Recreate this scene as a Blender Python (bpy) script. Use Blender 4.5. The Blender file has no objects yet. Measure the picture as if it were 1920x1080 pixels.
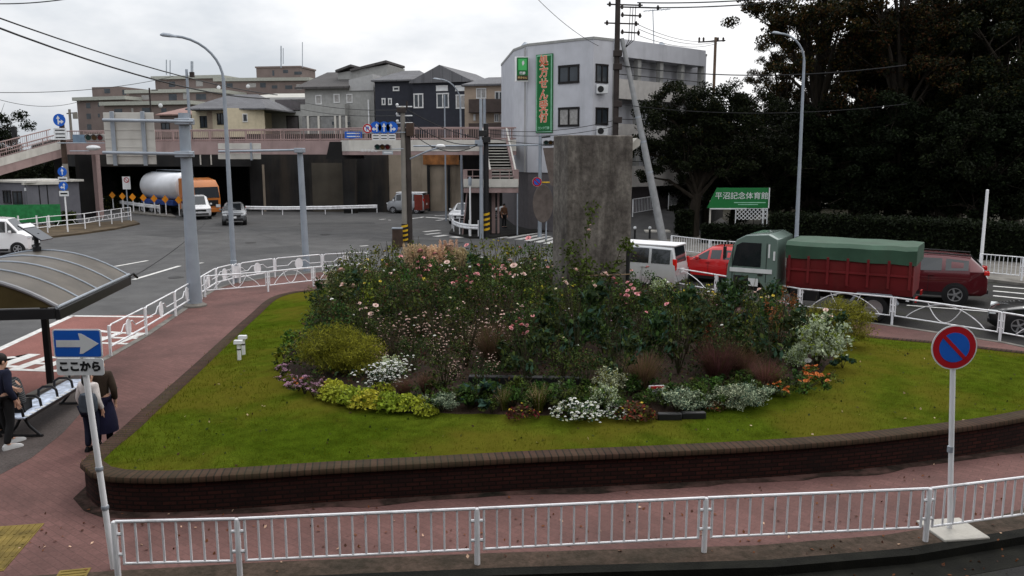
import bpy, bmesh, math, random
import numpy as np
from mathutils import Vector, Matrix
R = math.radians; PI = math.pi
S = bpy.context.scene; COL = S.collection
random.seed(7); RNG = np.random.default_rng(7)
# ------------------------------------------------------------ camera, sky, sun, exposure
CAMH = 5.2; FPX = 1550.0; TH = math.atan(250 / FPX); CT, ST = math.cos(TH), math.sin(TH)
cd = bpy.data.cameras.new("camera"); cam = bpy.data.objects.new("camera", cd); COL.objects.link(cam)
cam.location = (0, 0, CAMH); cam.rotation_euler = (PI / 2 - TH, 0, 0)
cd.sensor_width = 36; cd.lens = 36 * FPX / 1920; cd.clip_start = 0.1; cd.clip_end = 3000
S.camera = cam
SUN_EL, SUN_AZ = R(48), R(25)          # azimuth from +Y towards +X
w = bpy.data.worlds.new("World"); S.world = w; w.use_nodes = True
nt = w.node_tree; N = nt.nodes; Lk = nt.links
bg = N["Background"]
sky = N.new("ShaderNodeTexSky"); sky.sky_type = 'NISHITA'; sky.sun_disc = False
sky.sun_elevation = SUN_EL; sky.sun_rotation = SUN_AZ; sky.dust_density = 3
hs = N.new("ShaderNodeHueSaturation"); hs.inputs["Saturation"].default_value = 0.22
Lk.new(sky.outputs[0], hs.inputs["Color"])
tc = N.new("ShaderNodeTexCoord"); mp = N.new("ShaderNodeMapping"); mp.inputs["Scale"].default_value = (1.3, 1.3, 3.2)
mp.inputs["Location"].default_value = (0.35, 0.2, 0.1)
nz = N.new("ShaderNodeTexNoise"); nz.inputs["Scale"].default_value = 1.9; nz.inputs["Detail"].default_value = 6; nz.inputs["Roughness"].default_value = .55
Lk.new(tc.outputs["Generated"], mp.inputs[0]); Lk.new(mp.outputs[0], nz.inputs[0])
cr = N.new("ShaderNodeValToRGB"); cr.color_ramp.elements[0].position = .31; cr.color_ramp.elements[1].position = .53
cr.color_ramp.elements[0].color = (5.6, 6.0, 6.5, 1); cr.color_ramp.elements[1].color = (9.4, 9.4, 9.5, 1)
sx = N.new("ShaderNodeSeparateXYZ"); Lk.new(tc.outputs["Generated"], sx.inputs[0])
ad = N.new("ShaderNodeMath"); ad.operation = 'MULTIPLY_ADD'; ad.inputs[1].default_value = .28; Lk.new(sx.outputs[0], ad.inputs[0]); Lk.new(nz.outputs[0], ad.inputs[2]); Lk.new(ad.outputs[0], cr.inputs[0])
oz = N.new("ShaderNodeMath"); oz.operation = 'MULTIPLY_ADD'; oz.inputs[1].default_value = 1.25; oz.inputs[2].default_value = .86; oz.use_clamp = False
mxz = N.new("ShaderNodeMath"); mxz.operation = 'MAXIMUM'; mxz.inputs[1].default_value = 0; Lk.new(sx.outputs[2], mxz.inputs[0]); Lk.new(mxz.outputs[0], oz.inputs[0])   # an overcast sky is brighter overhead
vm = N.new("ShaderNodeVectorMath"); vm.operation = 'SCALE'; Lk.new(cr.outputs[0], vm.inputs[0]); Lk.new(oz.outputs[0], vm.inputs["Scale"])
mx = N.new("ShaderNodeMix"); mx.data_type = 'RGBA'; mx.inputs["Factor"].default_value = .9
Lk.new(hs.outputs[0], mx.inputs["A"]); Lk.new(vm.outputs[0], mx.inputs["B"])
Lk.new(mx.outputs["Result"], bg.inputs["Color"]); bg.inputs["Strength"].default_value = 0.1
sl = bpy.data.lights.new("sun", 'SUN'); sl.energy = 0.8; sl.angle = R(20); sl.color = (1, .96, .9)
so = bpy.data.objects.new("sun", sl); COL.objects.link(so)
sd = Vector((math.sin(SUN_AZ) * math.cos(SUN_EL), math.cos(SUN_AZ) * math.cos(SUN_EL), math.sin(SUN_EL)))
so.rotation_euler = sd.to_track_quat('Z', 'Y').to_euler(); so.location = sd * 100
S.view_settings.view_transform = 'Standard'; S.view_settings.look = 'None'; S.view_settings.exposure = 0.24
S.cycles.max_bounces = 6; S.cycles.transparent_max_bounces = 4; S.cycles.use_denoising = True

def P(px, py, z=0.0):                   # a point of the survey: where the sight line meets height z
    u, v = px - 960, py - 540; k = (CAMH - z) / (v * CT + FPX * ST)
    return Vector((u * k, (FPX * CT - v * ST) * k, z))
def A(px, py, Y):                       # a point of the survey at distance Y
    u, v = px - 960, py - 540; k = Y / (FPX * CT - v * ST)
    return Vector((u * k, Y, CAMH - k * (v * CT + FPX * ST)))
# ------------------------------------------------------------ materials
MATS = {}
def nodes(m):
    m.use_nodes = True; return m.node_tree, m.node_tree.nodes["Principled BSDF"]
def M(name, col, rough=.6, metal=0, var=.18, scale=3, bump=0, bscale=40, coat=0, spec=.18, dirt=0, rnd=0, stretch=1, em=0):
    if name in MATS: return MATS[name]
    m = bpy.data.materials.new(name); t, b = nodes(m); n, l = t.nodes, t.links
    b.inputs["Roughness"].default_value = rough; b.inputs["Metallic"].default_value = metal
    b.inputs["Coat Weight"].default_value = coat; b.inputs["Coat Roughness"].default_value = .06
    b.inputs["Specular IOR Level"].default_value = spec
    tc = n.new("ShaderNodeTexCoord"); mp = n.new("ShaderNodeMapping"); mp.inputs["Scale"].default_value = (1, 1, 1 / stretch)
    l.new(tc.outputs["Object"], mp.inputs[0])
    a = n.new("ShaderNodeTexNoise"); a.inputs["Scale"].default_value = scale; a.inputs["Detail"].default_value = 5
    l.new(mp.outputs[0], a.inputs[0])
    r = n.new("ShaderNodeMapRange"); r.inputs[1].default_value = .3; r.inputs[2].default_value = .7
    r.inputs[3].default_value = 1 - var; r.inputs[4].default_value = 1 + var; l.new(a.outputs[0], r.inputs[0])
    h = n.new("ShaderNodeHueSaturation"); h.inputs["Color"].default_value = (*col, 1); l.new(r.outputs[0], h.inputs["Value"])
    out = h.outputs[0]
    if rnd:
        oi = n.new("ShaderNodeObjectInfo"); q = n.new("ShaderNodeMapRange"); q.inputs[3].default_value = .5 - .07 * rnd; q.inputs[4].default_value = .5 + .07 * rnd
        l.new(oi.outputs["Random"], q.inputs[0]); l.new(q.outputs[0], h.inputs["Hue"])
        h2 = n.new("ShaderNodeHueSaturation"); q2 = n.new("ShaderNodeMapRange"); q2.inputs[3].default_value = 1 - .4 * rnd; q2.inputs[4].default_value = 1 + .5 * rnd
        mu = n.new("ShaderNodeMath"); mu.operation = 'FRACT'; mm = n.new("ShaderNodeMath"); mm.operation = 'MULTIPLY'; mm.inputs[1].default_value = 7.31
        l.new(oi.outputs["Random"], mm.inputs[0]); l.new(mm.outputs[0], mu.inputs[0]); l.new(mu.outputs[0], q2.inputs[0])
        l.new(out, h2.inputs["Color"]); l.new(q2.outputs[0], h2.inputs["Value"]); out = h2.outputs[0]
    if dirt:
        d = n.new("ShaderNodeTexNoise"); d.inputs["Scale"].default_value = scale * .6; d.inputs["Detail"].default_value = 8; d.inputs["Roughness"].default_value = .7
        mp2 = n.new("ShaderNodeMapping"); mp2.inputs["Scale"].default_value = (1.6, 1.6, .22); l.new(tc.outputs["Object"], mp2.inputs[0]); l.new(mp2.outputs[0], d.inputs[0])
        c = n.new("ShaderNodeMapRange"); c.inputs[1].default_value = .5; c.inputs[2].default_value = .72; c.inputs[3].default_value = 0; c.inputs[4].default_value = dirt; l.new(d.outputs[0], c.inputs[0])
        x = n.new("ShaderNodeMix"); x.data_type = 'RGBA'; x.inputs["B"].default_value = (.045, .035, .026, 1); l.new(c.outputs[0], x.inputs["Factor"]); l.new(out, x.inputs["A"]); out = x.outputs["Result"]
    l.new(out, b.inputs["Base Color"])
    if bump:
        e = n.new("ShaderNodeTexNoise"); e.inputs["Scale"].default_value = bscale; e.inputs["Detail"].default_value = 4; l.new(tc.outputs["Object"], e.inputs[0])
        f = n.new("ShaderNodeBump"); f.inputs["Strength"].default_value = bump; f.inputs["Distance"].default_value = .02; l.new(e.outputs[0], f.inputs["Height"]); l.new(f.outputs[0], b.inputs["Normal"])
    if em: b.inputs["Emission Color"].default_value = (*col, 1); b.inputs["Emission Strength"].default_value = em
    MATS[name] = m; return m
def leafM(name, col, rnd=.5, trans=.25, var=.35, scale=9, rough=.65, spec=.08):
    m = M(name, col, rough, var=var, scale=scale, rnd=rnd, spec=spec); b = m.node_tree.nodes["Principled BSDF"]
    t = m.node_tree; tr = t.nodes.new("ShaderNodeBsdfTranslucent"); ad = t.nodes.new("ShaderNodeMixShader"); ad.inputs[0].default_value = trans
    src = b.inputs["Base Color"].links[0].from_socket; t.links.new(src, tr.inputs[0])
    o = [x for x in t.nodes if x.type == 'OUTPUT_MATERIAL'][0]
    t.links.new(b.outputs[0], ad.inputs[1]); t.links.new(tr.outputs[0], ad.inputs[2]); t.links.new(ad.outputs[0], o.inputs[0])
    return m
def brickM(name, c1, c2, mortar, bw, bh, uv=False, rough=.8, off=.5, msize=.008, rot=0, stain=.5, scol=(.03, .024, .02), bump=.35):
    m = bpy.data.materials.new(name); t, b = nodes(m); n, l = t.nodes, t.links; b.inputs["Roughness"].default_value = rough
    b.inputs["Specular IOR Level"].default_value = .1
    tc = n.new("ShaderNodeTexCoord"); mp = n.new("ShaderNodeMapping"); mp.inputs["Rotation"].default_value = (0, 0, rot)
    l.new(tc.outputs["UV" if uv else "Object"], mp.inputs[0])
    k = n.new("ShaderNodeTexBrick"); k.inputs["Scale"].default_value = 1; k.inputs["Brick Width"].default_value = bw; k.inputs["Row Height"].default_value = bh
    k.inputs["Mortar Size"].default_value = msize; k.offset = off; k.inputs["Color1"].default_value = (*c1, 1); k.inputs["Color2"].default_value = (*c2, 1); k.inputs["Mortar"].default_value = (*mortar, 1)
    l.new(mp.outputs[0], k.inputs[0])
    a = n.new("ShaderNodeTexNoise"); a.inputs["Scale"].default_value = .55; a.inputs["Detail"].default_value = 9; a.inputs["Roughness"].default_value = .65; l.new(tc.outputs["Object"], a.inputs[0])
    r = n.new("ShaderNodeMapRange"); r.inputs[1].default_value = .42; r.inputs[2].default_value = .72; r.inputs[3].default_value = 0; r.inputs[4].default_value = stain; l.new(a.outputs[0], r.inputs[0])
    x = n.new("ShaderNodeMix"); x.data_type = 'RGBA'; x.inputs["B"].default_value = (*scol, 1); l.new(r.outputs[0], x.inputs["Factor"]); l.new(k.outputs["Color"], x.inputs["A"])
    g = n.new("ShaderNodeTexNoise"); g.inputs["Scale"].default_value = 30; g.inputs["Detail"].default_value = 3; l.new(tc.outputs["Object"], g.inputs[0])
    h = n.new("ShaderNodeHueSaturation"); q = n.new("ShaderNodeMapRange"); q.inputs[3].default_value = .7; q.inputs[4].default_value = 1.3; l.new(g.outputs[0], q.inputs[0]); l.new(q.outputs[0], h.inputs["Value"]); l.new(x.outputs["Result"], h.inputs["Color"])
    l.new(h.outputs[0], b.inputs["Base Color"])
    f = n.new("ShaderNodeBump"); f.inputs["Strength"].default_value = bump; f.inputs["Distance"].default_value = .01; f.invert = True; l.new(k.outputs["Fac"], f.inputs["Height"]); l.new(f.outputs[0], b.inputs["Normal"])
    MATS[name] = m; return m
def groundM(name, cols, scales, rough=.85, bump=.4, bscale=60, patch=None, spec=.15):
    m = bpy.data.materials.new(name); t, b = nodes(m); n, l = t.nodes, t.links; b.inputs["Roughness"].default_value = rough; b.inputs["Specular IOR Level"].default_value = spec
    tc = n.new("ShaderNodeTexCoord"); out = None
    for (c1, c2), sc in zip(cols, scales):
        a = n.new("ShaderNodeTexNoise"); a.inputs["Scale"].default_value = sc; a.inputs["Detail"].default_value = 7; a.inputs["Roughness"].default_value = .62; l.new(tc.outputs["Object"], a.inputs[0])
        r = n.new("ShaderNodeValToRGB"); r.color_ramp.elements[0].position = .36; r.color_ramp.elements[1].position = .66
        r.color_ramp.elements[0].color = (*c1, 1); r.color_ramp.elements[1].color = (*c2, 1); l.new(a.outputs[0], r.inputs[0])
        if out is None: out = r.outputs[0]
        else:
            x = n.new("ShaderNodeMix"); x.data_type = 'RGBA'; x.blend_type = 'MULTIPLY'; x.inputs["Factor"].default_value = 1; l.new(out, x.inputs["A"]); l.new(r.outputs[0], x.inputs["B"]); out = x.outputs["Result"]
    if patch:
        v = n.new("ShaderNodeTexNoise"); v.inputs["Scale"].default_value = patch[1]; v.inputs["Detail"].default_value = 6; l.new(tc.outputs["Object"], v.inputs[0])
        r = n.new("ShaderNodeMapRange"); r.inputs[1].default_value = patch[2]; r.inputs[2].default_value = patch[2] + .12; r.inputs[4].default_value = patch[3]; l.new(v.outputs[0], r.inputs[0])
        x = n.new("ShaderNodeMix"); x.data_type = 'RGBA'; x.inputs["B"].default_value = (*patch[0], 1); l.new(r.outputs[0], x.inputs["Factor"]); l.new(out, x.inputs["A"]); out = x.outputs["Result"]
    l.new(out, b.inputs["Base Color"])
    e = n.new("ShaderNodeTexNoise"); e.inputs["Scale"].default_value = bscale; e.inputs["Detail"].default_value = 3; l.new(tc.outputs["Object"], e.inputs[0])
    f = n.new("ShaderNodeBump"); f.inputs["Strength"].default_value = bump; f.inputs["Distance"].default_value = .02; l.new(e.outputs[0], f.inputs["Height"]); l.new(f.outputs[0], b.inputs["Normal"])
    MATS[name] = m; return m
WHITE = M("white_paint", (.74, .74, .75), .4, var=.07, dirt=.18, scale=2)
FENCEW = M("fence_white", (.74, .74, .76), .38, var=.1, dirt=.45, scale=4, spec=.4)
GALV = M("galvanised_steel", (.30, .33, .37), .45, .35, var=.15, scale=2, dirt=.15)
GREYP = M("grey_pole_paint", (.26, .29, .33), .5, .1, var=.12, scale=2)
BLACK = M("black_plastic", (.012, .012, .013), .5, var=.2, spec=.3)
TYRE = M("tyre_rubber", (.014, .014, .015), .75, var=.2)
RIM = M("alloy_rim", (.45, .45, .47), .3, .8, var=.05, spec=.5)
CHROME = M("chrome", (.6, .6, .62), .15, 1, var=.02)
GLASS = M("dark_glass", (.012, .015, .018), .06, var=.1, coat=.3, spec=.6)
WGLASS = M("window_glass", (.035, .042, .05), .08, var=.4, scale=.8, spec=.5)
CURTAIN = M("curtain_behind_glass", (.30, .29, .28), .25, var=.25, scale=5)
REDL = M("red_lens", (.5, .01, .008), .15, coat=.5)
CLEAR = M("headlight_lens", (.6, .62, .64), .1, coat=.6)
AMBER = M("amber_lens", (.7, .22, .02), .2, coat=.4)
CONC = M("concrete", (.21, .195, .17), .85, var=.3, scale=.9, bump=.3, bscale=25, dirt=.75)
CONCL = M("pale_concrete", (.42, .40, .36), .85, var=.15, scale=2, bump=.2, dirt=.3)
PINK = M("pink_painted_steel", (.30, .215, .205), .6, var=.12, scale=1.2, dirt=.35)
PALEP = M("pale_panel", (.52, .50, .46), .6, var=.1, scale=1.5, dirt=.25)
DARKC = M("dark_stained_concrete", (.015, .0145, .0145), .9, var=.4, scale=.5, dirt=.7)
TANC = M("tan_concrete", (.24, .20, .155), .85, var=.22, scale=.6, dirt=.55, bump=.2, bscale=12)
BROWNP = M("brown_painted_pole", (.05, .032, .024), .6, var=.25)
BLUE = M("sign_blue", (.014, .10, .46), .4, var=.06)
RED = M("sign_red", (.36, .012, .018), .4, var=.06)
SIGNW = M("sign_white", (.62, .63, .64), .45, var=.06, dirt=.12)
YELLOW = M("yellow_paint", (.6, .36, .02), .5, var=.15)
ORANGE = M("orange_reflector", (.75, .27, .02), .4, var=.1)
BARK = M("bark", (.024, .019, .014), .9, var=.4, scale=6, bump=.6, bscale=18, stretch=4)
SKIN = M("skin", (.48, .28, .2), .55, var=.06)
WIRE = M("black_wire", (.015, .015, .016), .6)
STEEL_BACK = M("aluminium_sign_back", (.52, .50, .46), .5, .25, var=.1, scale=2, dirt=.2)
# ------------------------------------------------------------ mesh helpers
class MB:
    def __init__(s): s.v = []; s.f = []; s.m = []; s.uv = {}
    def add(s, vs, fs, mi=0, T=None):
        o = len(s.v)
        s.v += [tuple(T @ Vector(p)) if T is not None else tuple(p) for p in vs]
        for f in fs: s.f.append(tuple(i + o for i in f)); s.m.append(mi)
        return o
    def box(s, c, d, rz=0, mi=0, T=None, taper=None):
        x, y, z = d[0] / 2, d[1] / 2, d[2] / 2; tx, ty = taper or (1, 1)
        vs = [(-x, -y, -z), (x, -y, -z), (x, y, -z), (-x, y, -z), (-x * tx, -y * ty, z), (x * tx, -y * ty, z), (x * tx, y * ty, z), (-x * tx, y * ty, z)]
        t = Matrix.Translation(c) @ Matrix.Rotation(rz, 4, 'Z')
        if T is not None: t = T @ t
        s.add(vs, [(0, 3, 2, 1), (4, 5, 6, 7), (0, 1, 5, 4), (1, 2, 6, 5), (2, 3, 7, 6), (3, 0, 4, 7)], mi, t); return s
    def prism(s, poly, z0, z1, mi=0, T=None):
        n = len(poly); vs = [(p[0], p[1], z0 if not callable(z0) else z0(*p[:2])) for p in poly] + [(p[0], p[1], z1 if not callable(z1) else z1(*p[:2])) for p in poly]
        s.add(vs, [tuple(reversed(range(n))), tuple(range(n, 2 * n))] + [(i, (i + 1) % n, n + (i + 1) % n, n + i) for i in range(n)], mi, T); return s
    def tube(s, pts, r, n=8, mi=0, T=None, cap=True):
        pts = [Vector(p) for p in pts]; rs = r if isinstance(r, (list, tuple)) else [r] * len(pts); vs = []; fs = []; up = None
        for i, p in enumerate(pts):
            d = (pts[min(i + 1, len(pts) - 1)] - pts[max(i - 1, 0)]).normalized()
            if up is None: up = Vector((0, 0, 1)) if abs(d.z) < .9 else Vector((1, 0, 0))
            a = d.cross(up).normalized(); b = a.cross(d).normalized(); up = b
            for k in range(n):
                an = 2 * PI * k / n; vs.append(p + (a * math.cos(an) + b * math.sin(an)) * rs[i])
        for i in range(len(pts) - 1):
            for k in range(n): fs.append((i * n + k, i * n + (k + 1) % n, (i + 1) * n + (k + 1) % n, (i + 1) * n + k))
        if cap: fs += [tuple(reversed(range(n))), tuple(range((len(pts) - 1) * n, len(pts) * n))]
        s.add(vs, fs, mi, T); return s
    def lathe(s, prof, n=20, mi=0, T=None):         # prof (r, z) from bottom to top
        vs = []; fs = []
        for r, z in prof:
            for k in range(n): vs.append((r * math.cos(2 * PI * k / n), r * math.sin(2 * PI * k / n), z))
        for i in range(len(prof) - 1):
            for k in range(n): fs.append((i * n + k, i * n + (k + 1) % n, (i + 1) * n + (k + 1) % n, (i + 1) * n + k))
        fs += [tuple(reversed(range(n))), tuple(range((len(prof) - 1) * n, len(prof) * n))]
        s.add(vs, fs, mi, T); return s
    def ball(s, c, r, n=10, mi=0, T=None):
        r = r if isinstance(r, (list, tuple)) else (r, r, r); m = max(4, n // 2)
        vs = [(c[0] + r[0] * math.sin(PI * (i + .0) / m) * math.cos(2 * PI * k / n), c[1] + r[1] * math.sin(PI * i / m) * math.sin(2 * PI * k / n), c[2] - r[2] * math.cos(PI * i / m)) for i in range(1, m) for k in range(n)]
        b, t = len(vs), len(vs) + 1; vs += [(c[0], c[1], c[2] - r[2]), (c[0], c[1], c[2] + r[2])]; fs = []
        for i in range(m - 2):
            for k in range(n): fs.append((i * n + k, i * n + (k + 1) % n, (i + 1) * n + (k + 1) % n, (i + 1) * n + k))
        for k in range(n): fs.append((b, (k + 1) % n, k)); fs.append((t, (m - 2) * n + k, (m - 2) * n + (k + 1) % n))
        s.add(vs, fs, mi, T); return s
    def loft(s, rings, mi=0, T=None, caps=True):
        n = len(rings[0]); vs = [p for r in rings for p in r]; fs = []
        for i in range(len(rings) - 1):
            for k in range(n): fs.append((i * n + k, i * n + (k + 1) % n, (i + 1) * n + (k + 1) % n, (i + 1) * n + k))
        if caps: fs += [tuple(reversed(range(n))), tuple(range((len(rings) - 1) * n, len(rings) * n))]
        s.add(vs, fs, mi, T); return s
    def poly(s, pts, mi=0, T=None): s.add(pts, [tuple(range(len(pts)))], mi, T); return s
    def plate(s, out, c, ax, n, th, mi=0):          # flat outline (2-D) in the plane spanned by ax and Z, thickness th along -n
        ax = Vector(ax); n = Vector(n); k = len(out)
        f = [Vector(c) + ax * a + Vector((0, 0, b)) for a, b in out]; b_ = [p - n * th for p in f]
        s.add(f + b_, [tuple(range(k)), tuple(reversed(range(k, 2 * k)))] + [(i, k + i, k + (i + 1) % k, (i + 1) % k) for i in range(k)], mi); return s
    def build(s, name, mat, parent=None, smooth=True, bev=0, ang=35, loc=None):
        me = bpy.data.meshes.new(name); me.from_pydata(s.v, [], s.f)
        ms = mat if isinstance(mat, (list, tuple)) else [mat]
        for m in ms: me.materials.append(m)
        if len(ms) > 1: me.polygons.foreach_set("material_index", s.m)
        bm = bmesh.new(); bm.from_mesh(me); bmesh.ops.recalc_face_normals(bm, faces=bm.faces); bm.to_mesh(me); bm.free()
        if smooth: me.shade_smooth(); me.set_sharp_from_angle(angle=R(ang))
        o = bpy.data.objects.new(name, me); COL.objects.link(o)
        if parent is not None: o.parent = parent
        if loc is not None: o.location = loc
        if bev:
            b = o.modifiers.new("bevel", 'BEVEL'); b.width = bev; b.segments = 2; b.limit_method = 'ANGLE'; b.angle_limit = R(40)
        return o
def np_obj(name, V, F, mat, parent=None, uv=None, midx=None):
    me = bpy.data.meshes.new(name); V = np.asarray(V, np.float32); F = np.asarray(F, np.int32); k = F.shape[1]
    me.vertices.add(len(V)); me.vertices.foreach_set("co", V.ravel()); me.loops.add(F.size); me.loops.foreach_set("vertex_index", F.ravel())
    me.polygons.add(len(F)); me.polygons.foreach_set("loop_start", np.arange(0, F.size, k, dtype=np.int32))
    for m in (mat if isinstance(mat, (list, tuple)) else [mat]): me.materials.append(m)
    if midx is not None: me.polygons.foreach_set("material_index", np.asarray(midx, np.int32))
    me.update(calc_edges=True)
    o = bpy.data.objects.new(name, me); COL.objects.link(o)
    if parent is not None: o.parent = parent
    return o
def tag(o, label, cat, group=None):
    o["label"] = label; o["category"] = cat
    if group: o["group"] = group
    return o
def thing(name, label, cat, loc=(0, 0, 0), rz=0, group=None):
    o = bpy.data.objects.new(name, None); COL.objects.link(o); o.location = loc; o.rotation_euler = (0, 0, rz); o.empty_display_size = .2
    return tag(o, label, cat, group)
def struct(o, kind="structure"): o["kind"] = kind; return o
def dup(root, loc=None, rz=None, sc=None, label=None, group=None):
    def cp(o, par):
        c = o.copy(); COL.objects.link(c)
        if par is not None: c.parent = par
        for ch in list(o.children): cp(ch, c)
        return c
    r = cp(root, None)
    if loc is not None: r.location = loc
    if rz is not None: r.rotation_euler = (0, 0, rz)
    if sc is not None: r.scale = sc if isinstance(sc, (tuple, list)) else (sc, sc, sc)
    if label: r["label"] = label
    if group: r["group"] = group
    return r
def text(body, size, mat, parent, loc, rot=(PI / 2, 0, 0), name="lettering", bold=0.0, ext=.004, sx=1, align='CENTER', lead=1):
    d = bpy.data.curves.new("t", 'FONT'); d.body = body; d.size = size; d.align_x = align; d.align_y = 'CENTER'; d.extrude = ext; d.offset = bold; d.resolution_u = 3; d.space_line = lead
    o = bpy.data.objects.new("t", d); COL.objects.link(o); dg = bpy.context.evaluated_depsgraph_get(); dg.update()
    me = bpy.data.meshes.new_from_object(o.evaluated_get(dg)); bpy.data.objects.remove(o); bpy.data.curves.remove(d)
    me.name = name; me.materials.clear(); me.materials.append(mat)
    q = bpy.data.objects.new(name, me); COL.objects.link(q); q.parent = parent; q.location = loc; q.rotation_euler = rot; q.scale = (sx, 1, 1)
    return q
def circ(r, n=28, a0=0): return [(r * math.cos(a0 + 2 * PI * i / n), r * math.sin(a0 + 2 * PI * i / n)) for i in range(n)]
def arc_pts(n, a0, a1): return [a0 + (a1 - a0) * i / n for i in range(n + 1)]
# ------------------------------------------------------------ ground, roads, pavements
ASPH = groundM("asphalt", [((.07, .069, .07), (.095, .093, .092)), ((.82, .82, .82), (1.12, 1.12, 1.12)), ((.8, .8, .8), (1.15, 1.15, 1.15))], [.12, .9, 70], .8, .35, 160)
ASPHD = groundM("dark_asphalt_and_shade", [((.014, .0135, .0135), (.026, .025, .024)), ((.7, .7, .7), (1.2, 1.2, 1.2))], [.6, 40], .8, .5, 90, ((.02, .022, .012), .9, .52, .6))  # dark asphalt, also used as painted shade on the right-hand road
EARTH = groundM("dark_earth", [((.02, .018, .012), (.045, .04, .025))], [.3])
REDLANE = groundM("red_bus_lane_paint", [((.17, .07, .058), (.23, .095, .08)), ((.8, .8, .8), (1.15, 1.15, 1.15))], [.5, 30], .8, .3, 120)
PAVE = brickM("red_block_paving", (.150, .078, .070), (.128, .067, .060), (.10, .056, .05), .22, .11, rot=R(38), stain=.72, scol=(.052, .032, .029), msize=.005, bump=.12)
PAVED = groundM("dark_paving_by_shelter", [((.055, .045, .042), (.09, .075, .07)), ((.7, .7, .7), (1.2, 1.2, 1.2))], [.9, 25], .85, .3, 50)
KERB = M("kerb_concrete", (.16, .15, .135), .9, var=.3, scale=2, dirt=.6, bump=.3)
KERBD = M("mossy_dark_kerb", (.007, .007, .005), .95, var=.5, scale=3, bump=.5)
LINEW = groundM("road_line_white", [((.45, .44, .42), (.66, .65, .63))], [6], .7, .2, 80)
mb = MB(); mb.poly([(-900, -200, 0), (900, -200, 0), (900, 1500, 0), (-900, 1500, 0)]); struct(mb.build("ground", EARTH, smooth=False))
mb = MB(); mb.poly([(-75, -20, .004), (60, -20, .004), (60, 30, .004), (24, 44, .004), (16, 60, .004), (24, 110, .004), (-60, 110, .004), (-75, 90, .004)])
struct(mb.build("road", ASPH, smooth=False))
def slab(name, pts, z, mat, kind="structure", th=.13, kerb=None):
    mb = MB(); pts = [(p[0], p[1]) for p in pts]
    ar = sum(pts[i][0] * pts[(i + 1) % len(pts)][1] - pts[(i + 1) % len(pts)][0] * pts[i][1] for i in range(len(pts)))
    if ar < 0: pts.reverse()
    mb.prism(pts, z - th, z); o = mb.build(name, mat, smooth=False); struct(o, kind); return o
def offset_line(pts, d):
    out = []
    for i, p in enumerate(pts):
        a = Vector(pts[max(i - 1, 0)][:2]); b = Vector(pts[min(i + 1, len(pts) - 1)][:2]); t = (b - a).normalized(); out.append((p[0] - t.y * d, p[1] + t.x * d))
    return out
SW = .12
left = [P(-60, 800, SW), P(203, 672, SW), P(275, 631, SW), P(345, 583, SW), P(372, 563, SW), P(405, 543, SW), P(440, 531, SW), P(515, 519, SW), P(605, 510, SW)]
right = [P(1180, 525, SW), P(1340, 556, SW), P(1500, 588, SW), P(1680, 613, SW), P(1880, 643, SW), P(2100, 690, SW), P(2400, 740, SW)]
near = [(17.5, 16.5), (12.5, 13.4), P(2010, 962, SW), P(1920, 993, SW), P(1700, 1030, SW), P(1440, 1052, SW), P(960, 1066, SW), P(480, 1086, SW), P(0, 1115, SW), (-13, 8.8), (-14, 14)]
walk = left + [P(900, 502, SW)] + right + near
slab("pavement", walk, SW, PAVE)
# kerb stones along both roadsides: a ribbon a little proud of the paving
def ribbon(name, line, w0, w1, z0, z1, mat):
    a = offset_line(line, w0); b = offset_line(line, w1); mb = MB(); n = len(a)
    for i in range(n - 1):
        mb.add([(*a[i], z0), (*a[i + 1], z0), (*b[i + 1], z0), (*b[i], z0), (*a[i], z1), (*a[i + 1], z1), (*b[i + 1], z1), (*b[i], z1)],
               [(3, 2, 1, 0), (4, 5, 6, 7), (0, 1, 5, 4), (2, 3, 7, 6), (1, 2, 6, 5), (3, 0, 4, 7)])
    return struct(mb.build(name, mat, smooth=False))
ribbon("kerb", left, -.02, .16, -.01, SW + .012, KERB)
ribbon("kerb", right, -.02, .16, -.01, SW + .012, KERB)
nearl = list(reversed(near[1:-1]))
ribbon("kerb", nearl, -.17, .02, -.05, SW + .008, KERBD)
ribbon("near_road_gutter", nearl, -.62, -.171, -.03, .012, KERBD)
ribbon("near_road", nearl, -8, -.621, -.03, .008, ASPHD)
slab("mossy_strip", nearl + offset_line(nearl, .42)[::-1], SW + .004, groundM("mossy_paving", [((.04, .03, .024), (.075, .05, .042)), ((.6, .62, .5), (1.2, 1.2, 1.1))], [1.3, 12], .9, .4, 30), th=.02)
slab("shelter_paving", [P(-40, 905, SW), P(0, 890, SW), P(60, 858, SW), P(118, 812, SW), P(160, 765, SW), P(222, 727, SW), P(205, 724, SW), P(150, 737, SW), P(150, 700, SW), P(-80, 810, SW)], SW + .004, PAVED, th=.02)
# tactile paving
TACT = M("yellow_tactile_paving", (.15, .108, .028), .85, var=.45, scale=4, bump=.3)
def tactile(a, b, wd, n):
    a, b = Vector(a[:2]), Vector(b[:2]); t = (b - a); L = t.length; t.normalize(); s_ = Vector((-t.y, t.x)); mb = MB(); an = math.atan2(t.y, t.x)
    mb.box(((a.x + b.x) / 2, (a.y + b.y) / 2, SW + .004), (L, wd, .008), an)
    k = int(L / .3)
    for i in range(k):
        for j in range(4 * n):
            c = a + t * (L / k * (i + .5)) + s_ * ((j + .5) / (4 * n) - .5) * wd
            mb.box((c.x, c.y, SW + .011), (L / k * .86, .03, .008), an)
    return struct(mb.build("tactile_paving", TACT, smooth=False))
tactile(P(-45, 1075, SW), P(38, 985, SW), .62, 2)
tactile(P(105, 1082, SW), P(165, 1076, SW), .3, 1)
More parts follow.
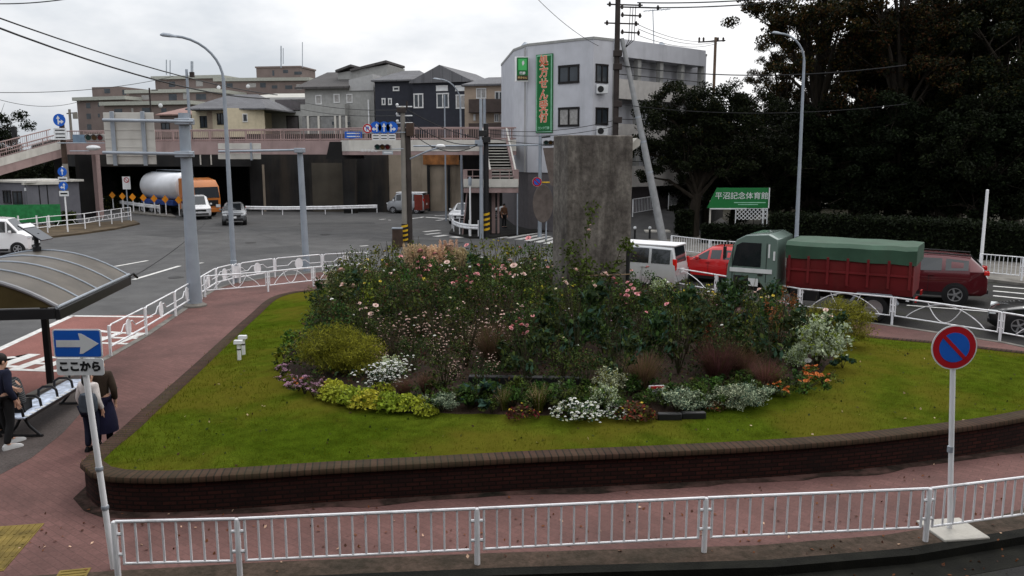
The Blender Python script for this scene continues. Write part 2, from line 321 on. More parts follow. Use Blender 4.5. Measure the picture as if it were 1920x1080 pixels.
# red bus bay, its white edge, lane lines, crossings
def mark(name, pts, mat=LINEW, z=.012):
    mb = MB(); mb.poly([(p[0], p[1], z) for p in pts]); return struct(mb.build(name, mat, smooth=False))
def line(name, a, b, wd, z=.016, mat=LINEW):
    a, b = Vector(a[:2]), Vector(b[:2]); t = (b - a).normalized(); s_ = Vector((-t.y, t.x)) * wd / 2
    return mark(name, [a - s_, b - s_, b + s_, a + s_], mat, z)
mark("bus_bay_paint", [P(-80, 690), P(0, 655), P(133, 593), P(330, 590), P(275, 640), P(203, 680), P(-60, 810), P(-220, 880)], REDLANE)
line("bus_bay_line", P(-60, 683), P(134, 593), .22); line("bus_bay_line", P(130, 593), P(285, 595), .2)
mark("far_bus_bay_paint", [P(-60, 500), P(0, 490), P(78, 476), P(146, 479), P(60, 498), P(-60, 518)], REDLANE)
line("far_bay_line", P(-60, 505), P(75, 475), .3); line("far_bay_line", P(46, 472), P(150, 479), .35); line("far_bay_line", P(-30, 503), P(30, 493), .35)
line("lane_line", P(216, 500), P(277, 489), .2); line("lane_line", P(250, 525), P(337, 499), .2); line("lane_line", P(360, 496), P(381, 493), .2)
line("lane_line", P(675, 462), P(690, 461), .25)
for a, b, wd in [((712, 412), (722, 411), .25), ((728, 413), (733, 413), .3), ((763, 411), (800, 407), .3), ((790, 407), (848, 411), .45), ((815, 405), (848, 403), .25), ((818, 414), (832, 412), .25), ((795, 435), (824, 432), .4), ((798, 440), (826, 437), .35), ((816, 444), (838, 441), .5), ((848, 444), (864, 446), .6), ((935, 447), (950, 444), .3)]:
    line("road_mark", P(*a), P(*b), wd)
for i in range(6): line("crossing_stripe", P(952 + i * 18, 447 + i * 2.6), P(1010 + i * 10, 436.5 + i * 3.2), .45)
line("lane_line", P(1700, 573), P(1870, 586), .16)
for k in range(3): line("lane_line", P(1862, 537 + 9 * k), P(1960, 545 + 10 * k), .2)
mark("red_lane_patch", [P(1430, 586), P(1500, 590), P(1490, 566), P(1440, 563)], REDLANE, .014)
struct(mark("road_shade_sheet", [P(1190, 527), P(1340, 558), P(1500, 590), P(1680, 615), P(1880, 645), P(2400, 745), (60, 22), (60, 29), P(2000, 541), P(1845, 523), P(1650, 501), P(1400, 495), P(1275, 477), P(1200, 480)], ASPHD, .008))  # sheet over the same asphalt, shade of the trees put into its colour
# painted word on the bus bay: 専用 (read along the road)
t = text("専", 3.2, LINEW, None, (0, 0, 0), (0, 0, 0), "road_lettering", .02, .001); c = P(45, 680); t.location = (c.x + .15, c.y - .1, .018); t.rotation_euler = (0, 0, R(-97)); t.scale = (.62, 1.35, 1); struct(t)
t = text("用", 3.2, LINEW, None, (0, 0, 0), (0, 0, 0), "road_lettering", .02, .001); c = P(100, 655); t.location = (c.x + .9, c.y + 1.4, .018); t.rotation_euler = (0, 0, R(-97)); t.scale = (.62, .9, 1); struct(t)
# far pavement corners
slab("pavement_by_stairs", [P(842, 436, SW), P(880, 444, SW), P(920, 444, SW), P(1040, 430, SW), P(1040, 408, SW), P(980, 405, SW), P(905, 415, SW), P(850, 425, SW)], SW, ASPHD)
slab("left_corner_verge", [P(-40, 462, SW), P(60, 447, SW), P(150, 437, SW), P(215, 428, SW), P(262, 418, SW), P(250, 412, SW), P(190, 416, SW), P(-60, 425, SW)], SW, groundM("brown_verge", [((.05, .038, .024), (.11, .08, .05))], [.8]))
slab("guardrail_verge", [P(195, 388, SW), P(240, 398, SW), P(300, 404, SW), P(330, 406, SW), P(320, 400, SW), P(260, 391, SW)], SW, KERB)
slab("far_pavement", [P(1210, 447, SW), P(1275, 476, SW), P(1400, 494, SW), P(1650, 500, SW), P(1845, 522, SW), P(1990, 540, SW), (60, 30), (60, 42), (30, 44), P(1840, 478, SW), P(1600, 455, SW), P(1330, 440, SW)], SW, KERB)
SRx = lambda px, Y: A(px, 290, Y).x
mb = MB(); srow = [(49.5, .0, 1120, 1262), (52.5, .5, 1130, 1286), (55.5, 1.1, 1130, 1300), (61, 1.45, 1150, 1330), (70, 1.9, 1180, 1360)]
mb.loft([[(SRx(a, y), y, z + .006), (SRx(b, y), y, z + .006), (SRx(b, y), y, -.2), (SRx(a, y), y, -.2)] for y, z, a, b in srow]); struct(mb.build("side_road", ASPH, smooth=False))
# ------------------------------------------------------------ raised planter
ZE = lambda y: .66 - .42 * min(1, max(0, (y - 14) / 11))
out_px = [(150, 868), (170, 886), (205, 894), (300, 897), (450, 890), (600, 880), (800, 869), (1000, 858), (1250, 847), (1500, 833), (1700, 814), (1920, 783)]
lf_px = [(590, 542), (545, 547), (505, 559), (470, 588), (450, 605), (400, 650), (350, 695), (290, 747), (230, 800), (175, 843)]
def Pz(px, py):
    z = .5
    for _ in range(6): z = ZE(P(px, py, z).y)
    return P(px, py, z)
front = [Pz(*p) for p in out_px] + [Vector((12.2, 15.6, 0)), Vector((14.6, 16.9, 0)), Vector((15.0, 17.6, 0)), Vector((14.3, 18.9, 0))]
back = [Pz(1920, 658), Pz(1760, 640), Pz(1615, 626), Pz(1500, 603), Pz(1330, 573), Pz(1150, 545), Pz(900, 525), Pz(720, 524)]
outline = front + back + [Pz(*p) for p in lf_px]
def resample(pts, step, closed=True):
    pts = [Vector((p[0], p[1])) for p in pts]; out = []
    m = len(pts)
    for i in range(m if closed else m - 1):
        p0, p1, p2, p3 = pts[(i - 1) % m], pts[i], pts[(i + 1) % m], pts[(i + 2) % m]; k = max(1, int((p2 - p1).length / step))
        for j in range(k):
            t = j / k; out.append(.5 * ((2 * p1) + (p2 - p0) * t + (2 * p0 - 5 * p1 + 4 * p2 - p3) * t * t + (3 * p1 - p0 - 3 * p2 + p3) * t ** 3))
    return out
OL = resample(outline, .3)
def norm_in(pts, i):
    t = (pts[(i + 1) % len(pts)] - pts[i - 1]).normalized(); return Vector((-t.y, t.x))   # outline runs counter-clockwise: left is inside
WALLB = brickM("dark_red_brick", (.050, .016, .012), (.024, .009, .008), (.010, .007, .006), .21, .075, uv=True, stain=.75, scol=(.012, .009, .008), msize=.012, rough=.9)
CAPB = brickM("mossy_brick_coping", (.058, .031, .022), (.038, .022, .016), (.01, .009, .008), .105, .6, uv=True, off=0, stain=.5, scol=(.045, .042, .02), msize=.01, rough=.9)
def uvstrip(name, rows, mat, parent):
    """rows: list of (points loop, v coordinate); closed strip with u = arc length"""
    n = len(rows[0][0]); V = []; F = []; U = []; u = [0]
    base = rows[0][0]
    for i in range(n): u.append(u[-1] + (Vector(base[(i + 1) % n]) - Vector(base[i])).length)
    for pts, v in rows: V += [tuple(p) for p in pts]
    for r in range(len(rows) - 1):
        for i in range(n):
            j = (i + 1) % n; F.append((r * n + i, r * n + j, (r + 1) * n + j, (r + 1) * n + i)); U += [(u[i], rows[r][1]), (u[i + 1], rows[r][1]), (u[i + 1], rows[r + 1][1]), (u[i], rows[r + 1][1])]
    o = np_obj(name, V, F, mat, parent); uv = o.data.uv_layers.new(name="UVMap"); uv.data.foreach_set("uv", np.array(U, np.float32).ravel()); return o
n = len(OL); NI = [norm_in(OL, i) for i in range(n)]; ZO = [ZE(p.y) for p in OL]
planter = thing("brick_planter_wall", "low dark red brick retaining wall with flat brick coping around the lawn island", "planter wall", (0, 0, 0))
off = lambda d, dz=None, z=None: [(OL[i].x + NI[i].x * d, OL[i].y + NI[i].y * d, (ZO[i] + dz) if z is None else z) for i in range(n)]
uvstrip("brick_wall", [(off(.05, z=.1), 0), (off(.05, -.085), .55)], WALLB, planter)
uvstrip("coping", [(off(.06, -.085), 0), (off(.0, -.085), .05), (off(-.005, -.075), .06), (off(0, -.008), .12), (off(.012, 0), .13), (off(.30, 0), .42), (off(.31, -.1), .5)], CAPB, planter)
# black moss and dirt along the foot of the wall, manholes on the road
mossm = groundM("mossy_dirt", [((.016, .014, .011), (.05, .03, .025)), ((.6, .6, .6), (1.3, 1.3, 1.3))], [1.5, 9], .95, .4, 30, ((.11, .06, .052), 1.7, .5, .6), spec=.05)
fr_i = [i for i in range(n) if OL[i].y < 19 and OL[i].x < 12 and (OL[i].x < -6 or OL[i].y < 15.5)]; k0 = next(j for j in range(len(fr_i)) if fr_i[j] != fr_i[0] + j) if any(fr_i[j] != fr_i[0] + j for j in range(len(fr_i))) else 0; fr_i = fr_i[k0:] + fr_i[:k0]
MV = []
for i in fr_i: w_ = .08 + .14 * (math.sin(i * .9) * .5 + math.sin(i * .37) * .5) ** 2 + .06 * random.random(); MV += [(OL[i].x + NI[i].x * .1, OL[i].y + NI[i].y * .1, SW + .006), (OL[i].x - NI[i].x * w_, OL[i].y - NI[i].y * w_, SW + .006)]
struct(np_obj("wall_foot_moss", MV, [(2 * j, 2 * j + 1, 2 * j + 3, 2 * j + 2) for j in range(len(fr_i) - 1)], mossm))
APM = groundM("asphalt_patch", [((.05, .05, .051), (.07, .069, .069)), ((.8, .8, .8), (1.15, 1.15, 1.15))], [.5, 60], .8, .35, 160)
for pp in ([(700, 445), (850, 452), (846, 458), (690, 451)], [(430, 470), (560, 460), (575, 470), (440, 482)], [(250, 440), (330, 432), (420, 436), (330, 446)], [(110, 540), (200, 505), (215, 512), (125, 552)], [(560, 418), (700, 416), (705, 420), (560, 422)]): struct(mark("road_patch", [P(*p) for p in pp], APM, .007))
CRK = M("tar_seam", (.02, .02, .021), .6, spec=.3)
for k, (a, b) in enumerate([((480, 430), (1000, 470)), ((300, 470), (540, 432)), ((560, 478), (470, 425)), ((60, 600), (330, 480)), ((690, 430), (880, 420)), ((200, 470), (430, 440))]):
    a, b = P(*a), P(*b); rr = random.Random(k); pts = [a.lerp(b, u) + Vector((rr.uniform(-.25, .25), rr.uniform(-.35, .35), 0)) for u in arc_pts(16, 0, 1)]; q = offset_line(pts, .03); V = []
    for p_, o2 in zip(pts, q): V += [(p_.x, p_.y, .0095), (*o2, .0095)]
    struct(np_obj("tar_seam", V, [(2 * j, 2 * j + 1, 2 * j + 3, 2 * j + 2) for j in range(16)], CRK))
IRON = M("cast_iron", (.03, .028, .027), .6, .4, var=.4, scale=20, bump=.5)
for px, py, z in ((610, 440, .012), (470, 455, .012), (330, 520, .012), (860, 455, .012)):
    q = P(px, py, z); mb = MB(); mb.lathe([(.32, -.01), (.32, .004), (.25, .006)], 24); o_ = mb.build("manhole_cover", IRON); o_.location = q; struct(o_)
# unseen deck under the camera; canopy and building added to shade the near paving
mb = MB(); mb.box((0, -2.4, 3.45), (44, 5.6, .3)); mb.box((0, .34, 4.05), (44, .12, .95)); struct(mb.build("raised_deck", CONCL, smooth=False))
mb = MB(); mb.box((0, -1.6, 8.3), (44, 9.4, .25)); struct(mb.build("added_shade_canopy", CONCL, smooth=False))
mb = MB(); mb.box((4, -12.4, 6.5), (70, 12, 13)); struct(mb.build("added_shade_block", M("shade_block_grey", (.16, .15, .15), .7), smooth=False))
# lawn: from the coping to the middle, gently domed
CEN = Vector((1.2, 19.5)); IN = [Vector((OL[i].x + NI[i].x * .30, OL[i].y + NI[i].y * .30)) for i in range(n)]
def lawn_rings(k):
    V = []
    for r in range(k + 1):
        t = r / k
        for i in range(n):
            p = IN[i].lerp(CEN, t); zb = ZO[i] * (1 - t) + .62 * t; V.append((p.x, p.y, zb - .012 + .20 * (1 - (1 - t) ** 2) + (.015 * math.sin(p.x * 1.7) * math.cos(p.y * 1.3) if r else 0)))
    return V
KR = 16; LV = lawn_rings(KR); LF = [(r * n + i, r * n + (i + 1) % n, (r + 1) * n + (i + 1) % n, (r + 1) * n + i) for r in range(KR) for i in range(n)]
LAWN = groundM("lawn_turf", [((.046, .070, .005), (.076, .094, .010)), ((.72, .72, .72), (1.2, 1.2, 1.2)), ((.6, .62, .6), (1.3, 1.3, 1.2))], [.35, 3.5, 55], .95, .8, 120, ((.10, .08, .012), .4, .47, .6), spec=.0)
lawn = np_obj("lawn", LV, LF, LAWN); lawn.data.shade_smooth(); struct(lawn)
_lv = np.array(LV)
def lawn_z(x, y):
    d = (_lv[:, 0] - x) ** 2 + (_lv[:, 1] - y) ** 2; i = np.argpartition(d, 4)[:4]; w_ = 1 / (d[i] + 1e-4); return float((w_ * _lv[i, 2]).sum() / w_.sum())
def Pl(px, py, h=0):
    z = .7
    for _ in range(6): q = P(px, py, z); z = lawn_z(q.x, q.y) + h
    return P(px, py, z)
bed_px = [(1040, 795), (1170, 796), (1300, 785), (1450, 757), (1540, 725), (1590, 695), (1612, 655), (1615, 630)]
bed2 = [(585, 575), (560, 615), (530, 640), (503, 682), (512, 710), (560, 745), (640, 770), (760, 782), (900, 788)]
BED = resample([Pl(*p) for p in bed_px] + [Vector((8.3, 22.3)), Vector((5, 25)), Vector((1, 27.5)), Vector((-3, 29.2)), Vector((-5.5, 28.6))] + [Pl(*p) for p in bed2], .5)
SOIL = groundM("dark_soil", [((.018, .011, .008), (.04, .024, .016)), ((.6, .6, .6), (1.3, 1.3, 1.3))], [1.5, 25], .95, 1, 30)
BC = sum(BED, Vector((0, 0))) / len(BED); V = []; nb = len(BED)
for r in range(9):
    for p in BED:
        q = p.lerp(BC, r / 8.0001); V.append((q.x, q.y, lawn_z(q.x, q.y) + (-.02 if r == 0 else .035)))
soil = np_obj("flower_bed_soil", V, [(r * nb + i, r * nb + (i + 1) % nb, (r + 1) * nb + (i + 1) % nb, (r + 1) * nb + i) for r in range(8) for i in range(nb)], SOIL); struct(soil)
def in_bed(x, y, m=0):
    c = False
    for i in range(nb):
        a, b = BED[i], BED[i - 1]
        a = a + (BC - a).normalized() * m; b = b + (BC - b).normalized() * m
        if (a.y > y) != (b.y > y) and x < (b.x - a.x) * (y - a.y) / (b.y - a.y) + a.x: c = not c
    return c
# ------------------------------------------------------------ fences
def fence(label, pts, style, h=.74, mat=FENCEW, post_r=.036, posts=True, cat="fence", zoff=0):
    pts = [Vector(p) for p in pts]; o = pts[0]; root = thing("guard_fence", label, cat, o); q = [p - o for p in pts]
    if posts:
        for p in q:
            mb = MB(); mb.lathe([(post_r, -.05), (post_r, h - .03), (post_r * .8, h), (post_r * .3, h + .012)], 10, 0, Matrix.Translation(p)); mb.build("post", mat, root)
    for i in range(len(q) - 1):
        a, b = q[i], q[i + 1]; d = b - a; L = d.length; t = d / L; up = Vector((0, 0, 1)); mb = MB()
        at = lambda s, z: a + t * s + up * z
        g = .075
        if style == 'bars':
            mb.tube([at(.02, h), at(L - .02, h)], .021, 8); mb.tube([at(g, .2), at(L - g, .2)], .017, 8)
            k = max(2, round((L - 2 * g) / .165))
            for j in range(k + 1):
                s = g + .012 + (L - 2 * g - .024) * j / k; mb.tube([at(s, .2), at(s, h)], .0135 if 0 < j < k else .017, 6)
            for s in (g - .03, L - g + .03):
                for z in (.32, .58): mb.tube([at(s - .03, z), at(s + .03, z)], .02, 6)
        elif style == 'oval':
            mb.tube([at(.06, .25), at(.06, h - .1), at(.08, h - .03), at(.16, h), at(L - .16, h), at(L - .08, h - .03), at(L - .06, h - .1), at(L - .06, .25)], .022, 7)
            mb.tube([at(.06, .25), at(L - .06, .25)], .026, 7)
            c = L / 2
            mb.tube([at(.06, .46), at(c - .5, .46), at(c - .3, .62), at(c - .16, .62)], .016, 6); mb.tube([at(L - .06, .46), at(c + .5, .46), at(c + .3, .62), at(c + .16, .62)], .016, 6)
            ring = [at(c + .17 * math.cos(x), .49 + .22 * math.sin(x)) for x in arc_pts(20, 0, 2 * PI)]; mb.tube(ring, .014, 6)
            n_ = t.cross(up); mb.plate([(.16 * math.cos(x), .21 * math.sin(x)) for x in arc_pts(23, 0, 2 * PI)[:-1]], at(c, .49) + n_ * .008, t, n_, .016)
        elif style == 'arc' or style == 'arcchord':
            mb.tube([at(.02, h), at(L - .02, h)], .024, 8); mb.tube([at(g, .24), at(L - g, .24)], .02, 8)
            for s in (g, L - g): mb.tube([at(s, .22), at(s, h)], .018, 6)
            for s in (g * .5, L - g * .5):
                for z in (.36, .56): mb.tube([at(s - .04, z), at(s + .04, z)], .02, 6)
            s0, s1 = L * .13, L * .87
            mb.tube([at(s0 + (s1 - s0) * u, .24 + (h - .26) * math.sin(PI * u) ** .8) for u in arc_pts(16, 0, 1)], .014, 6)
            if style == 'arc': mb.tube([at(L * .34 + L * .32 * u, h - .02 - (h - .28) * math.sin(PI * u) ** .8) for u in arc_pts(12, 0, 1)], .013, 6)
            else:
                mb.tube([at(L * .40, .26), at(L * .30, h - .12)], .013, 6); mb.tube([at(L * .60, .26), at(L * .70, h - .12)], .013, 6)
        elif style == 'rails':
            for z in (h, h * .66, h * .38): mb.tube([at(.0, z), at(L, z)], .026, 6)
            mb.tube([at(L * .25, h * .38), at(L * .32, h * .66)], .018, 6)
            mb.tube([at(L * .75, h * .38), at(L * .68, h * .66)], .018, 6)
        elif style == 'beam':
            n_ = t.cross(up) * .06; zs = [(.42, 0), (.47, 1), (.53, 1), (.58, .3), (.63, 1), (.69, 1), (.74, 0)]
            f = [at(0, z) + n_ * k for z, k in zs]; e = [at(L, z) + n_ * k for z, k in zs]; m_ = len(zs)
            b_ = [p - n_ * .25 for p in f]; be = [p - n_ * .25 for p in e]
            mb.loft([f + b_[::-1], e + be[::-1]])
        mb.build("fence_panel", mat, root)
    return root
nf = [P(222, 1086, SW), P(450, 1080, SW), P(895, 1058, SW), P(1320, 1035, SW), P(1735, 1015, SW), P(2095, 965, SW)]
fence("white railing of upright bars across the front of the picture beside the near road", nf, 'bars')
fence("white fence with oval ornaments along the left pavement beside the bus bay", [P(208, 668, SW), P(275, 628, SW), P(330, 593, SW), P(372, 565, SW)], 'oval', .8)
fence("white fence curving round the street corner behind the lamp post", [P(378, 561, SW), P(406, 542, SW), P(438, 533, SW), P(450, 531, SW), P(516, 520, SW), P(605, 511, SW), P(690, 506, SW)], 'oval', .8)
fence("white fence with arcs and hanging loops at the back edge of the lawn island", [P(385, 557, SW), P(503, 547, SW), P(588, 537, SW), P(680, 529, SW)], 'arc', .76)
rf = [P(1195, 528, SW), P(1342, 556, SW), P(1498, 587, SW), P(1672, 606, SW), P(1874, 639, SW), P(2110, 685, SW)]
fence("white fence with arcs and hanging loops between the green truck and the island", rf, 'arc', .80)
fence("white barred railing on the far pavement behind the red hatchback", [P(1258, 474, SW), P(1330, 484, SW), P(1400, 490, SW), P(1500, 497, SW)], 'bars', .9)
fence("white barred railing by the hedge at the right edge", [P(1835, 518, SW), P(1915, 526, SW), P(2010, 538, SW)], 'bars', .95)
fence("white three-rail fence on the left corner verge behind the white van", [P(22, 446, SW), P(90, 436, SW), P(160, 429, SW), P(187, 424, SW), P(210, 420, SW), P(229, 416.5, SW), P(246, 414, SW)], 'rails', 1.05)
fence("long white corrugated guardrail in front of the dark underpass wall", [P(462, 402), P(492, 402.5), P(530, 403), P(570, 402.5), P(610, 402), P(660, 400.5), P(707, 399)], 'beam', .74, cat="guardrail")
fence("short white guardrail bent round the foot of the pedestrian stairs", [P(848, 428, SW), P(851, 434, SW), P(862, 439, SW), P(880, 442.5, SW), P(897, 443, SW)], 'beam', 1.0, cat="guardrail")
fence("white guardrail behind the row of amber reflector posts", [P(193, 385, SW), P(230, 391, SW), P(262, 396, SW), P(300, 401, SW)], 'beam', .8, cat="guardrail")
fence("white rail fence on the rising side road left of the leaning pole", [A(1186, 405, 55), A(1226, 398, 56.6)], 'bars', 1.1)
fence("white rail fence on the side road right of the leaning pole", [A(1253, 391, 59), A(1292, 385, 61)], 'bars', 1.1)
# ------------------------------------------------------------ signs near the camera
def polebox(root, h, r, mat, name="pole", base=None, z0=-.1):
    mb = MB(); mb.lathe([(r, z0), (r, h), (r * .6, h + .01)], 14); return mb.build(name, mat, root)
b0 = A(191, 1215, 9.55); c0 = A(141, 646, 9.55)
sgn = thing("one_way_sign", "blue one-way sign with white arrow above a plate reading ここから on a white pole", "road sign", (-4.93, 9.6, SW))
S1 = Vector(A(141, 646, 9.5)) - Vector((-4.93, 9.6, SW)); S2 = Vector(A(146, 690, 9.5)) - Vector((-4.93, 9.6, SW)); print("oneway", S1, S2)
def rrect(w_, h_, r, n_=5):
    o = []
    for cx, cy, a0 in ((w_ / 2 - r, h_ / 2 - r, 0), (-w_ / 2 + r, h_ / 2 - r, PI / 2), (-w_ / 2 + r, -h_ / 2 + r, PI), (w_ / 2 - r, -h_ / 2 + r, 3 * PI / 2)):
        o += [(cx + r * math.cos(a0 + PI / 2 * i / n_), cy + r * math.sin(a0 + PI / 2 * i / n_)) for i in range(n_ + 1)]
    return o
NF = (0, -1, 0); AX = (1, 0, 0)
mb = MB(); mb.tube([(-.02, 0, -.12), (S2.x + .005, .0, S1.z + .1)], .036, 12); mb.build("pole", WHITE, sgn)
for z in (.8, 1.3): mb = MB(); x = (S2.x + .02) * z / S1.z - .02; mb.lathe([(.042, z - .025), (.045, z - .02), (.045, z + .02), (.042, z + .025)], 12, 0, Matrix.Translation((x, 0, 0))); mb.build("clamp_band", GALV, sgn)
mb = MB(); mb.plate(rrect(.575, .345, .03), (S1.x, -.05, S1.z), AX, NF, .012); mb.build("sign_plate", SIGNW, sgn)
mb = MB(); mb.plate(rrect(.545, .315, .022), (S1.x, -.053, S1.z), AX, NF, .003); mb.build("blue_face", BLUE, sgn)
ar = [(-.25, -.042), (.035, -.042), (.02, -.125), (.06, -.12), (.255, .0), (.06, .12), (.02, .125), (.035, .042), (-.25, .042)]
mb = MB(); mb.plate(ar, (S1.x, -.056, S1.z), AX, NF, .003); mb.build("arrow", SIGNW, sgn, smooth=False)
mb = MB(); mb.plate(rrect(.56, .205, .03), (S2.x, -.05, S2.z), AX, NF, .012); mb.build("text_plate", SIGNW, sgn)
text("ここから", .128, BLACK, sgn, (S2.x, -.053, S2.z), bold=.006, ext=.003)
nb_ = P(1781, 994, SW); np_ = thing("no_parking_sign", "round red and blue no-parking sign on a white pole set in a concrete block", "road sign", nb_)
ns = Vector(A(1786, 650, nb_.y)) - nb_
mb = MB(); mb.tube([(0, 0, -.05), (ns.x + .01, 0, ns.z)], .034, 12); mb.build("pole", WHITE, np_)
mb = MB(); mb.lathe([(.04, 1.12), (.04, 1.2)], 12, 0, Matrix.Translation((ns.x * .5, 0, 0))); mb.build("clamp_band", GALV, np_)
for r, m_, nm, k in ((.3, SIGNW, "white_rim", 0), (.283, RED, "red_ring", 1), (.2, BLUE, "blue_face", 2)):
    mb = MB(); mb.plate(circ(r, 40), (ns.x, -.045 - .003 * k, ns.z), AX, NF, .01 if k == 0 else .003); mb.build(nm, m_, np_)
mb = MB(); a_ = R(-45); mb.plate([(math.cos(a_) * x - math.sin(a_) * y, math.sin(a_) * x + math.cos(a_) * y) for x, y in ((-.205, -.024), (.205, -.024), (.205, .024), (-.205, .024))], (ns.x, -.054, ns.z), AX, NF, .003); mb.build("red_slash", RED, np_, smooth=False)
mb = MB(); mb.box((.02, -.02, .0), (.66, .62, .07), R(8)); mb.build("concrete_base", CONCL, np_, bev=.012)
# ------------------------------------------------------------ sign gantry, lamps, poles at left
def world_tube(root, pts, r, n_=10, **k): mb = MB(); mb.tube([Vector(p) - Vector(root.location) for p in pts], r, n_, **k); return mb
gb = P(366, 574, SW); G = thing("sign_gantry", "thick grey steel post holding a large direction board seen from behind", "sign gantry", gb); D = gb.y
gt = A(344, 212, D)
world_tube(G, [gb - Vector((0, 0, .1)), gb + (gt - gb) * .35, gt], [.24, .2, .165], 16).build("post", GREYP, G)
mb = MB(); mb.lathe([(.38, 0), (.38, .05), (.26, .12)], 16); mb.build("base_collar", KERB, G)
for py in (228, 289):
    world_tube(G, [A(193, py - 3, D - .3), A(363, py, D - .3)], .055).build("arm", GALV, G)
    e = A(346, py, D - .1) - gb; mb = MB(); mb.box(e, (.5, .45, .2)); mb.build("bracket", GALV, G, bev=.02)
a, b = A(193, 211, D - .05), A(294, 308, D - .05); ctr = (a + b) / 2 - gb
mb = MB(); mb.box(ctr, (b.x - a.x, .03, a.z - b.z)); mb.build("direction_board", STEEL_BACK, G, bev=.01)
for k in range(1, 6): mb = MB(); mb.box(ctr + Vector((0, -.022, (k / 6 - .5) * (a.z - b.z))), (b.x - a.x - .02, .014, .03)); mb.build("stiffening_rib", STEEL_BACK, G)
for px in (213, 270): q = A(px, 260, D - .12) - gb; mb = MB(); mb.box(q, (.13, .05, 1.75)); mb.build("back_rail", GALV, G, bev=.01)
lb = P(440, 530, SW)
def street_lamp(label, base, top, tip, group=None):
    L_ = thing("street_lamp", label, "street lamp", base); base, top, tip = Vector(base), Vector(top), Vector(tip); d = tip - top; d.z = 0
    zt = tip.z; straight = Vector((top.x, top.y, zt - d.length * .72))
    curve = [base - Vector((0, 0, .1)), base + (straight - base) * .5, straight]
    for u in arc_pts(9, 0, PI / 2)[1:]: curve.append(straight + Vector((d.x, d.y, 0)) * (1 - math.cos(u)) * .78 + Vector((0, 0, (zt - straight.z) * math.sin(u))))
    rr = [.11, .085, .065] + [.05] * 9
    world_tube(L_, curve, rr, 10).build("pole", GREYP, L_)
    e = curve[-1]; hd = (tip - e); hd.z = 0; mb = MB(); an = math.atan2(d.y, d.x)
    T = Matrix.Translation(e - base + hd * .5) @ Matrix.Rotation(an, 4, 'Z') @ Matrix.Rotation(R(-4), 4, 'Y'); l_ = hd.length
    mb.loft([[(x, y * w_, z * h_) for y, z in ((-1, -.4), (1, -.4), (1, .2), (.5, .9), (-.5, .9), (-1, .2))] for x, w_, h_ in ((-l_ / 2 - .1, .06, .05), (-l_ * .2, .13, .09), (l_ * .3, .14, .09), (l_ / 2, .07, .03))], 0, T); mb.build("lamp_head", GREYP, L_)
    mb = MB(); mb.lathe([(.125, .35), (.125, .9), (.1, .92)], 12); mb.build("base_cover", GREYP, L_)
    return L_
street_lamp("grey street lamp with curved arm over the left road corner", lb, A(418, 130, lb.y), A(300, 66, lb.y - 1.0))
rb = Vector((14.85, 43, SW)); street_lamp("grey street lamp with curved arm in front of the dark trees", rb, A(1507, 130, 43), A(1448, 62, 42.5))
pb = P(575, 508, SW); G2 = thing("sign_post", "grey steel post with one arm carrying a narrow sign board seen from behind", "sign post", pb); D = pb.y
t_ = A(562, 279, D); world_tube(G2, [pb, t_], [.15, .12], 14).build("post", GREYP, G2)
world_tube(G2, [A(410, 284, D - .15), A(568, 281, D - .15)], .05).build("arm", GALV, G2)
mb = MB(); mb.box(A(562, 282, D - .1) - pb, (.4, .4, .2)); mb.build("bracket", GALV, G2, bev=.02)
for py in (274.5, 293): q = A(449, py, D) - pb; mb = MB(); mb.box(q, (1.85, .03, .25)); mb.build("sign_board", STEEL_BACK, G2, bev=.008)
q = A(471, 284, D - .05) - pb; mb = MB(); mb.box(q, (.08, .04, .75)); mb.build("back_rail", GALV, G2)
# ------------------------------------------------------------ bus shelter
SHEL = thing("bus_shelter", "bus shelter with arched smoky translucent roof on dark posts", "bus shelter", P(95, 718, SW))
sr = Vector(SHEL.location); e0 = A(108, 578, 15.3); e1 = A(240, 521, 19.5); ax = Vector((e1.x - e0.x, e1.y - e0.y, 0)); LS = ax.length; ax.normalize(); sx_ = Vector((-ax.y, ax.x, 0)); ez = e0.z + .02; WR = 3.7; RISE = .62
def roofp(u, s): # u 0..1 across from right eave to left, s along
    x = (u - .5) * 2; return e0 + ax * s + sx_ * (WR * u) + Vector((0, 0, ez - e0.z + RISE * (1 - x * x))) - sr
SMOKE = M("smoky_polycarbonate", (.078, .066, .052), .45, var=.25, scale=2, spec=.2, dirt=.3)
DARKF = M("dark_bronze_frame", (.03, .03, .032), .35, .5, var=.15)
for k in range(4):
    s0, s1 = LS * k / 4 + .02, LS * (k + 1) / 4 - .02; mb = MB()
    mb.loft([[roofp(u, s) + Vector((0, 0, dz)) for u in arc_pts(16, 0, 1)] + [roofp(u, s) + Vector((0, 0, dz - .012)) for u in arc_pts(16, 1, 0)] for s, dz in ((s0, 0), (s1, 0))]); mb.build("roof_panel", SMOKE, SHEL)
for k in range(5):
    mb = MB(); s = LS * k / 4; r_ = .045 if k == 0 else .022; mb.tube([roofp(u, s) + Vector((0, 0, .01)) for u in arc_pts(16, 0, 1)], r_, 8); mb.build("roof_rib", GREYP if k else M("shelter_grey", (.2, .2, .21), .4, .3), SHEL)
for u in (0, 1):
    mb = MB(); a, b = roofp(u, -.05), roofp(u, LS + .1); mb.tube([a, b], .03, 8); mb.build("eave_rail", GALV, SHEL)
    mb = MB(); c = (a + b) / 2 + Vector((0, 0, -.14)); mb.box(c, (LS + .1, .09, .2), math.atan2(ax.y, ax.x)); mb.build("eave_beam", DARKF, SHEL, bev=.01)
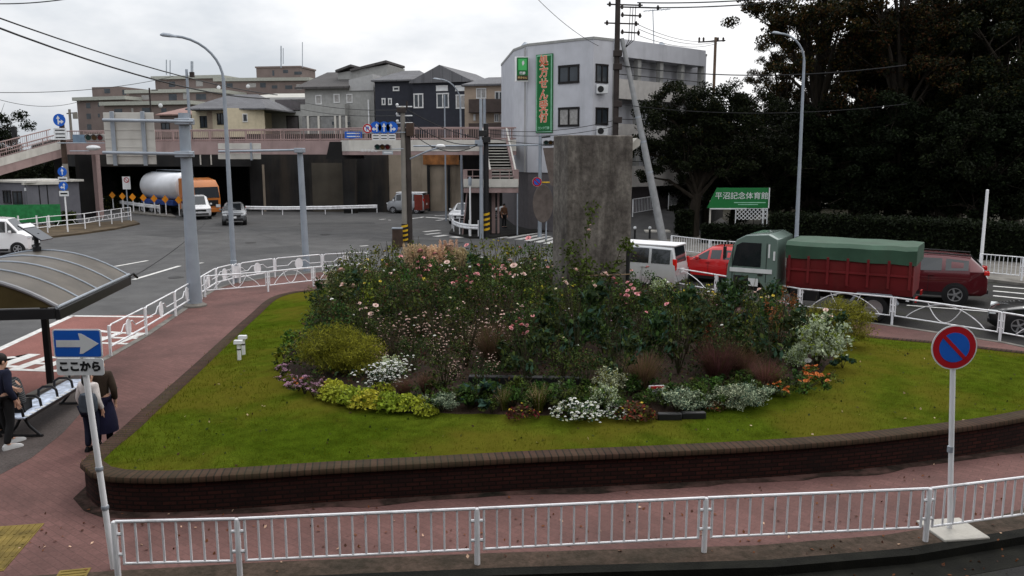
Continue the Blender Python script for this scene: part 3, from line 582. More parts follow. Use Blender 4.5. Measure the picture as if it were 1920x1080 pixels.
for s in (0, LS):
    mb = MB(); a, b = roofp(0, s), roofp(1, s); c = (a + b) / 2 + Vector((0, 0, -.12)); mb.box(c, (.08, WR - .09, .2), math.atan2(ax.y, ax.x)); mb.build("end_beam", DARKF, SHEL, bev=.01)
    mb = MB(); mb.poly([roofp(u, s) for u in arc_pts(16, 0, 1)]); 
    if s == 0: mb.build("gable_panel", M("amber_smoked_panel", (.06, .045, .02), .25, var=.2), SHEL, smooth=False)
for dx, dy in ((0, 0), (-.1, -2.6)):
    mb = MB(); hgt = ez - .1 - sr.z; mb.box((dx, dy, hgt / 2 - .05), (.13, .11, hgt)); mb.build("post", DARKF, SHEL, bev=.01)
mb = MB(); mb.box((-.35, 0, ez - sr.z - .12), (3.2, .09, .14)); mb.build("cross_beam", DARKF, SHEL, bev=.01)
gut = roofp(0, LS + .1); mb = MB(); mb.tube([gut + Vector((0, 0, -.03)), gut + ax * .15 + Vector((.05, 0, 0)), gut + ax * .3 + Vector((.1, 0, -.12))], .03, 8); mb.build("gutter_spout", DARKF, SHEL)
SP = thing("solar_panel", "small tilted solar panel on a stub post on the shelter roof ridge", "solar panel", roofp(.52, LS - .1) + sr)
mb = MB(); mb.lathe([(.09, -.02), (.09, .1), (.05, .13), (.05, .3), (.08, .42)], 12); mb.build("stand", BLACK, SP)
mb = MB(); T = Matrix.Translation((0, 0, .44)) @ Matrix.Rotation(R(34), 4, 'Y'); mb.box((0, 0, 0), (.62, .5, .03), 0, 0, T); mb.build("panel", M("solar_cell", (.02, .022, .03), .15, coat=.5), SP, bev=.005)
mb = MB(); mb.box((-.24, 0, .022), (.14, .5, .014), 0, 0, T); mb.build("panel_edge", SIGNW, SP)
# bench
bp0, bp1 = Vector((-8.95, 14.15, SW)), Vector((-8.95, 16.75, SW))
BN = thing("bench", "bench with pale blue and white patterned seat and dark hoop armrests under the shelter", "bench", (bp0 + bp1) / 2, R(90) + R(3))
bm_ = M("blue_white_bench_seat", (.5, .56, .68), .4, var=.5, scale=7)
mb = MB(); mb.box((0, 0, .44), (2.6, .46, .035)); mb.build("seat", bm_, BN, bev=.012)
for k in range(14): mb = MB(); mb.box((-1.21 + k * .186, -.2, .462), (.09, .07, .012)); mb.build("seat_tile", SIGNW, BN)
mb = MB(); mb.box((0, -.235, .43), (2.62, .03, .05)); mb.box((0, .235, .43), (2.62, .03, .05)); mb.build("seat_edge", DARKF, BN)
for x in (-1.25, -.62, 0, .62, 1.25): mb = MB(); mb.tube([(x, -.16, .45), (x, -.14, .6), (x, -.06, .66), (x, .1, .66), (x, .19, .6), (x, .2, .45)], .025, 8); mb.build("armrest", DARKF, BN)
for x in (-1.0, 1.0): mb = MB(); mb.tube([(x, 0, .42), (x, -.12, .2), (x, -.3, .02)], .028, 8); mb.tube([(x, 0, .42), (x, .12, .2), (x, .28, .02)], .028, 8); mb.tube([(x, -.34, .02), (x, .32, .02)], .026, 8); mb.build("leg", DARKF, BN)
# garden lamps on the lawn, plant labels
for i, (px, py, lab) in enumerate([(449, 675, "nearer white garden spotlight stub standing on the lawn"), (457, 665, "farther white garden spotlight stub standing on the lawn")]):
    q = Pl(px, py); L_ = thing("garden_light", lab, "garden light", q, 0, "pair of white garden lights on the lawn")
    mb = MB(); mb.lathe([(.045, -.05), (.045, .42)], 10); mb.build("stake", WHITE, L_)
    mb = MB(); mb.lathe([(.05, .24), (.05, .27)], 10); mb.build("band", BLACK, L_)
    mb = MB(); mb.loft([[(x, -.07, .38), (x, .07, .38), (x, .05, .47), (x, -.05, .47)] for x in (-.1, .09)]); mb.build("lamp_hood", SIGNW, L_, bev=.01)
# ------------------------------------------------------------ hill and the concrete works of the underpass
def X(px, Y): return A(px, 290, Y).x
def Zy(py, Y): return A(960, py, Y).z
HILLM = groundM("grassy_hill", [((.03, .035, .015), (.07, .07, .03))], [.15])
hp = [(X(100, 110), 110), (X(300, 95), 95), (X(462, 89), 89), (X(466, 79), 79), (X(735, 78), 78), (X(866, 81), 81), (X(1000, 80), 80), (X(1200, 84), 84), (X(1300, 110), 110), (X(1300, 420), 420), (X(60, 420), 420), (X(60, 180), 180)]
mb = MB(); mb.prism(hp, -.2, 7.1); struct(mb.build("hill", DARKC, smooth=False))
mb = MB(); mb.prism([(Vector((x_, y_)) * 1.002)[:] for x_, y_ in hp], 7.09, 7.13); struct(mb.build("hill_top", HILLM, smooth=False))
def block(name, label, cat, poly, z0, z1, mat, parent=None, bev=0):
    mb = MB(); o = Vector((*poly[0][:2], 0)); mb.prism([(p[0] - o.x, p[1] - o.y) for p in poly], z0, z1); ob = mb.build(name, mat, parent, smooth=False, bev=bev)
    ob.location = o - (Vector(parent.location) if parent is not None else Vector()); 
    if label: tag(ob, label, cat)
    return ob
def quadpx(pa, Ya, pb_, Yb, depth):
    a, b = Vector((X(pa, Ya), Ya)), Vector((X(pb_, Yb), Yb)); t = (b - a).normalized(); n_ = Vector((-t.y, t.x)); return [a, b, b + n_ * depth, a + n_ * depth]
DW = thing("underpass_wall", "long dark stained concrete retaining wall behind the white guardrail", "retaining wall", (X(466, 77), 77, 0))
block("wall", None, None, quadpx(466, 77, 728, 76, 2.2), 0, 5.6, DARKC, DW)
block("pale_bay", None, None, quadpx(583, 76.5, 655, 76.2, .3), 0, 4.45, M("grimy_concrete_bay", (.055, .048, .038), .9, var=.3, scale=.5, dirt=.6), DW)
block("end_pilaster", None, None, quadpx(490, 76.85, 494, 76.83, .2), 0, 4.3, TANC, DW)
TW = thing("concrete_abutment", "tan stained concrete abutment walls beside the silver van", "abutment", (X(728, 76), 76, 0))
for pa, Ya, pb_, Yb, z1, m_ in [(728, 76, 800, 77, 5.3, TANC), (800, 77.3, 866, 77.3, 4.7, TANC), (660, 76.0, 728, 75.9, 5.3, DARKC)]:
    block("wall", None, None, quadpx(pa, Ya, pb_, Yb, 2), 0, z1, m_, TW)
block("rusty_facing", None, None, quadpx(793, 76.9, 860, 76.9, .3), 4.3, 5.4, M("rusted_sheet", (.22, .09, .03), .8, var=.6, scale=1.2, dirt=.5), TW)
for px in (800, 838): block("joint_pilaster", None, None, quadpx(px, 76.95, px + 5, 76.95, .3), 0, 4.2, DARKC, TW)
UD = thing("underpass_deck", "dark concrete bridge deck over the tank truck", "road bridge", (X(150, 75), 75, 0))
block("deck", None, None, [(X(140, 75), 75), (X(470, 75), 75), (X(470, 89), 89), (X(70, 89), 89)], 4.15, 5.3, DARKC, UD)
for px in (374, 394): block("fascia_strip", None, None, quadpx(px, 74.9, px + 2, 74.9, .1), 4.3, 5.2, CONCL, UD)
block("back_wall", None, None, [(X(180, 87), 87), (X(470, 87), 87), (X(470, 88), 88), (X(180, 88), 88)], 0, 4.15, DARKC, UD)
# ------------------------------------------------------------ pedestrian footbridge
FB = thing("footbridge", "pink pedestrian footbridge curving across above the underpass", "footbridge", (X(640, 60), 60, 0)); fo = Vector(FB.location)
line_f = [(125, 66), (200, 65.2), (290, 64), (460, 62), (600, 60.4), (640, 59.6), (655, 58.6), (760, 57.6), (870, 57.2), (968, 57.4)]
lf = [Vector((X(a, b), b, 0)) - fo for a, b in line_f]; lf[0].z = 0
def strip(line, w0, w1, z0, z1, mat, name, parent=FB):
    a = offset_line(line, w0); b = offset_line(line, w1); mb = MB(); Z0 = z0 if isinstance(z0, list) else [z0] * len(line); Z1 = z1 if isinstance(z1, list) else [z1] * len(line)
    mb.loft([[(*a[i], Z0[i]), (*b[i], Z0[i]), (*b[i], Z1[i]), (*a[i], Z1[i])] for i in range(len(line))]); return mb.build(name, mat, parent, smooth=False)
strip(lf[:6], 0, .25, 5.22, 6.2, PINK, "girder"); strip(lf[5:], 0, .25, 5.18, 5.44, PINK, "girder"); strip(lf[5:], -.02, .06, 5.44, 6.2, PALEP, "fascia_panel")
strip(lf, .06, 2.4, 5.75, 6.05, PALEP, "deck"); strip(lf, 2.2, 2.45, 5.2, 6.2, PINK, "girder")
def railing(line, w, z, h, name="railing", step=.16, mat=PINK, zs=None, parent=FB):
    a = offset_line(line, w); pts = [Vector((*a[i], (zs[i] if zs else z))) for i in range(len(line))]; mb = MB()
    mb.tube([p + Vector((0, 0, h)) for p in pts], .05, 6); mb.tube([p + Vector((0, 0, .1)) for p in pts], .03, 4)
    for i in range(len(pts) - 1):
        L = (pts[i + 1] - pts[i]).length; k = max(1, int(L / step))
        for j in range(k):
            p = pts[i].lerp(pts[i + 1], j / k); big = j % 10 == 0; mb.tube([p, p + Vector((0, 0, h))], .045 if big else .014, 4, cap=False)
    return mb.build(name, mat, parent, smooth=False)
railing(lf, .1, 6.2, .82); railing(lf, 2.35, 6.2, .82)
# ramp going down to the left
rp = [Vector((X(125, 66), 66, 0)) - fo, Vector((X(0, 62), 62, 0)) - fo, Vector((X(-140, 57.5), 57.5, 0)) - fo]; rz_ = [0, -1.38, -3.0]
rp.reverse(); rz_.reverse()
strip(rp, 0, .25, [5.1 + z for z in rz_], [5.75 + z for z in rz_], PINK, "ramp_girder"); strip(rp, -.03, .04, [5.75 + z for z in rz_], [6.35 + z for z in rz_], PALEP, "ramp_panel")
strip(rp, .05, 2.3, [5.6 + z for z in rz_], [5.8 + z for z in rz_], PALEP, "ramp_deck"); railing(rp, .02, 0, .62, "ramp_railing", zs=[6.3 + z for z in rz_]); railing(rp, 2.2, 0, .9, "ramp_railing", zs=[6.3 + z for z in rz_])
for px, py_, D, w_, m_ in [(179, 0, 69, .34, PINK), (160, 0, 69.6, 1.5, DARKC), (112, 0, 67.2, .7, DARKC), (655, 0, 74.8, 1.2, DARKC)]:
    mb = MB(); q = Vector((X(px, D), D, 2.6)) - fo; mb.box(q, (w_, .7, 5.3)); mb.build("pier", m_, FB, bev=.03)
q = Vector((X(650, 60.4), 60.4, 5.2)) - fo; mb = MB(); mb.loft([[(q.x - 1.3, q.y - y, 4.9), (q.x + 1.2, q.y - y, 4.9), (q.x + .6, q.y - y, 6.1), (q.x - 1.0, q.y - y, 6.1)] for y in (.95, -1)]); mb.build("pier_head", DARKC, FB)
# stairs with a landing
ST_ = thing("bridge_stairs", "pink steel stairs with pale handrails descending from the footbridge to a landing", "stairs", (X(937, 54), 54, SW)); so_ = Vector(ST_.location)
YT, YB, ZT, ZB = 57.2, 54.0, 6.1 - SW, 3.3 - SW; nst = 15; xc = 0.05; sk = lambda u: .22 - .62 * u
mb = MB()
for i in range(nst):
    u = (i + .5) / nst; y = YB + (YT - YB) * u - 54; z = ZB + (ZT - ZB) * u; mb.box((sk(u), y, z), (1.5, .28, .05), 0, 1); mb.box((sk(u), y + .13, z - .09), (1.5, .02, .14), 0, 1); mb.box((sk(u), y - .142, z + .005), (1.5, .02, .055), 0, 0)
mb.build("steps", [PALEP, DARKC], ST_, smooth=False)
for s in (-1, 1):
    x = s * .82
    mb = MB(); mb.loft([[(x + sk(u) - .05, y, z - .28), (x + sk(u) + .05, y, z - .28), (x + sk(u) + .05, y, z + .12), (x + sk(u) - .05, y, z + .12)] for u, y, z in ((0, YB - 54 - .1, ZB), (1, YT - 54, ZT))]); mb.build("stringer", PINK, ST_)
    for dz, r_ in ((.85, .06), (.5, .035)): mb = MB(); mb.tube([(x + sk(0), YB - 54 - .2, ZB + dz), (x + sk(1), YT - 54, ZT + dz)], r_, 8); mb.build("handrail", PALEP if dz > .6 else PINK, ST_)
    mb = MB()
    for k in range(6): u = k / 5; mb.tube([(x + sk(u), (YB - 54) + (YT - YB) * u, ZB + (ZT - ZB) * u), (x + sk(u), (YB - 54) + (YT - YB) * u, ZB + (ZT - ZB) * u + .85)], .025, 6)
    mb.build("baluster", PINK, ST_)
lx0, lx1 = X(869, 53) - so_.x, X(972, 53) - so_.x
mb = MB(); mb.box(((lx0 + lx1) / 2, -.1, ZB - .35), (lx1 - lx0, 2.2, .3)); mb.build("landing_beam", PINK, ST_, bev=.02)
mb = MB(); mb.box(((lx0 + lx1) / 2, -.1, ZB - .09), (lx1 - lx0, 2.1, .2)); mb.build("landing_deck", PALEP, ST_)
mb = MB(); mb.box(((lx0 + lx1) / 2, -1.24, ZB + .12), (lx1 - lx0, .05, .52)); mb.build("landing_panel", PALEP, ST_, bev=.01)
mb = MB()
for z in (.95, .55): mb.tube([(lx0, -1.22, ZB + z), (lx1, -1.22, ZB + z)], .035, 6)
for k in range(7): x = lx0 + (lx1 - lx0) * k / 6; mb.tube([(x, -1.22, ZB), (x, -1.22, ZB + .95)], .03, 6)
mb.build("landing_railing", PINK, ST_)
for x, w_ in ((lx0 + .12, .25), (lx1 - .15, .3), (X(914, 53) - so_.x + .1, .35)): mb = MB(); mb.box((x, -1.2, ZB + .4), (w_, .08, 1.1)); mb.build("landing_side_panel", PINK, ST_)
for px, w_ in ((923, .36), (934, .14)): mb = MB(); mb.box((X(px, 54) - so_.x, .1, 1.3), (w_, .3, 2.7)); mb.build("column", PINK, ST_, bev=.02)
mb = MB(); mb.loft([[(lx0 - .08, y, 0), (lx0 + 1.75, y, 0), (lx0 + 1.75, y, ZB - .5), (lx0 + .25, y, ZB - .5)] for y in (-.7, .9)]); mb.build("lower_flight", DARKC, ST_)
mb = MB(); mb.tube([(lx0 + .2, -.75, ZB - .45), (lx0 - .12, -.75, 0)], .05, 6); mb.build("lower_stringer", PINK, ST_)
mb = MB(); mb.tube([(lx1 - .06, -1.1, 0), (lx1 - .06, -1.1, ZB - .2)], .045, 8); mb.build("support_post", GALV, ST_)
# ------------------------------------------------------------ buildings
def onwall(a, b, px, py):
    r = A(px, py, 1.0) - Vector((0, 0, CAMH)); t = Vector((b[0] - a[0], b[1] - a[1])).normalized(); n_ = Vector((t.y, -t.x)); k = (a[0] * n_.x + a[1] * n_.y) / (r.x * n_.x + r.y * n_.y); return Vector((0, 0, CAMH)) + r * k
WFD = M("dark_window_frame", (.02, .018, .018), .4, .3); WFW = M("white_window_frame", (.6, .6, .6), .4)
def window(root, a, b, x0, y0, x1, y1, frame=WFD, glass=WGLASS, fw=.07, mull=1, name="window", sub=True):
    p0, p1 = onwall(a, b, x0, y1), onwall(a, b, x1, y0); t = Vector((b[0] - a[0], b[1] - a[1], 0)).normalized(); n_ = Vector((t.y, -t.x, 0)); W = (p1 - p0).dot(t); H = p1.z - p0.z
    o = p0 - Vector(root.location); fr = MB(); ang = math.atan2(t.y, t.x); at = lambda s, z, d: o + t * s + Vector((0, 0, z)) + n_ * d
    if not sub:
        fr.box(at(W / 2, H / 2, .0), (W, .08, H), ang); return fr.build(name, glass, root, smooth=False)
    fr.box(at(W / 2, fw / 2, .02), (W, .1, fw), ang); fr.box(at(W / 2, H - fw / 2, .02), (W, .1, fw), ang)
    for s in [fw / 2, W - fw / 2] + [W * (k + 1) / (mull + 1) for k in range(mull)]: fr.box(at(s, H / 2, .018), (fw * .8, .094, H - 2 * fw), ang)
    f = fr.build(name, frame, root, smooth=False); g = MB(); g.box(at(W / 2, H / 2, .0), (W - fw, .03, H - fw), ang); g.build("pane", glass, f, smooth=False); return f
def roof(root, fp, z, rise, over, mat, kind="hip", axis=0, name="roof", th=.14):
    o = Vector(root.location); p = [Vector((q[0], q[1])) for q in fp]; c = sum(p, Vector((0, 0))) / 4
    e = []
    for q in p: d = q - c; e.append(q + d.normalized() * over * 1.3)
    if axis: e = e[1:] + e[:1]
    m0, m1 = (e[3] + e[0]) / 2, (e[1] + e[2]) / 2; ins = .32 if kind == "hip" else 0.0
    r0, r1 = m0.lerp(m1, ins), m1.lerp(m0, ins); L = lambda q, zz: (q.x - o.x, q.y - o.y, zz - o.z); mb = MB()
    vs = [L(q, z) for q in e] + [L(r0, z + rise), L(r1, z + rise)] + [L(q, z - th) for q in e]
    mb.add(vs, [(0, 1, 5, 4), (2, 3, 4, 5), (3, 0, 4), (1, 2, 5), (0, 6, 7, 1), (1, 7, 8, 2), (2, 8, 9, 3), (3, 9, 6, 0), (9, 8, 7, 6)]); return mb.build(name, mat, root, smooth=False)
def slate(n_, c): return brickM(n_, c, tuple(x * .8 for x in c), tuple(x * .5 for x in c), .6, .3, stain=.2, bump=.2)
RSLATE = slate("grey_slate_roof", (.15, .15, .16)); RDARK = slate("dark_slate_roof", (.09, .085, .085)); RPALE = M("pale_metal_roof", (.38, .37, .33), .5, .2, var=.1, scale=1); ROOFG = M("greenish_roof_edge", (.33, .335, .30), .6, var=.12)
SID = M("white_stucco", (.48, .485, .52), .7, var=.07, scale=1.2, dirt=.15, bump=.1); GREYW = M("grey_stucco", (.30, .30, .29), .75, var=.1, dirt=.2); NAVY = M("navy_siding", (.026, .028, .038), .5, var=.12); BROWNW = M("brown_siding", (.06, .045, .04), .6, var=.15)
BEIGE = M("beige_stucco", (.54, .47, .34), .75, var=.07, dirt=.12); TAUPE = M("taupe_tile_wall", (.16, .125, .115), .75, var=.1, dirt=.15, scale=.6); DGREY = M("dark_grey_wall", (.11, .1, .105), .7, var=.12, dirt=.25); PEACH = M("peach_stucco", (.33, .26, .2), .75, var=.1)
# --- white four-storey building with the pharmacy signs
Bp = [(X(963, 60.2), 60.2), (X(989, 57.4), 57.4), (X(1110, 54), 54), (X(1147, 55), 55), (X(1154, 56.4), 56.4), (X(1318, 63.2), 63.2), (X(1318, 63.2) - 4, 74), (X(963, 60.2) - 1, 70)]
PH = thing("white_building", "white four-storey building with the tall green vertical sign 処方せん受付", "building", (Bp[2][0], Bp[2][1], 0))
block("upper_wall", None, None, Bp, 4.0, 12.45, SID, PH)
c_ = sum((Vector(p) for p in Bp), Vector((0, 0))) / len(Bp); block("ground_floor", None, None, [Vector(p).lerp(c_, .012) for p in Bp], -.1, 4.0, DGREY, PH)
block("parapet_cap", None, None, [Vector(p).lerp(c_, -.006) for p in Bp], 12.4, 12.56, GREYW, PH)
F1, F2, F3 = (Bp[1], Bp[2]), (Bp[2], Bp[3]), (Bp[4], Bp[5])
for y0, y1, g in ((120, 158, WGLASS), (200, 238, CURTAIN)): window(PH, *F1, 1047, y0, 1087, y1, glass=g, fw=.14)
for y0, y1 in ((121, 155), (202, 234)): window(PH, *F2, 1116, y0, 1140, y1, fw=.1)
# balconies on the side
sA, sB = Vector((X(1150, 54.7), 54.7)), Vector((X(1316, 61.2), 61.2)); t_ = (sB - sA).normalized(); n_ = Vector((-t_.y, t_.x))
def sidebox(s0, s1, d0, d1, z0, z1, mat, name):
    a = sA + t_ * s0; b = sA + t_ * s1; return block(name, None, None, [a + n_ * d0, b + n_ * d0, b + n_ * d1, a + n_ * d1], z0, z1, mat, PH)
LSd = (sB - sA).length
for z0, z1 in ((3.05, 4.45), (5.95, 7.2), (8.8, 10.05)): sidebox(.1, LSd, 0, .14, z0, z1, M("pale_balcony_front", (.44, .42, .40), .7, var=.08, dirt=.2), "balcony_front"); sidebox(.1, LSd, .14, 1.5, z0, z0 + .2, GREYW, "balcony_floor")
sidebox(.1, LSd, -.02, 1.2, 11.45, 12.56, SID, "roof_fascia")
for k in range(5): s = .1 + (LSd - .3) * k / 4; sidebox(s, s + .35, .15, .5, 4.4, 11.45, GREYW, "balcony_column")
for z0, z1 in ((4.5, 5.9), (7.25, 8.75), (10.1, 11.4)):
    sidebox(.3, LSd, 1.3, 1.4, z0, z1, DARKC, "balcony_recess")
    for k in range(4): s = .7 + (LSd - .6) * k / 4; sidebox(s, s + 1.1, 1.22, 1.31, z0, z1 - .1, CURTAIN if k % 2 else WGLASS, "balcony_door"); 
    mb = MB(); a = sA + t_ * .2 + n_ * .07; b = sA + t_ * LSd + n_ * .07; q = Vector(PH.location); zz = z0 + .25; mb.tube([(a.x - q.x, a.y - q.y, zz), (b.x - q.x, b.y - q.y, zz)], .03, 6); mb.build("balcony_rail", BLACK, PH)
for px in (984, 1150): p = onwall(*(F1 if px < 1000 else F2), px, 290); mb = MB(); mb.tube([(p.x - PH.location.x, p.y - .07 - PH.location.y, 4), (p.x - PH.location.x, p.y - .07 - PH.location.y, 12.3)], .05, 6); mb.build("drain_pipe", GREYW, PH)
for px, Y in ((985, 62), (1240, 62)):
    p = A(px, 95, Y) - Vector(PH.location); p.z = 12.45; mb = MB(); mb.lathe([(.18, 0), (.18, .5), (.32, .55), (.1, .8)], 10, 0, Matrix.Translation(p)); mb.build("roof_vent", GALV, PH)
GRN = M("sign_green", (.012, .13, .035), .45, var=.06); GRNL = M("sign_light_green", (.07, .42, .12), .45, var=.06); PGRN = M("pale_green_border", (.25, .5, .35), .5)
ORG = M("lettering_orange_red", (.62, .12, .06), .5, var=.03); CRM = M("lettering_cream", (.75, .62, .48), .5, var=.03)
VS = thing("vertical_sign", "tall green vertical sign with orange characters 処方せん受付 on the white wall", "shop sign", (onwall(*F1, 1020, 176) + Vector((.0, -.12, 0))), math.atan2(F1[1][1] - F1[0][1], F1[1][0] - F1[0][0]))
p0, p1 = onwall(*F1, 1004, 250), onwall(*F1, 1036, 101); HH = p1.z - p0.z; WW = (Vector((p1.x, p1.y)) - Vector((p0.x, p0.y))).length
for k, (g, m_, nm) in enumerate(((0, GRN, "sign_board"), (.05, PGRN, "border_line"), (.13, GRN, "sign_face"))): mb = MB(); mb.box((0, .03 - .018 * k, 0), (WW - 2 * g, .06, HH - 2 * g)); mb.build(nm, m_, VS)
for i, ch in enumerate("処方せん受付"):
    z = HH / 2 - .1 - HH * .86 * (i + .5) / 6
    text(ch, .74, CRM, VS, (0, -.045, z), name="lettering_outline", bold=.032, ext=.006); text(ch, .74, ORG, VS, (0, -.058, z), bold=.004, ext=.006)
text("コンク薬局", .2, PGRN, VS, (0, -.05, -HH / 2 + .3), bold=.008)
q = A(978, 130, 57.0); QS = thing("projecting_sign", "square green shop sign with a white leaf mark projecting from the white building corner", "shop sign", q)
mb = MB(); mb.box((-.0, .1, 0), (.92, .3, 1.62)); mb.build("sign_case", WHITE, QS, bev=.02)
mb = MB(); mb.box((.06, -.06, .02), (.76, .03, 1.5)); mb.build("sign_face", GRN, QS)
mb = MB(); mb.box((.06, -.085, .3), (.56, .02, .74)); mb.build("green_square", GRNL, QS)
mb = MB(); mb.plate([(0, -.16), (.1, -.02), (.09, .12), (.02, .2), (-.06, .08), (-.05, -.04)], (.08, -.1, .38), AX, NF, .008); mb.build("leaf_mark", SIGNW, QS)
text("薬局", .2, SIGNW, QS, (.06, -.08, -.27), bold=.01); mb = MB(); mb.box((.06, -.085, -.56), (.72, .02, .3)); mb.build("lower_band", BROWNP, QS); text("処方せん", .16, M("lettering_tan", (.5, .35, .15), .5), QS, (.06, -.1, -.56), bold=.006)
for x0, y0, m_ in ((1128, 168, 0), (1128, 246, 0)):
    p = onwall(*F2, x0, y0) - Vector(PH.location); mb = MB(); mb.box((p.x, p.y - .25, p.z), (.75, .35, .55)); o_ = mb.build("air_conditioner", SIGNW, PH, bev=.02); mb = MB(); mb.lathe([(.2, 0), (.2, .02)], 16, 0, Matrix.Translation((p.x - .1, p.y - .43, p.z)) @ Matrix.Rotation(PI / 2, 4, 'X')); mb.build("fan_grille", BLACK, o_)
for s in (2.2, 6.0): a = sA + t_ * s + n_ * .6; mb = MB(); q = Vector(PH.location); mb.box((a.x - q.x, a.y - q.y, 9.3 + .3), (.8, .35, .55), .35); mb.build("air_conditioner", SIGNW, PH, bev=.02)
# --- houses on the hill
def house(label, fp, z0, z1, wall, name="house", cat="house"):
    h = thing(name, label, cat, (fp[0][0], fp[0][1], 0)); block("wall", None, None, fp, z0, z1, wall, h); return h
def fpx(pa, Ya, pb_, Yb, d): return [tuple(p) for p in quadpx(pa, Ya, pb_, Yb, d)]
# navy house
a = fpx(706, 82, 790, 81, 8); zE = Zy(150, 81.5); H1 = house("dark navy two-storey house with white framed windows and a gable above the footbridge", a, 7, zE, NAVY); roof(H1, a, zE, 1.25, .35, RSLATE)
b = fpx(776, 80, 882, 78.2, 9); zE2 = Zy(153, 79); block("wall", None, None, b, 7, zE2, NAVY, H1); roof(H1, b, zE2 + .05, 1.45, .3, RSLATE, "gable", 1)
t = (Vector(b[1]) - Vector(b[0])); o = Vector(H1.location); mb = MB(); tn = t.normalized(); nn = Vector((tn.y, -tn.x)) * -.05; A0 = Vector(b[0]) + nn; A1 = Vector(b[1]) + nn; M0 = (A0 + A1) / 2
mb.loft([[(q.x - o.x - nn.x * k, q.y - o.y - nn.y * k, z) for q, z in ((A0, zE2 - .05), (A1, zE2 - .05), (M0, zE2 + 1.3))] for k in (0, 4)]); mb.build("gable_wall", NAVY, H1, smooth=False)
e1, e2 = (a[0], a[1]), (b[0], b[1])
for x0, y0, x1, y1, e, mu in [(737, 162, 749, 171, e1, 0), (716, 184, 723, 197, e1, 0), (728, 184, 735, 197, e1, 0), (776, 175, 794, 203, e2, 1), (819, 174, 842, 203, e2, 1), (855, 177, 874, 204, e2, 1)]: window(H1, *e, x0, y0, x1, y1, WFW, WGLASS if x0 < 850 else CURTAIN, .12, mu)
for x0, x1 in ((818, 840), (854, 873)): window(H1, *e2, x0, 160, x1, 171, WFW, SIGNW, .1, 0, "shutter_box")
# grey house
a = fpx(576, 85, 704, 83.5, 9); zE = Zy(166, 85); H2 = house("pale grey house with stepped mono-pitch roofs and a long balcony", a, 7, zE, GREYW)
o = Vector(H2.location); P4 = [Vector(q) for q in a]; d_ = (P4[3] - P4[0]).normalized()
def mono(root, q0, q1, dep, zlo, zhi, mat, th=.2, name="roof"):
    o = Vector(root.location); mb = MB(); r0, r1 = q0 + d_ * dep, q1 + d_ * dep
    mb.loft([[(p.x - o.x, p.y - o.y, z) for p, z in ((s, zlo), (e_, zhi), (e_, zhi - th), (s, zlo - th))] for s, e_ in ((q0, r0), (q1, r1))]); return mb.build(name, mat, root, smooth=False)
tt = (P4[1] - P4[0]).normalized()
mono(H2, P4[0] - tt * .8 - d_ * .6, P4[0] + tt * 4.9 - d_ * .6, 8, zE + .1, Zy(135, 92), RDARK)
mb = MB(); cpts = [(P4[0] + tt * 4.8, zE - .3), (P4[1], zE - .3), (P4[1], Zy(140, 84)), (P4[0] + tt * 4.8, Zy(150, 84))]
mb.loft([[(p.x - o.x + d_.x * k, p.y - o.y + d_.y * k, z) for p, z in cpts] for k in (-.15, 8)]); mb.build("side_wall", M("pale_grey_siding", (.36, .36, .36), .7, var=.08), H2, smooth=False)
mb = MB(); cpts = [(P4[0] + tt * 2.3, Zy(150, 88)), (P4[1] + tt * .2, Zy(150, 88)), (P4[1] + tt * .5, Zy(124, 88)), (P4[0] + tt * 2.3, Zy(138, 88))]
mb.loft([[(p.x - o.x + d_.x * k, p.y - o.y + d_.y * k, z) for p, z in cpts] for k in (3, 8)]); mb.build("clerestory_wall", GREYW, H2, smooth=False)
for s0, s1, za, zb in ((2.2, 3.9, 137, 127), (3.8, 7.7, 136, 121)):
    mb = MB(); cp = [(P4[0] + tt * s0, Zy(za, 88)), (P4[0] + tt * s1, Zy(zb, 88))]
    mb.loft([[(p.x - o.x + d_.x * k, p.y - o.y + d_.y * k, z + dz) for (p, z), dz in ((cp[0], 0), (cp[1], 0), (cp[1], .22), (cp[0], .22))] for k in (2.6, 8.4)]); mb.build("roof", RDARK, H2, smooth=False)
e1 = (a[0], a[1]); bf = [P4[0] - d_ * 1.1, P4[0] + tt * 4.7 - d_ * 1.1, P4[0] + tt * 4.7 - d_ * .0, P4[0]]
block("balcony", None, None, bf, Zy(218, 84), Zy(196, 84), GREYW, H2); block("balcony_shade", None, None, [p + d_ * .05 + tt * .1 for p in bf], 7.0, Zy(219, 84), M("grey_shade_wall", (.2, .2, .2), .8), H2)
for x0, y0, x1, y1 in [(592, 178, 603, 196), (626, 176, 637, 193), (650, 176, 661, 193)]: window(H2, *e1, x0, y0, x1, y1, WFW, CURTAIN, .1, 0, "door")
for x0, y0, x1, y1 in [(623, 228, 628, 234), (651, 228, 656, 234)]: q0 = (bf[0], bf[1]); window(H2, *q0, x0, y0, x1, y1, glass=WGLASS, sub=False)
for px in (578, 598, 629, 638, 650): p = onwall(bf[0], bf[1], px, 230); mb = MB(); mb.box((p.x - o.x, p.y - .1 - o.y, (7 + Zy(218, 84)) / 2), (.2, .1, Zy(218, 84) - 7)); mb.build("balcony_post", PALEP, H2)
p = onwall(a[0], a[1], 692, 200); mb = MB(); mb.tube([(p.x - o.x, p.y - .3 - o.y, 7), (p.x - o.x, p.y - .3 - o.y, zE - 1.2)], .08, 6); mb.build("drain_pipe", WHITE, H2)
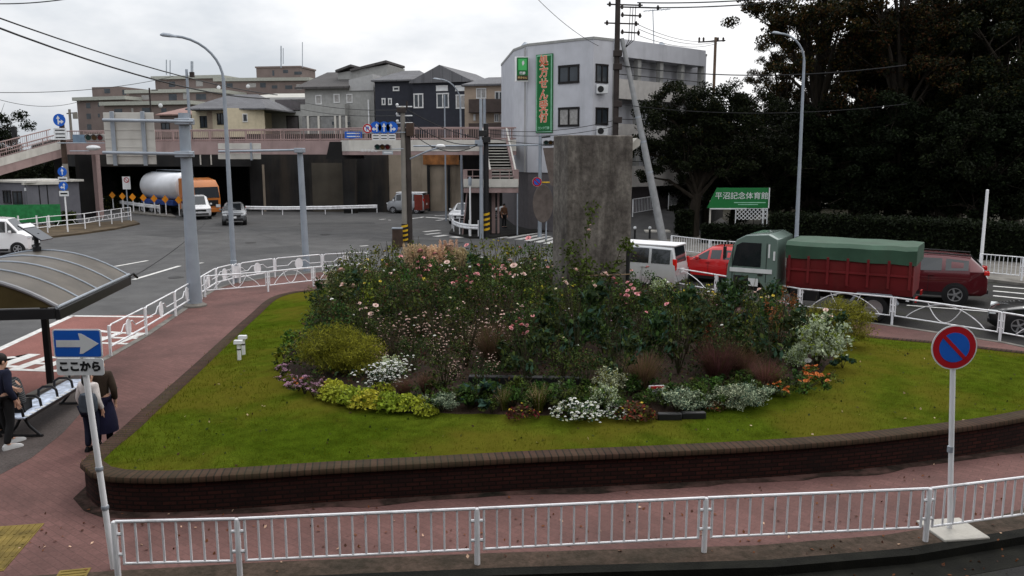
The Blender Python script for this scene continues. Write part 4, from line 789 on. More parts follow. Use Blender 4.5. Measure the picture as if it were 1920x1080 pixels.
# peach house with brown balcony
a = fpx(872, 74, 950, 73, 7); zE = Zy(158, 73.5); H3 = house("beige house with brown balcony fronts beside the white building", a, 7, zE, PEACH); roof(H3, a, zE, .9, .3, RSLATE)
for y0, y1 in ((186, 212), (231, 262)): p0 = onwall(a[0], a[1], 880, y1); p1 = onwall(a[0], a[1], 966, y0); block("balcony", None, None, [(p0.x, p0.y - 1.0), (p1.x, p1.y - 1.0), (p1.x, p1.y), (p0.x, p0.y)], max(p0.z, 4), p1.z, BROWNW, H3)
for x0, y0, x1, y1, g in [(893, 165, 912, 185, CURTAIN), (928, 171, 944, 187, WGLASS), (927, 213, 935, 229, WGLASS), (937, 214, 944, 229, WGLASS), (888, 214, 892, 226, WGLASS)]: window(H3, a[0], a[1], x0, y0, x1, y1, WFW, g, .08, 1)
a = fpx(934, 80, 985, 79, 6); zE = Zy(156, 79.5); H4 = house("dark brown house half hidden behind the beige house", a, 5, zE, BROWNW); roof(H4, a, zE, .6, .4, RDARK)
# beige hip-roofed house
a = fpx(364, 90, 428, 88, 7); b = fpx(427, 86.5, 499, 87.5, 7); zE = Zy(204, 88); H5 = house("cream house with grey hipped roof behind the left street lamp", b, 7, zE, BEIGE); block("wall", None, None, a, 7, zE, BEIGE, H5)
fo2 = fpx(364, 88, 499, 87, 8); roof(H5, fo2, zE, Zy(174, 89) - zE, .5, RSLATE)
for x0, y0, x1, y1, e in [(376, 217, 390, 240, a), (408, 212, 419, 234, a), (455, 213, 464, 229, b)]: window(H5, e[0], e[1], x0, y0, x1, y1, WFD if x0 < 450 else WFW, WGLASS, .09, 1 if x0 < 450 else 0)
a = fpx(392, 89.0, 402, 88.8, 1); block("recess_wall", None, None, a, 7, zE - .2, PEACH, H5)
# pale flat building, small pink-roofed house
a = fpx(498, 95, 580, 94, 9); H6 = house("pale grey annex with a dark parapet and shallow pale roof between two houses", a, 7, Zy(208, 94.5), M("pale_annex_wall", (.38, .38, .37), .7, var=.08)); block("parapet", None, None, fpx(520, 94.6, 576, 93.9, 8), Zy(206, 94), Zy(186, 94), DGREY, H6)
a2 = fpx(440, 102, 590, 101, 12); roof(H6, a2, Zy(184, 101), 1.0, .3, RPALE); block("wall", None, None, fpx(460, 100, 580, 99.5, 4), 7, Zy(184, 101), M("pale_annex_wall", (.38, .38, .37)), H6)
window(H6, a[0], a[1], 538, 217, 560, 246, WFD, DGREY, .1, 0, "door")
a = fpx(304, 100, 362, 99, 7); H7 = house("small house with a faded pink hipped roof behind the direction board", a, 7, Zy(214, 99), TAUPE); roof(H7, a, Zy(214, 99), 1.0, .4, slate("faded_pink_roof", (.3, .19, .17)))
window(H7, a[0], a[1], 303, 230, 318, 243, WFD, WGLASS, .08, 1)
# stepped apartment block
AP = thing("apartment_building", "stepped taupe apartment building with pale green flat roof edges", "apartment building", (X(150, 205), 205, 0))
def ablock(pa, Ya, pb_, Yb, d, py, wins, ov=1.0, rm=ROOFG, th=.8):
    f_ = fpx(pa, Ya, pb_, Yb, d); z1 = Zy(py, (Ya + Yb) / 2); block("block_wall", None, None, f_, 6, z1, TAUPE, AP); c = sum((Vector(p) for p in f_), Vector((0, 0))) / 4
    if rm: block("roof_slab", None, None, [Vector(p) + (Vector(p) - c).normalized() * ov for p in f_], z1, z1 + th, rm, AP)
    for x0, y0, x1, y1 in wins: window(AP, f_[0], f_[1], x0, y0, x1, y1, sub=False, glass=WGLASS if (x0 * 7 + y0) % 3 else CURTAIN)
ablock(152, 205, 243, 200, 22, 188, [(162, 193, 169, 203), (163, 213, 170, 223), (164, 233, 171, 243), (184, 193, 187, 200), (184, 213, 187, 220)])
ablock(182, 212, 237, 210, 10, 163, [(196, 166, 206, 175), (230, 168, 236, 178)], rm=None)
ablock(202, 190, 362, 185, 20, 197, [(215, 204, 229, 214), (267, 202, 281, 213), (247, 203, 250, 210), (303, 203, 312, 215)])
ablock(250, 205, 405, 200, 15, 174, [(266, 178, 279, 187), (317, 176, 331, 188), (344, 172, 353, 186), (368, 176, 386, 187)])
ablock(300, 220, 420, 216, 15, 148, [(317, 153, 328, 163), (368, 151, 380, 162)])
ablock(415, 214, 580, 212, 12, 152, [(425, 156, 436, 164), (465, 156, 480, 164), (488, 155, 498, 164), (510, 160, 520, 166), (535, 160, 548, 167), (556, 158, 566, 168)])
ablock(488, 224, 569, 222, 10, 127, [(511, 132, 514, 142), (531, 131, 540, 137), (552, 134, 566, 140)], ov=.3, th=.4, rm=TAUPE)
AN = Vector(AP.location)
for px, y0, y1, r_ in [(527, 127, 86, .16), (531, 120, 90, .1), (567, 127, 79, .1), (312, 140, 112, .13), (319, 142, 113, .13), (360, 140, 115, .35)]: mb = MB(); mb.tube([A(px, y0, 222) - AN, A(px, y1, 222) - AN], r_, 6); mb.build("antenna", GALV, AP)
for px, py in ((301, 198), (410, 164), (465, 162)): mb = MB(); mb.ball(A(px, py, 184 if px < 400 else 208) - AN, (.5, .2, .5), 8); mb.build("satellite_dish", SIGNW, AP)
# prefab hut with green fence at left
a = fpx(-30, 62.5, 44, 60, 4); b = fpx(40, 60, 103, 61.5, 4); HT = thing("prefab_hut", "grey prefabricated hut behind a green mesh fence at left", "hut", (b[0][0], b[0][1], 0)); HG = M("grey_hut_panel", (.14, .14, .16), .6, var=.08)
block("wall", None, None, b, 0, 3.05, HG, HT); block("wall", None, None, a, 0, 3.2, HG, HT); block("roof", None, None, fpx(38, 59.8, 106, 61.3, 4.4), 3.05, 3.25, PALEP, HT); block("roof", None, None, fpx(-34, 62.3, 45, 59.7, 4.4), 3.2, 3.35, PALEP, HT)
window(HT, b[0], b[1], 26, 358, 41, 402, WFD, WGLASS, .08, 1, "door"); window(HT, a[0], a[1], 8, 357, 20, 381, WFD, WGLASS, .08, 1); window(HT, b[0], b[1], 46, 352, 50, 358, glass=SIGNW, sub=False, name="meter_box")
for px in (55, 75, 90): p = onwall(b[0], b[1], px, 370); mb = MB(); mb.box((p.x - b[0][0], p.y - b[0][1] - .02, 1.5), (.05, .05, 3)); mb.build("panel_joint", BLACK, HT)
GF = thing("green_mesh_fence", "low bright green mesh fence in front of the grey hut", "fence", (X(20, 57), 57, 0))
block("mesh_panel", None, None, fpx(-60, 57.3, 104, 58.5, .05), .5, 1.75, M("green_mesh_sheet", (.02, .16, .05), .6, var=.25, scale=4), GF)
for px in (-25, 25, 60, 83): mb = MB(); Y = 57.2 + (px + 60) * .0073; mb.tube([(X(px, Y) - GF.location.x, Y - .15 - 57, 0), (X(px, Y) - GF.location.x, Y - .15 - 57, 1.0)], .06, 6); mb.build("post", WHITE, GF)
# ------------------------------------------------------------ vehicles (front towards +X)
def paint(name, c, metal=.3): return M(name, c, .32, metal, var=.06, scale=1, coat=.9, dirt=.1)
def wheel(root, x, y, r, w_, rim=RIM, spokes=5):
    s = 1 if y > 0 else -1; T = Matrix.Translation((x, y, r)) @ Matrix.Rotation(-s * PI / 2, 4, 'X')
    mb = MB(); mb.lathe([(r * .62, -w_ / 2), (r * .93, -w_ / 2), (r, -w_ / 2 + .03), (r, w_ / 2 - .03), (r * .93, w_ / 2), (r * .64, w_ / 2), (r * .6, w_ / 2 - .06)], 22, 0, T); o = mb.build("wheel", TYRE, root)
    mb = MB(); mb.lathe([(r * .63, w_ / 2 - .015), (r * .66, w_ / 2 + .004), (r * .6, w_ / 2 + .004), (r * .55, w_ / 2 - .03)], 20, 0, T); mb.lathe([(.05, w_ / 2 - .04), (r * .16, w_ / 2 - .02), (r * .12, w_ / 2 + .01)], 10, 0, T)
    for k in range(spokes):
        a = 2 * PI * k / spokes; mb.box((math.cos(a) * r * .36, math.sin(a) * r * .36, w_ / 2 - .02), (r * .5, r * .17, .03), a, 0, T)
    mb.build("rim", rim, o)
def loft_car(root, st, mat, name="body"):
    rings = []
    for x, zl, zb, zt, wb, wt in st:
        r = [(wb * .9, zl), (wb * .985, zl + .1), (wb, (zl + zb) / 2), (wb * .985, zb), (wt, zt - min(.09, (zt - zb) * .5)), (wt * .82, zt)]
        rings.append([(x, y, z) for y, z in r] + [(x, -y, z) for y, z in reversed(r)])
    mb = MB(); mb.loft(rings); mb.build(name, mat, root, ang=32, bev=.02); return rings
def pane(root, pts, name="window", mat=None, out=.012, shrink=.06):
    p = [Vector(q) for q in pts]; c = sum(p, Vector()) / len(p); n_ = (p[1] - p[0]).cross(p[2] - p[0]).normalized()
    if n_.dot(Vector((c.x - root.get("cx", 0), c.y, c.z - .7))) < 0: n_ = -n_
    q = [v + (c - v).normalized() * min(shrink, (c - v).length * .3) + n_ * out for v in p]; mb = MB(); k = len(q)
    mb.add(q + [v - n_ * .03 for v in q], [tuple(range(k)), tuple(reversed(range(k, 2 * k)))] + [(i, (i + 1) % k, k + (i + 1) % k, k + i) for i in range(k)]); return mb.build(name, mat or GLASS, root, smooth=False)
KINDS = {  # stations front to rear: (fraction, z low, belt, top, half width at belt, half width at top) as fractions of H and W/2
 'hatch': ([(0, .2, .42, .46, .8, .7), (.035, .15, .48, .52, .94, .8), (.13, .14, .55, .58, 1, .82), (.25, .14, .62, .66, 1, .80), (.43, .14, .64, .985, 1, .74), (.55, .14, .65, 1, 1, .74), (.72, .14, .67, .97, 1, .72), (.93, .15, .70, .74, .96, .72), (.985, .18, .66, .7, .9, .75), (1, .22, .5, .55, .86, .75)], (3, 4), [(3, 4), (4, 5), (5, 6), (6, 7)], (6, 7)),
 'suv': ([(0, .25, .47, .52, .82, .7), (.03, .2, .52, .57, .95, .8), (.14, .19, .58, .62, 1, .84), (.25, .19, .63, .66, 1, .82), (.39, .19, .64, .97, 1, .76), (.5, .19, .65, 1, 1, .76), (.7, .19, .67, .995, 1, .75), (.88, .19, .69, .96, .99, .73), (.965, .2, .7, .75, .95, .76), (1, .25, .55, .6, .88, .76)], (3, 4), [(3, 4), (4, 5), (5, 6), (6, 7)], (7, 8)),
 'van': ([(0, .2, .42, .46, .84, .74), (.03, .14, .47, .5, .95, .84), (.12, .13, .53, .56, 1, .88), (.19, .13, .57, .6, 1, .86), (.33, .13, .58, .97, 1, .84), (.45, .13, .58, 1, 1, .84), (.7, .13, .58, 1, 1, .84), (.93, .13, .58, .98, .99, .83), (.985, .14, .57, .64, .97, .86), (1, .18, .52, .56, .94, .86)], (3, 4), [(3, 4), (4, 5), (5, 6), (6, 7)], (7, 8)),
 'box': ([(0, .18, .46, .5, .86, .76), (.025, .13, .5, .55, .97, .86), (.08, .12, .56, .6, 1, .88), (.13, .12, .58, .63, 1, .87), (.25, .12, .59, .97, 1, .87), (.4, .12, .59, 1, 1, .88), (.7, .12, .59, 1, 1, .88), (.955, .12, .59, .985, 1, .87), (.992, .13, .58, .62, .98, .88), (1, .16, .52, .55, .96, .88)], (3, 4), [(3, 4), (4, 5), (5, 6), (6, 7)], (7, 8)),
}
def car(label, cat, loc, rz, L, W, H, kind, pm, roofm=None, wr=.31, name="car", plate=True, braking=True, wx=(.17, .80), sidewin=True, rails=False, trim=True):
    c = thing(name, label, cat, loc, rz); c["cx"] = 0; st, ws, sw, rw = KINDS[kind]; h = W / 2
    S_ = [((.5 - f) * L, a * H, b * H, t * H, w1 * h, w2 * h) for f, a, b, t, w1, w2 in st]; R_ = loft_car(c, S_, pm)
    pane(c, [R_[ws[0]][5], R_[ws[0]][6], R_[ws[1]][6], R_[ws[1]][5]], "windscreen"); pane(c, [R_[rw[0]][5], R_[rw[0]][6], R_[rw[1]][6], R_[rw[1]][5]], "rear_window")
    if sidewin:
        for i, j in sw:
            for k, l_ in ((3, 4), (8, 7)): pane(c, [R_[i][k], R_[j][k], R_[j][l_], R_[i][l_]], "side_window", None, .012, .07)
    if roofm:
        z = H * .985; mb = MB(); i, j = ws[1], rw[0]; y = S_[i][5] * .93; mb.box(((S_[i][0] + S_[j][0]) / 2 - .02, 0, z + .03), (S_[i][0] - S_[j][0] + .1, 2 * y, .07)); mb.build("roof_panel", roofm, c, bev=.03)
    xf, xr = wx[0], wx[1]
    for f in (xf, xr):
        for s in (-1, 1):
            x = (.5 - f) * L; mb = MB(); T = Matrix.Translation((x, s * (h + .004), wr)) @ Matrix.Rotation(-s * PI / 2, 4, 'X'); mb.lathe([(wr * 1.17, -.25), (wr * 1.17, .0), (wr * 1.0, .006)], 24, 0, T); mb.build("wheel_arch", BLACK, c); wheel(c, x, s * (h - .085), wr, .21)
    zf = S_[1][2]; w1 = S_[1][4]; xn = S_[0][0]; xe = S_[-1][0]
    for s in (-1, 1):
        mb = MB(); mb.loft([[(xn - d, s * y, zf - .02 + dz) for y, dz in ((w1 * .62, -.1), (w1 * .99, -.07), (w1 * .98, .05), (w1 * .62, .0))] for d in (-.012, .2)]); mb.build("headlight", CLEAR, c, bev=.01)
        zr = S_[-2][2]; mb = MB(); y = S_[-2][4]
        tall = kind in ('box', 'van'); mb.box((xe + (.05 if not tall else .04), s * y * .88, zr + (-.05 if not tall else .05)), (.16, y * (.36 if not tall else .14), .14 if not tall else .42)); mb.build("tail_light", REDL, c, bev=.02)
        mb = MB(); xm = S_[ws[0]][0] - .12 * L * .6; mb.box((xm, s * (h + .11), S_[ws[0]][2] + .1), (.12, .18, .14)); mb.build("side_mirror", pm if roofm is None else roofm, c, bev=.03)
        mb = MB(); mb.box((0, s * (h * .97), S_[4][1] + .03), (L * .5, .05, .12)); mb.build("side_sill", BLACK, c)
        for f in (.42, .62): mb = MB(); mb.box(((.5 - f) * L, s * (h * .998 + .01), S_[5][2] - .1), (.18, .03, .035)); mb.build("door_handle", pm, c)
        for f in (.40, .58): mb = MB(); mb.box(((.5 - f) * L - .1, s * (h * .995), (S_[5][1] + S_[5][2]) / 2 + .03), (.012, .014, (S_[5][2] - S_[5][1]) * .75)); mb.build("door_seam", BLACK, c)
    mb = MB(); mb.box((xn + .005, 0, zf - .16), (.05, w1 * 1.1, .16)); mb.build("grille", BLACK, c, bev=.02)
    mb = MB(); mb.box((xn + .0, 0, S_[0][1] + .08), (.1, w1 * 1.5, .12)); mb.build("front_intake", BLACK, c, bev=.02)
    mb = MB(); mb.box((xe - .0, 0, S_[-1][1] + .06), (.1, w1 * 1.6, .14)); mb.build("rear_bumper_trim", BLACK, c, bev=.02)
    if plate:
        mb = MB(); mb.box((xn + .035, 0, S_[0][1] + .2), (.02, .33, .165)); mb.build("number_plate", SIGNW, c)
        mb = MB(); mb.box((xe - .02, 0, S_[-1][2] - .12), (.03, .33, .165)); mb.build("number_plate", SIGNW, c)
    if rails:
        for s in (-1, 1): mb = MB(); mb.tube([(S_[4][0] - .1, s * S_[5][5] * .86, H * .99), (S_[5][0] - .2, s * S_[5][5] * .86, H * 1.025), (S_[7][0], s * S_[7][5] * .86, H * 1.0)], .022, 6); mb.build("roof_rail", BLACK, c)
    return c
PW = paint("car_white", (.68, .68, .69), 0); PS = paint("car_silver", (.36, .37, .39), .5); PD = paint("car_dark_grey", (.06, .065, .07), .4); PR = paint("car_red", (.48, .012, .014), .0); PM_ = paint("car_maroon", (.085, .008, .012), .2); PB = paint("car_black", (.012, .013, .015), .2); PSG = paint("car_pale_silver", (.5, .51, .52), .3)
RD = R(147)                                        # heading of the queue on the right-hand road
q = A(1215, 500, 32.3); car("silver boxy small car with a white roof waiting ahead of the green truck", "car", (5.1, 32.4, .01), RD, 3.4, 1.48, 1.78, 'box', PSG, WHITE, .28)
car("bright red hatchback in the far lane beside the truck cab", "car", (8.75, 34.0, .01), RD, 4.3, 1.76, 1.5, 'hatch', PR, None, .31)
car("maroon suv behind the dump truck bed in the far lane", "car", (14.7, 29.9, .01), RD + R(6), 4.6, 1.86, 1.72, 'suv', PM_, None, .36, name="suv", rails=True, wx=(.2, .79))
car("black car cut off by the right edge of the picture", "car", (16.35, 23.35, .01), RD + R(2), 4.5, 1.75, 1.42, 'hatch', PB, None, .31)
car("white minivan with big chrome grille turning in front of the tank truck", "minivan", (*A(368, 403, 69).xy, .01), R(-62), 4.9, 1.85, 1.9, 'van', PW, None, .34, name="minivan")
car("small dark grey car with pale bonnet following the white minivan", "car", (*A(440, 415, 63).xy, .01), R(-72), 3.9, 1.72, 1.62, 'suv', paint("car_gunmetal", (.15, .155, .165), .5), None, .31)
v = car("white van entering at the left edge", "van", (-27.6, 43.6, .01), R(12), 4.3, 1.68, 1.92, 'box', PW, None, .31, name="delivery_van", wx=(.14, .80))
v = car("silver boxy van with a rust red rear panel coming out of the underpass", "van", (*A(765, 396, 74.6).xy, .01), R(168), 3.5, 1.5, 1.85, 'box', PS, WHITE, .29, name="delivery_van")
mb = MB(); mb.box((-1.25, .765, 1.0), (.75, .03, 1.35)); mb.box((-1.765, 0, 1.0), (.03, 1.45, 1.3)); mb.build("rust_red_panel", M("rust_red_wrap", (.16, .03, .02), .5), v)
car("white car half hidden behind the pole by the stairs", "car", (*A(872, 412, 64.5).xy, .01), R(-100), 4.3, 1.72, 1.5, 'hatch', PW, None, .31)
car("white sedan passing behind the pedestrian stairs", "car", (*A(965, 405, 69).xy, .01), R(180), 4.4, 1.75, 1.45, 'hatch', PSG, None, .31)
# --- green dump truck
TG = paint("truck_grey_green", (.13, .18, .16), 0); TB = M("truck_bed_red", (.13, .014, .016), .45, var=.2, scale=1.2, dirt=.3); TARP = M("green_tarpaulin", (.032, .072, .046), .65, var=.2, scale=1.5, bump=.3, bscale=3, dirt=.2)
dt = thing("dump_truck", "grey-green dump truck with a red bed under a green tarpaulin waiting in the queue", "truck", (10.5, 27.1, .01), RD + R(2))
mb = MB(); mb.box((.2, 0, .72), (5.6, .85, .28)); mb.build("chassis", BLACK, dt)
cw = 1.08
cs = [(3.05, .55, 1.05), (3.12, 1.2, 1.08), (3.1, 1.45, 1.08), (2.95, 2.05, 1.05), (2.86, 2.32, .99), (2.6, 2.5, .9)]
prof = [(3.05, .5), (3.13, 1.1), (3.11, 1.45), (2.95, 2.15), (2.82, 2.38), (2.5, 2.55), (1.75, 2.6), (1.45, 2.45), (1.40, .75), (1.75, .7), (1.95, .95), (2.2, 1.05), (2.5, .95), (2.68, .65), (2.72, .5)]
mb = MB(); mb.loft([[(x * k + (1 - k) * 2.2, y, z * kz + (1 - kz) * 1.6) for x, z in prof] for y, k, kz in ((-cw, .97, .985), (-cw + .08, 1, 1), (cw - .08, 1, 1), (cw, .97, .985))]); mb.build("cab", TG, dt, ang=30, bev=.015)
for s in (-1, 1):
    for x, z, h_ in ((2.98, 1.55, 1.6), (1.86, 1.75, 1.3)): mb = MB(); mb.box((x - .06, s * (cw + .004), z - .1), (.018, .014, h_)); mb.build("door_seam", BLACK, dt)
    mb = MB(); mb.box((1.98, s * (cw + .02), 1.25), (.16, .03, .05)); mb.build("door_handle", BLACK, dt)
    mb = MB(); mb.plate([(x - 2.2, z) for x, z in ((1.98, 1.5), (2.93, 1.5), (2.8, 2.2), (2.62, 2.3), (1.98, 2.3))], (2.2, s * (cw + .012), 0), (1, 0, 0), (0, s, 0), .03); mb.build("side_window", GLASS, dt, smooth=False)
    mb = MB(); mb.box((2.3, s * (cw + .01), 1.37), (1.4, .03, .14)); mb.build("white_stripe", SIGNW, dt)
    mb = MB(); mb.box((2.62, s * (cw + .012), .98), (.5, .02, .42)); mb.build("step_vent", BLACK, dt, bev=.02)
    mb = MB(); mb.box((2.2, s * (cw + .02), .98), (.32, .012, .26)); mb.build("door_plate", SIGNW, dt)
    mb = MB(); mb.box((1.72, s * (cw + .01), 2.05), (.05, .02, .45)); mb.box((1.55, s * (cw + .01), 1.9), (.06, .02, .3)); mb.build("side_vent", SIGNW, dt)
    mb = MB(); mb.tube([(3.0, s * 1.1, 2.35), (3.15, s * 1.3, 2.3), (3.15, s * 1.3, 1.7)], .018, 6); mb.box((3.13, s * 1.3, 1.95), (.06, .2, .4)); mb.build("side_mirror", BLACK, dt)
    mb = MB(); mb.box((3.12, s * .82, .85), (.06, .35, .18)); mb.build("headlight", CLEAR, dt, bev=.02)
    mb = MB(); mb.box((-2.72, s * .8, .8), (.05, .35, .14)); mb.build("tail_light", REDL, dt)
    for x in (2.25, -1.55): wheel(dt, x, s * (.93 if x > 0 else .85), .43, .24 if x > 0 else .42, RIM, 6)
    mb = MB(); mb.tube([(x, s * .95, z) for x, z in ((-2.25, .62), (-2.05, .92), (-1.05, .92), (-.85, .62))], .02, 4); mb.loft([[(x, s * y, z) for x, z in ((-2.25, .62), (-2.05, .92), (-1.05, .92), (-.85, .62), (-.9, .6), (-1.1, .88), (-2.0, .88), (-2.2, .6))] for y in (.72, 1.12)]); mb.build("mudguard", GALV, dt)
    mb = MB(); mb.box((.55, s * .85, .68), (.9, .35, .35)); mb.build("side_tank", BLACK, dt, bev=.03)
    for x in (-2.5, -.4, .6, 1.15): mb = MB(); mb.box((x, s * 1.06, .78), (.09, .03, .06)); mb.build("side_marker", SIGNW, dt)
mb = MB(); mb.plate([(-.95, 1.5), (.95, 1.5), (.9, 2.25), (-.9, 2.25)], (3.03, 0, 0), (0, 1, 0), (1, 0, 0), .04); o_ = mb.build("windscreen", GLASS, dt, smooth=False)
mb = MB(); mb.loft([[(3.12, -.95, 1.5), (3.12, .95, 1.5), (2.93, .9, 2.22), (2.93, -.9, 2.22)], [(3.05, -.95, 1.5), (3.05, .95, 1.5), (2.86, .9, 2.22), (2.86, -.9, 2.22)]]); mb.build("windscreen", GLASS, dt, smooth=False); bpy.data.objects.remove(o_)
mb = MB(); mb.box((3.1, 0, .5), (.16, 2.1, .3)); mb.build("bumper", TG, dt, bev=.03)
bz0, bz1, bx0, bx1, bw = 1.0, 1.98, -2.62, 1.15, 1.1
mb = MB(); mb.loft([[(x, -bw + .12, bz0 - .12), (x, bw - .12, bz0 - .12), (x, bw, bz0 + .1), (x, bw, bz1), (x, -bw, bz1), (x, -bw, bz0 + .1)] for x in (bx0, bx1)]); mb.build("dump_bed", TB, dt, bev=.015)
for s in (-1, 1):
    for i in range(7): mb = MB(); x = bx0 + .1 + (bx1 - bx0 - .2) * i / 6; mb.box((x, s * (bw + .03), (bz0 + bz1) / 2 + .05), (.08, .06, bz1 - bz0 - .1)); mb.build("bed_rib", TB, dt, bev=.01)
    mb = MB(); mb.box(((bx0 + bx1) / 2, s * (bw + .025), 1.52), (bx1 - bx0, .05, .06)); mb.build("bed_rail", TB, dt)
tz = 2.42; mb = MB(); rows = []
for x in [bx0 - .06, bx0 + .25, bx0 + .6, bx0 + 1.2, bx0 + 1.9, bx0 + 2.6, bx0 + 3.3, bx0 + 3.8, bx1 + .03]:
    sag = random.uniform(-.02, .02); e_ = 1 if bx0 < x < bx1 else 0; hm = 1.9 + random.uniform(-.04, .02)
    rows.append([(x, -bw - .05, hm), (x, -bw - .06, tz - .12 + sag), (x, -bw + .12, tz + sag), (x, -.35, tz + .03 * e_ + sag), (x, .35, tz + .02 * e_ - sag), (x, bw - .12, tz - sag), (x, bw + .06, tz - .12 - sag), (x, bw + .05, hm)])
mb.loft(rows); mb.build("tarpaulin", TARP, dt, ang=25)
# --- tank truck
tk = thing("tank_truck", "white tank truck with an orange cab coming out of the underpass", "tank truck", (*A(334, 398, 73.2).xy, .01), R(-40)); TKW = paint("tank_white", (.66, .67, .7), 0); ORC = paint("cab_orange", (.5, .16, .03), 0)
prof = [(.02, -3.9), (.7, -3.85), (1.05, -3.6), (1.22, -3.2), (1.22, 2.3), (1.0, 2.65), (.5, 2.8), (.02, 2.85)]
mb = MB(); mb.lathe(prof, 26, 0, Matrix.Translation((-1.0, 0, 2.42)) @ Matrix.Rotation(PI / 2, 4, 'Y')); mb.build("tank", TKW, tk)
mb = MB(); mb.box((-1.6, 0, 1.05), (5.6, 2.2, .45)); mb.build("blue_skirt", M("truck_blue", (.02, .05, .2), .5), tk, bev=.05)
mb = MB(); mb.box((0, 0, .75), (10.0, .9, .3)); mb.build("chassis", BLACK, tk)
mb = MB(); mb.box((-1.6, 0, 3.64), (4.8, .5, .06)); mb.tube([(-4, .3, 3.6), (-4, .3, 3.85), (1, .3, 3.85), (1, .3, 3.6)], .03, 5); mb.build("top_walkway", GALV, tk)
mb = MB(); mb.loft([[(x, y, z) for x, z in ((2.6, .6), (5.0, .5), (5.05, 1.5), (4.85, 2.55), (4.4, 3.05), (3.3, 3.25), (2.6, 3.2))] for y in (-1.2, -1.1, 1.1, 1.2)]); mb.build("cab", ORC, tk, bev=.03)
mb = MB(); mb.loft([[(5.04, -1.1, 1.6), (5.04, 1.1, 1.6), (4.88, 1.05, 2.5), (4.88, -1.05, 2.5)], [(4.9, -1.1, 1.6), (4.9, 1.1, 1.6), (4.8, 1.05, 2.5), (4.8, -1.05, 2.5)]]); o_ = mb.build("windscreen", GLASS, tk, smooth=False); o_.location.x = .05
for s in (-1, 1):
    mb = MB(); mb.box((4.1, s * 1.21, 2.05), (1.1, .03, .8)); mb.build("side_window", GLASS, tk)
    for x in (4.0, -1.2, -2.5, -4.1): wheel(tk, x, s * 1.0, .48, .3, RIM, 6)
    mb = MB(); mb.box((5.08, s * .9, .9), (.06, .4, .25)); mb.build("headlight", CLEAR, tk)
mb = MB(); mb.box((5.06, 0, 1.15), (.06, 1.9, .5)); mb.build("grille", BLACK, tk, bev=.02); mb = MB(); mb.box((5.02, 0, .55), (.12, 2.3, .35)); mb.build("bumper", ORC, tk, bev=.03)
# ------------------------------------------------------------ foliage helpers
def leaves(centers, size, aspect=.5, up=.5, rng=RNG, jit=.35):
    c = np.asarray(centers, float); n_ = len(c); d = rng.normal(size=(n_, 3)); d[:, 2] += up * 0; d /= np.linalg.norm(d, axis=1)[:, None]
    nrm = rng.normal(size=(n_, 3)); nrm[:, 2] = np.abs(nrm[:, 2]) + up; s = np.cross(d, nrm); s /= np.linalg.norm(s, axis=1)[:, None] + 1e-9; nn = np.cross(s, d)
    L = (size * (1 + jit * rng.uniform(-1, 1, n_)))[:, None]; W = L * aspect * .5
    V = np.stack([c - d * L * .5, c + s * W + nn * L * .06, c + d * L * .5, c - s * W + nn * L * .06], 1).reshape(-1, 3); return V, np.arange(4 * n_).reshape(-1, 4)
def in_ellipsoid(n_, c, r, rng=RNG, shell=.45):
    d = rng.normal(size=(n_, 3)); d /= np.linalg.norm(d, axis=1)[:, None]; u = rng.uniform(0, 1, n_) ** shell; return np.asarray(c) + d * u[:, None] * np.asarray(r)
def blades(n_, h, r, base_r, width, lean=.5, rng=RNG, seg=3, jit=.25):
    a = rng.uniform(0, 2 * PI, n_); br = base_r * np.sqrt(rng.uniform(0, 1, n_)); hh = h * (1 + jit * rng.uniform(-1, 1, n_)); ln = r * rng.uniform(.15, 1, n_) ** .8
    V = []; side = np.stack([-np.sin(a), np.cos(a), np.zeros(n_)], 1); out = np.stack([np.cos(a), np.sin(a), np.zeros(n_)], 1)
    for k in range(seg + 1):
        t = k / seg; p = out * (br + ln * t ** 1.8)[:, None]; p[:, 2] = hh * (t - .28 * (ln / max(r, .01)) * lean * t * t * 1.6); w_ = width * (1 - t * .85); V += [p - side * w_ / 2, p + side * w_ / 2]
    V = np.stack(V, 1).reshape(-1, 3); m = 2 * (seg + 1); F = []
    b = np.arange(n_)[:, None] * m
    for k in range(seg): F.append(b + np.array([[2 * k, 2 * k + 1, 2 * k + 3, 2 * k + 2]]))
    return V, np.concatenate(F)
LG = {k: leafM("leaf_" + k, c) for k, c in dict(rose=(.052, .082, .018), dark=(.020, .034, .011), olive=(.075, .080, .016), lime=(.30, .32, .03), yellowgreen=(.19, .21, .022), silver=(.17, .20, .13), white=(.5, .54, .36), bluegreen=(.035, .075, .05), brown=(.06, .034, .018), red=(.17, .035, .022), blonde=(.58, .44, .27), pinkhaze=(.15, .075, .06), bright=(.07, .125, .02)).items()}
TL = {k: leafM("tree_leaf_" + k, c, rnd=.25, trans=.15) for k, c in dict(dark=(.008, .011, .005), green=(.013, .019, .006), rust=(.050, .025, .009), olive=(.036, .030, .007)).items()}
PETAL = {k: M("petal_" + k, c, .55, var=.12, scale=20) for k, c in dict(pink=(.66, .30, .31), pale=(.66, .48, .42), cream=(.66, .60, .42), white=(.70, .70, .66), deep=(.45, .05, .09), orange=(.55, .17, .04), yellow=(.6, .45, .05), mauve=(.38, .22, .30)).items()}
STEM = M("plant_stem", (.04, .035, .018), .8)
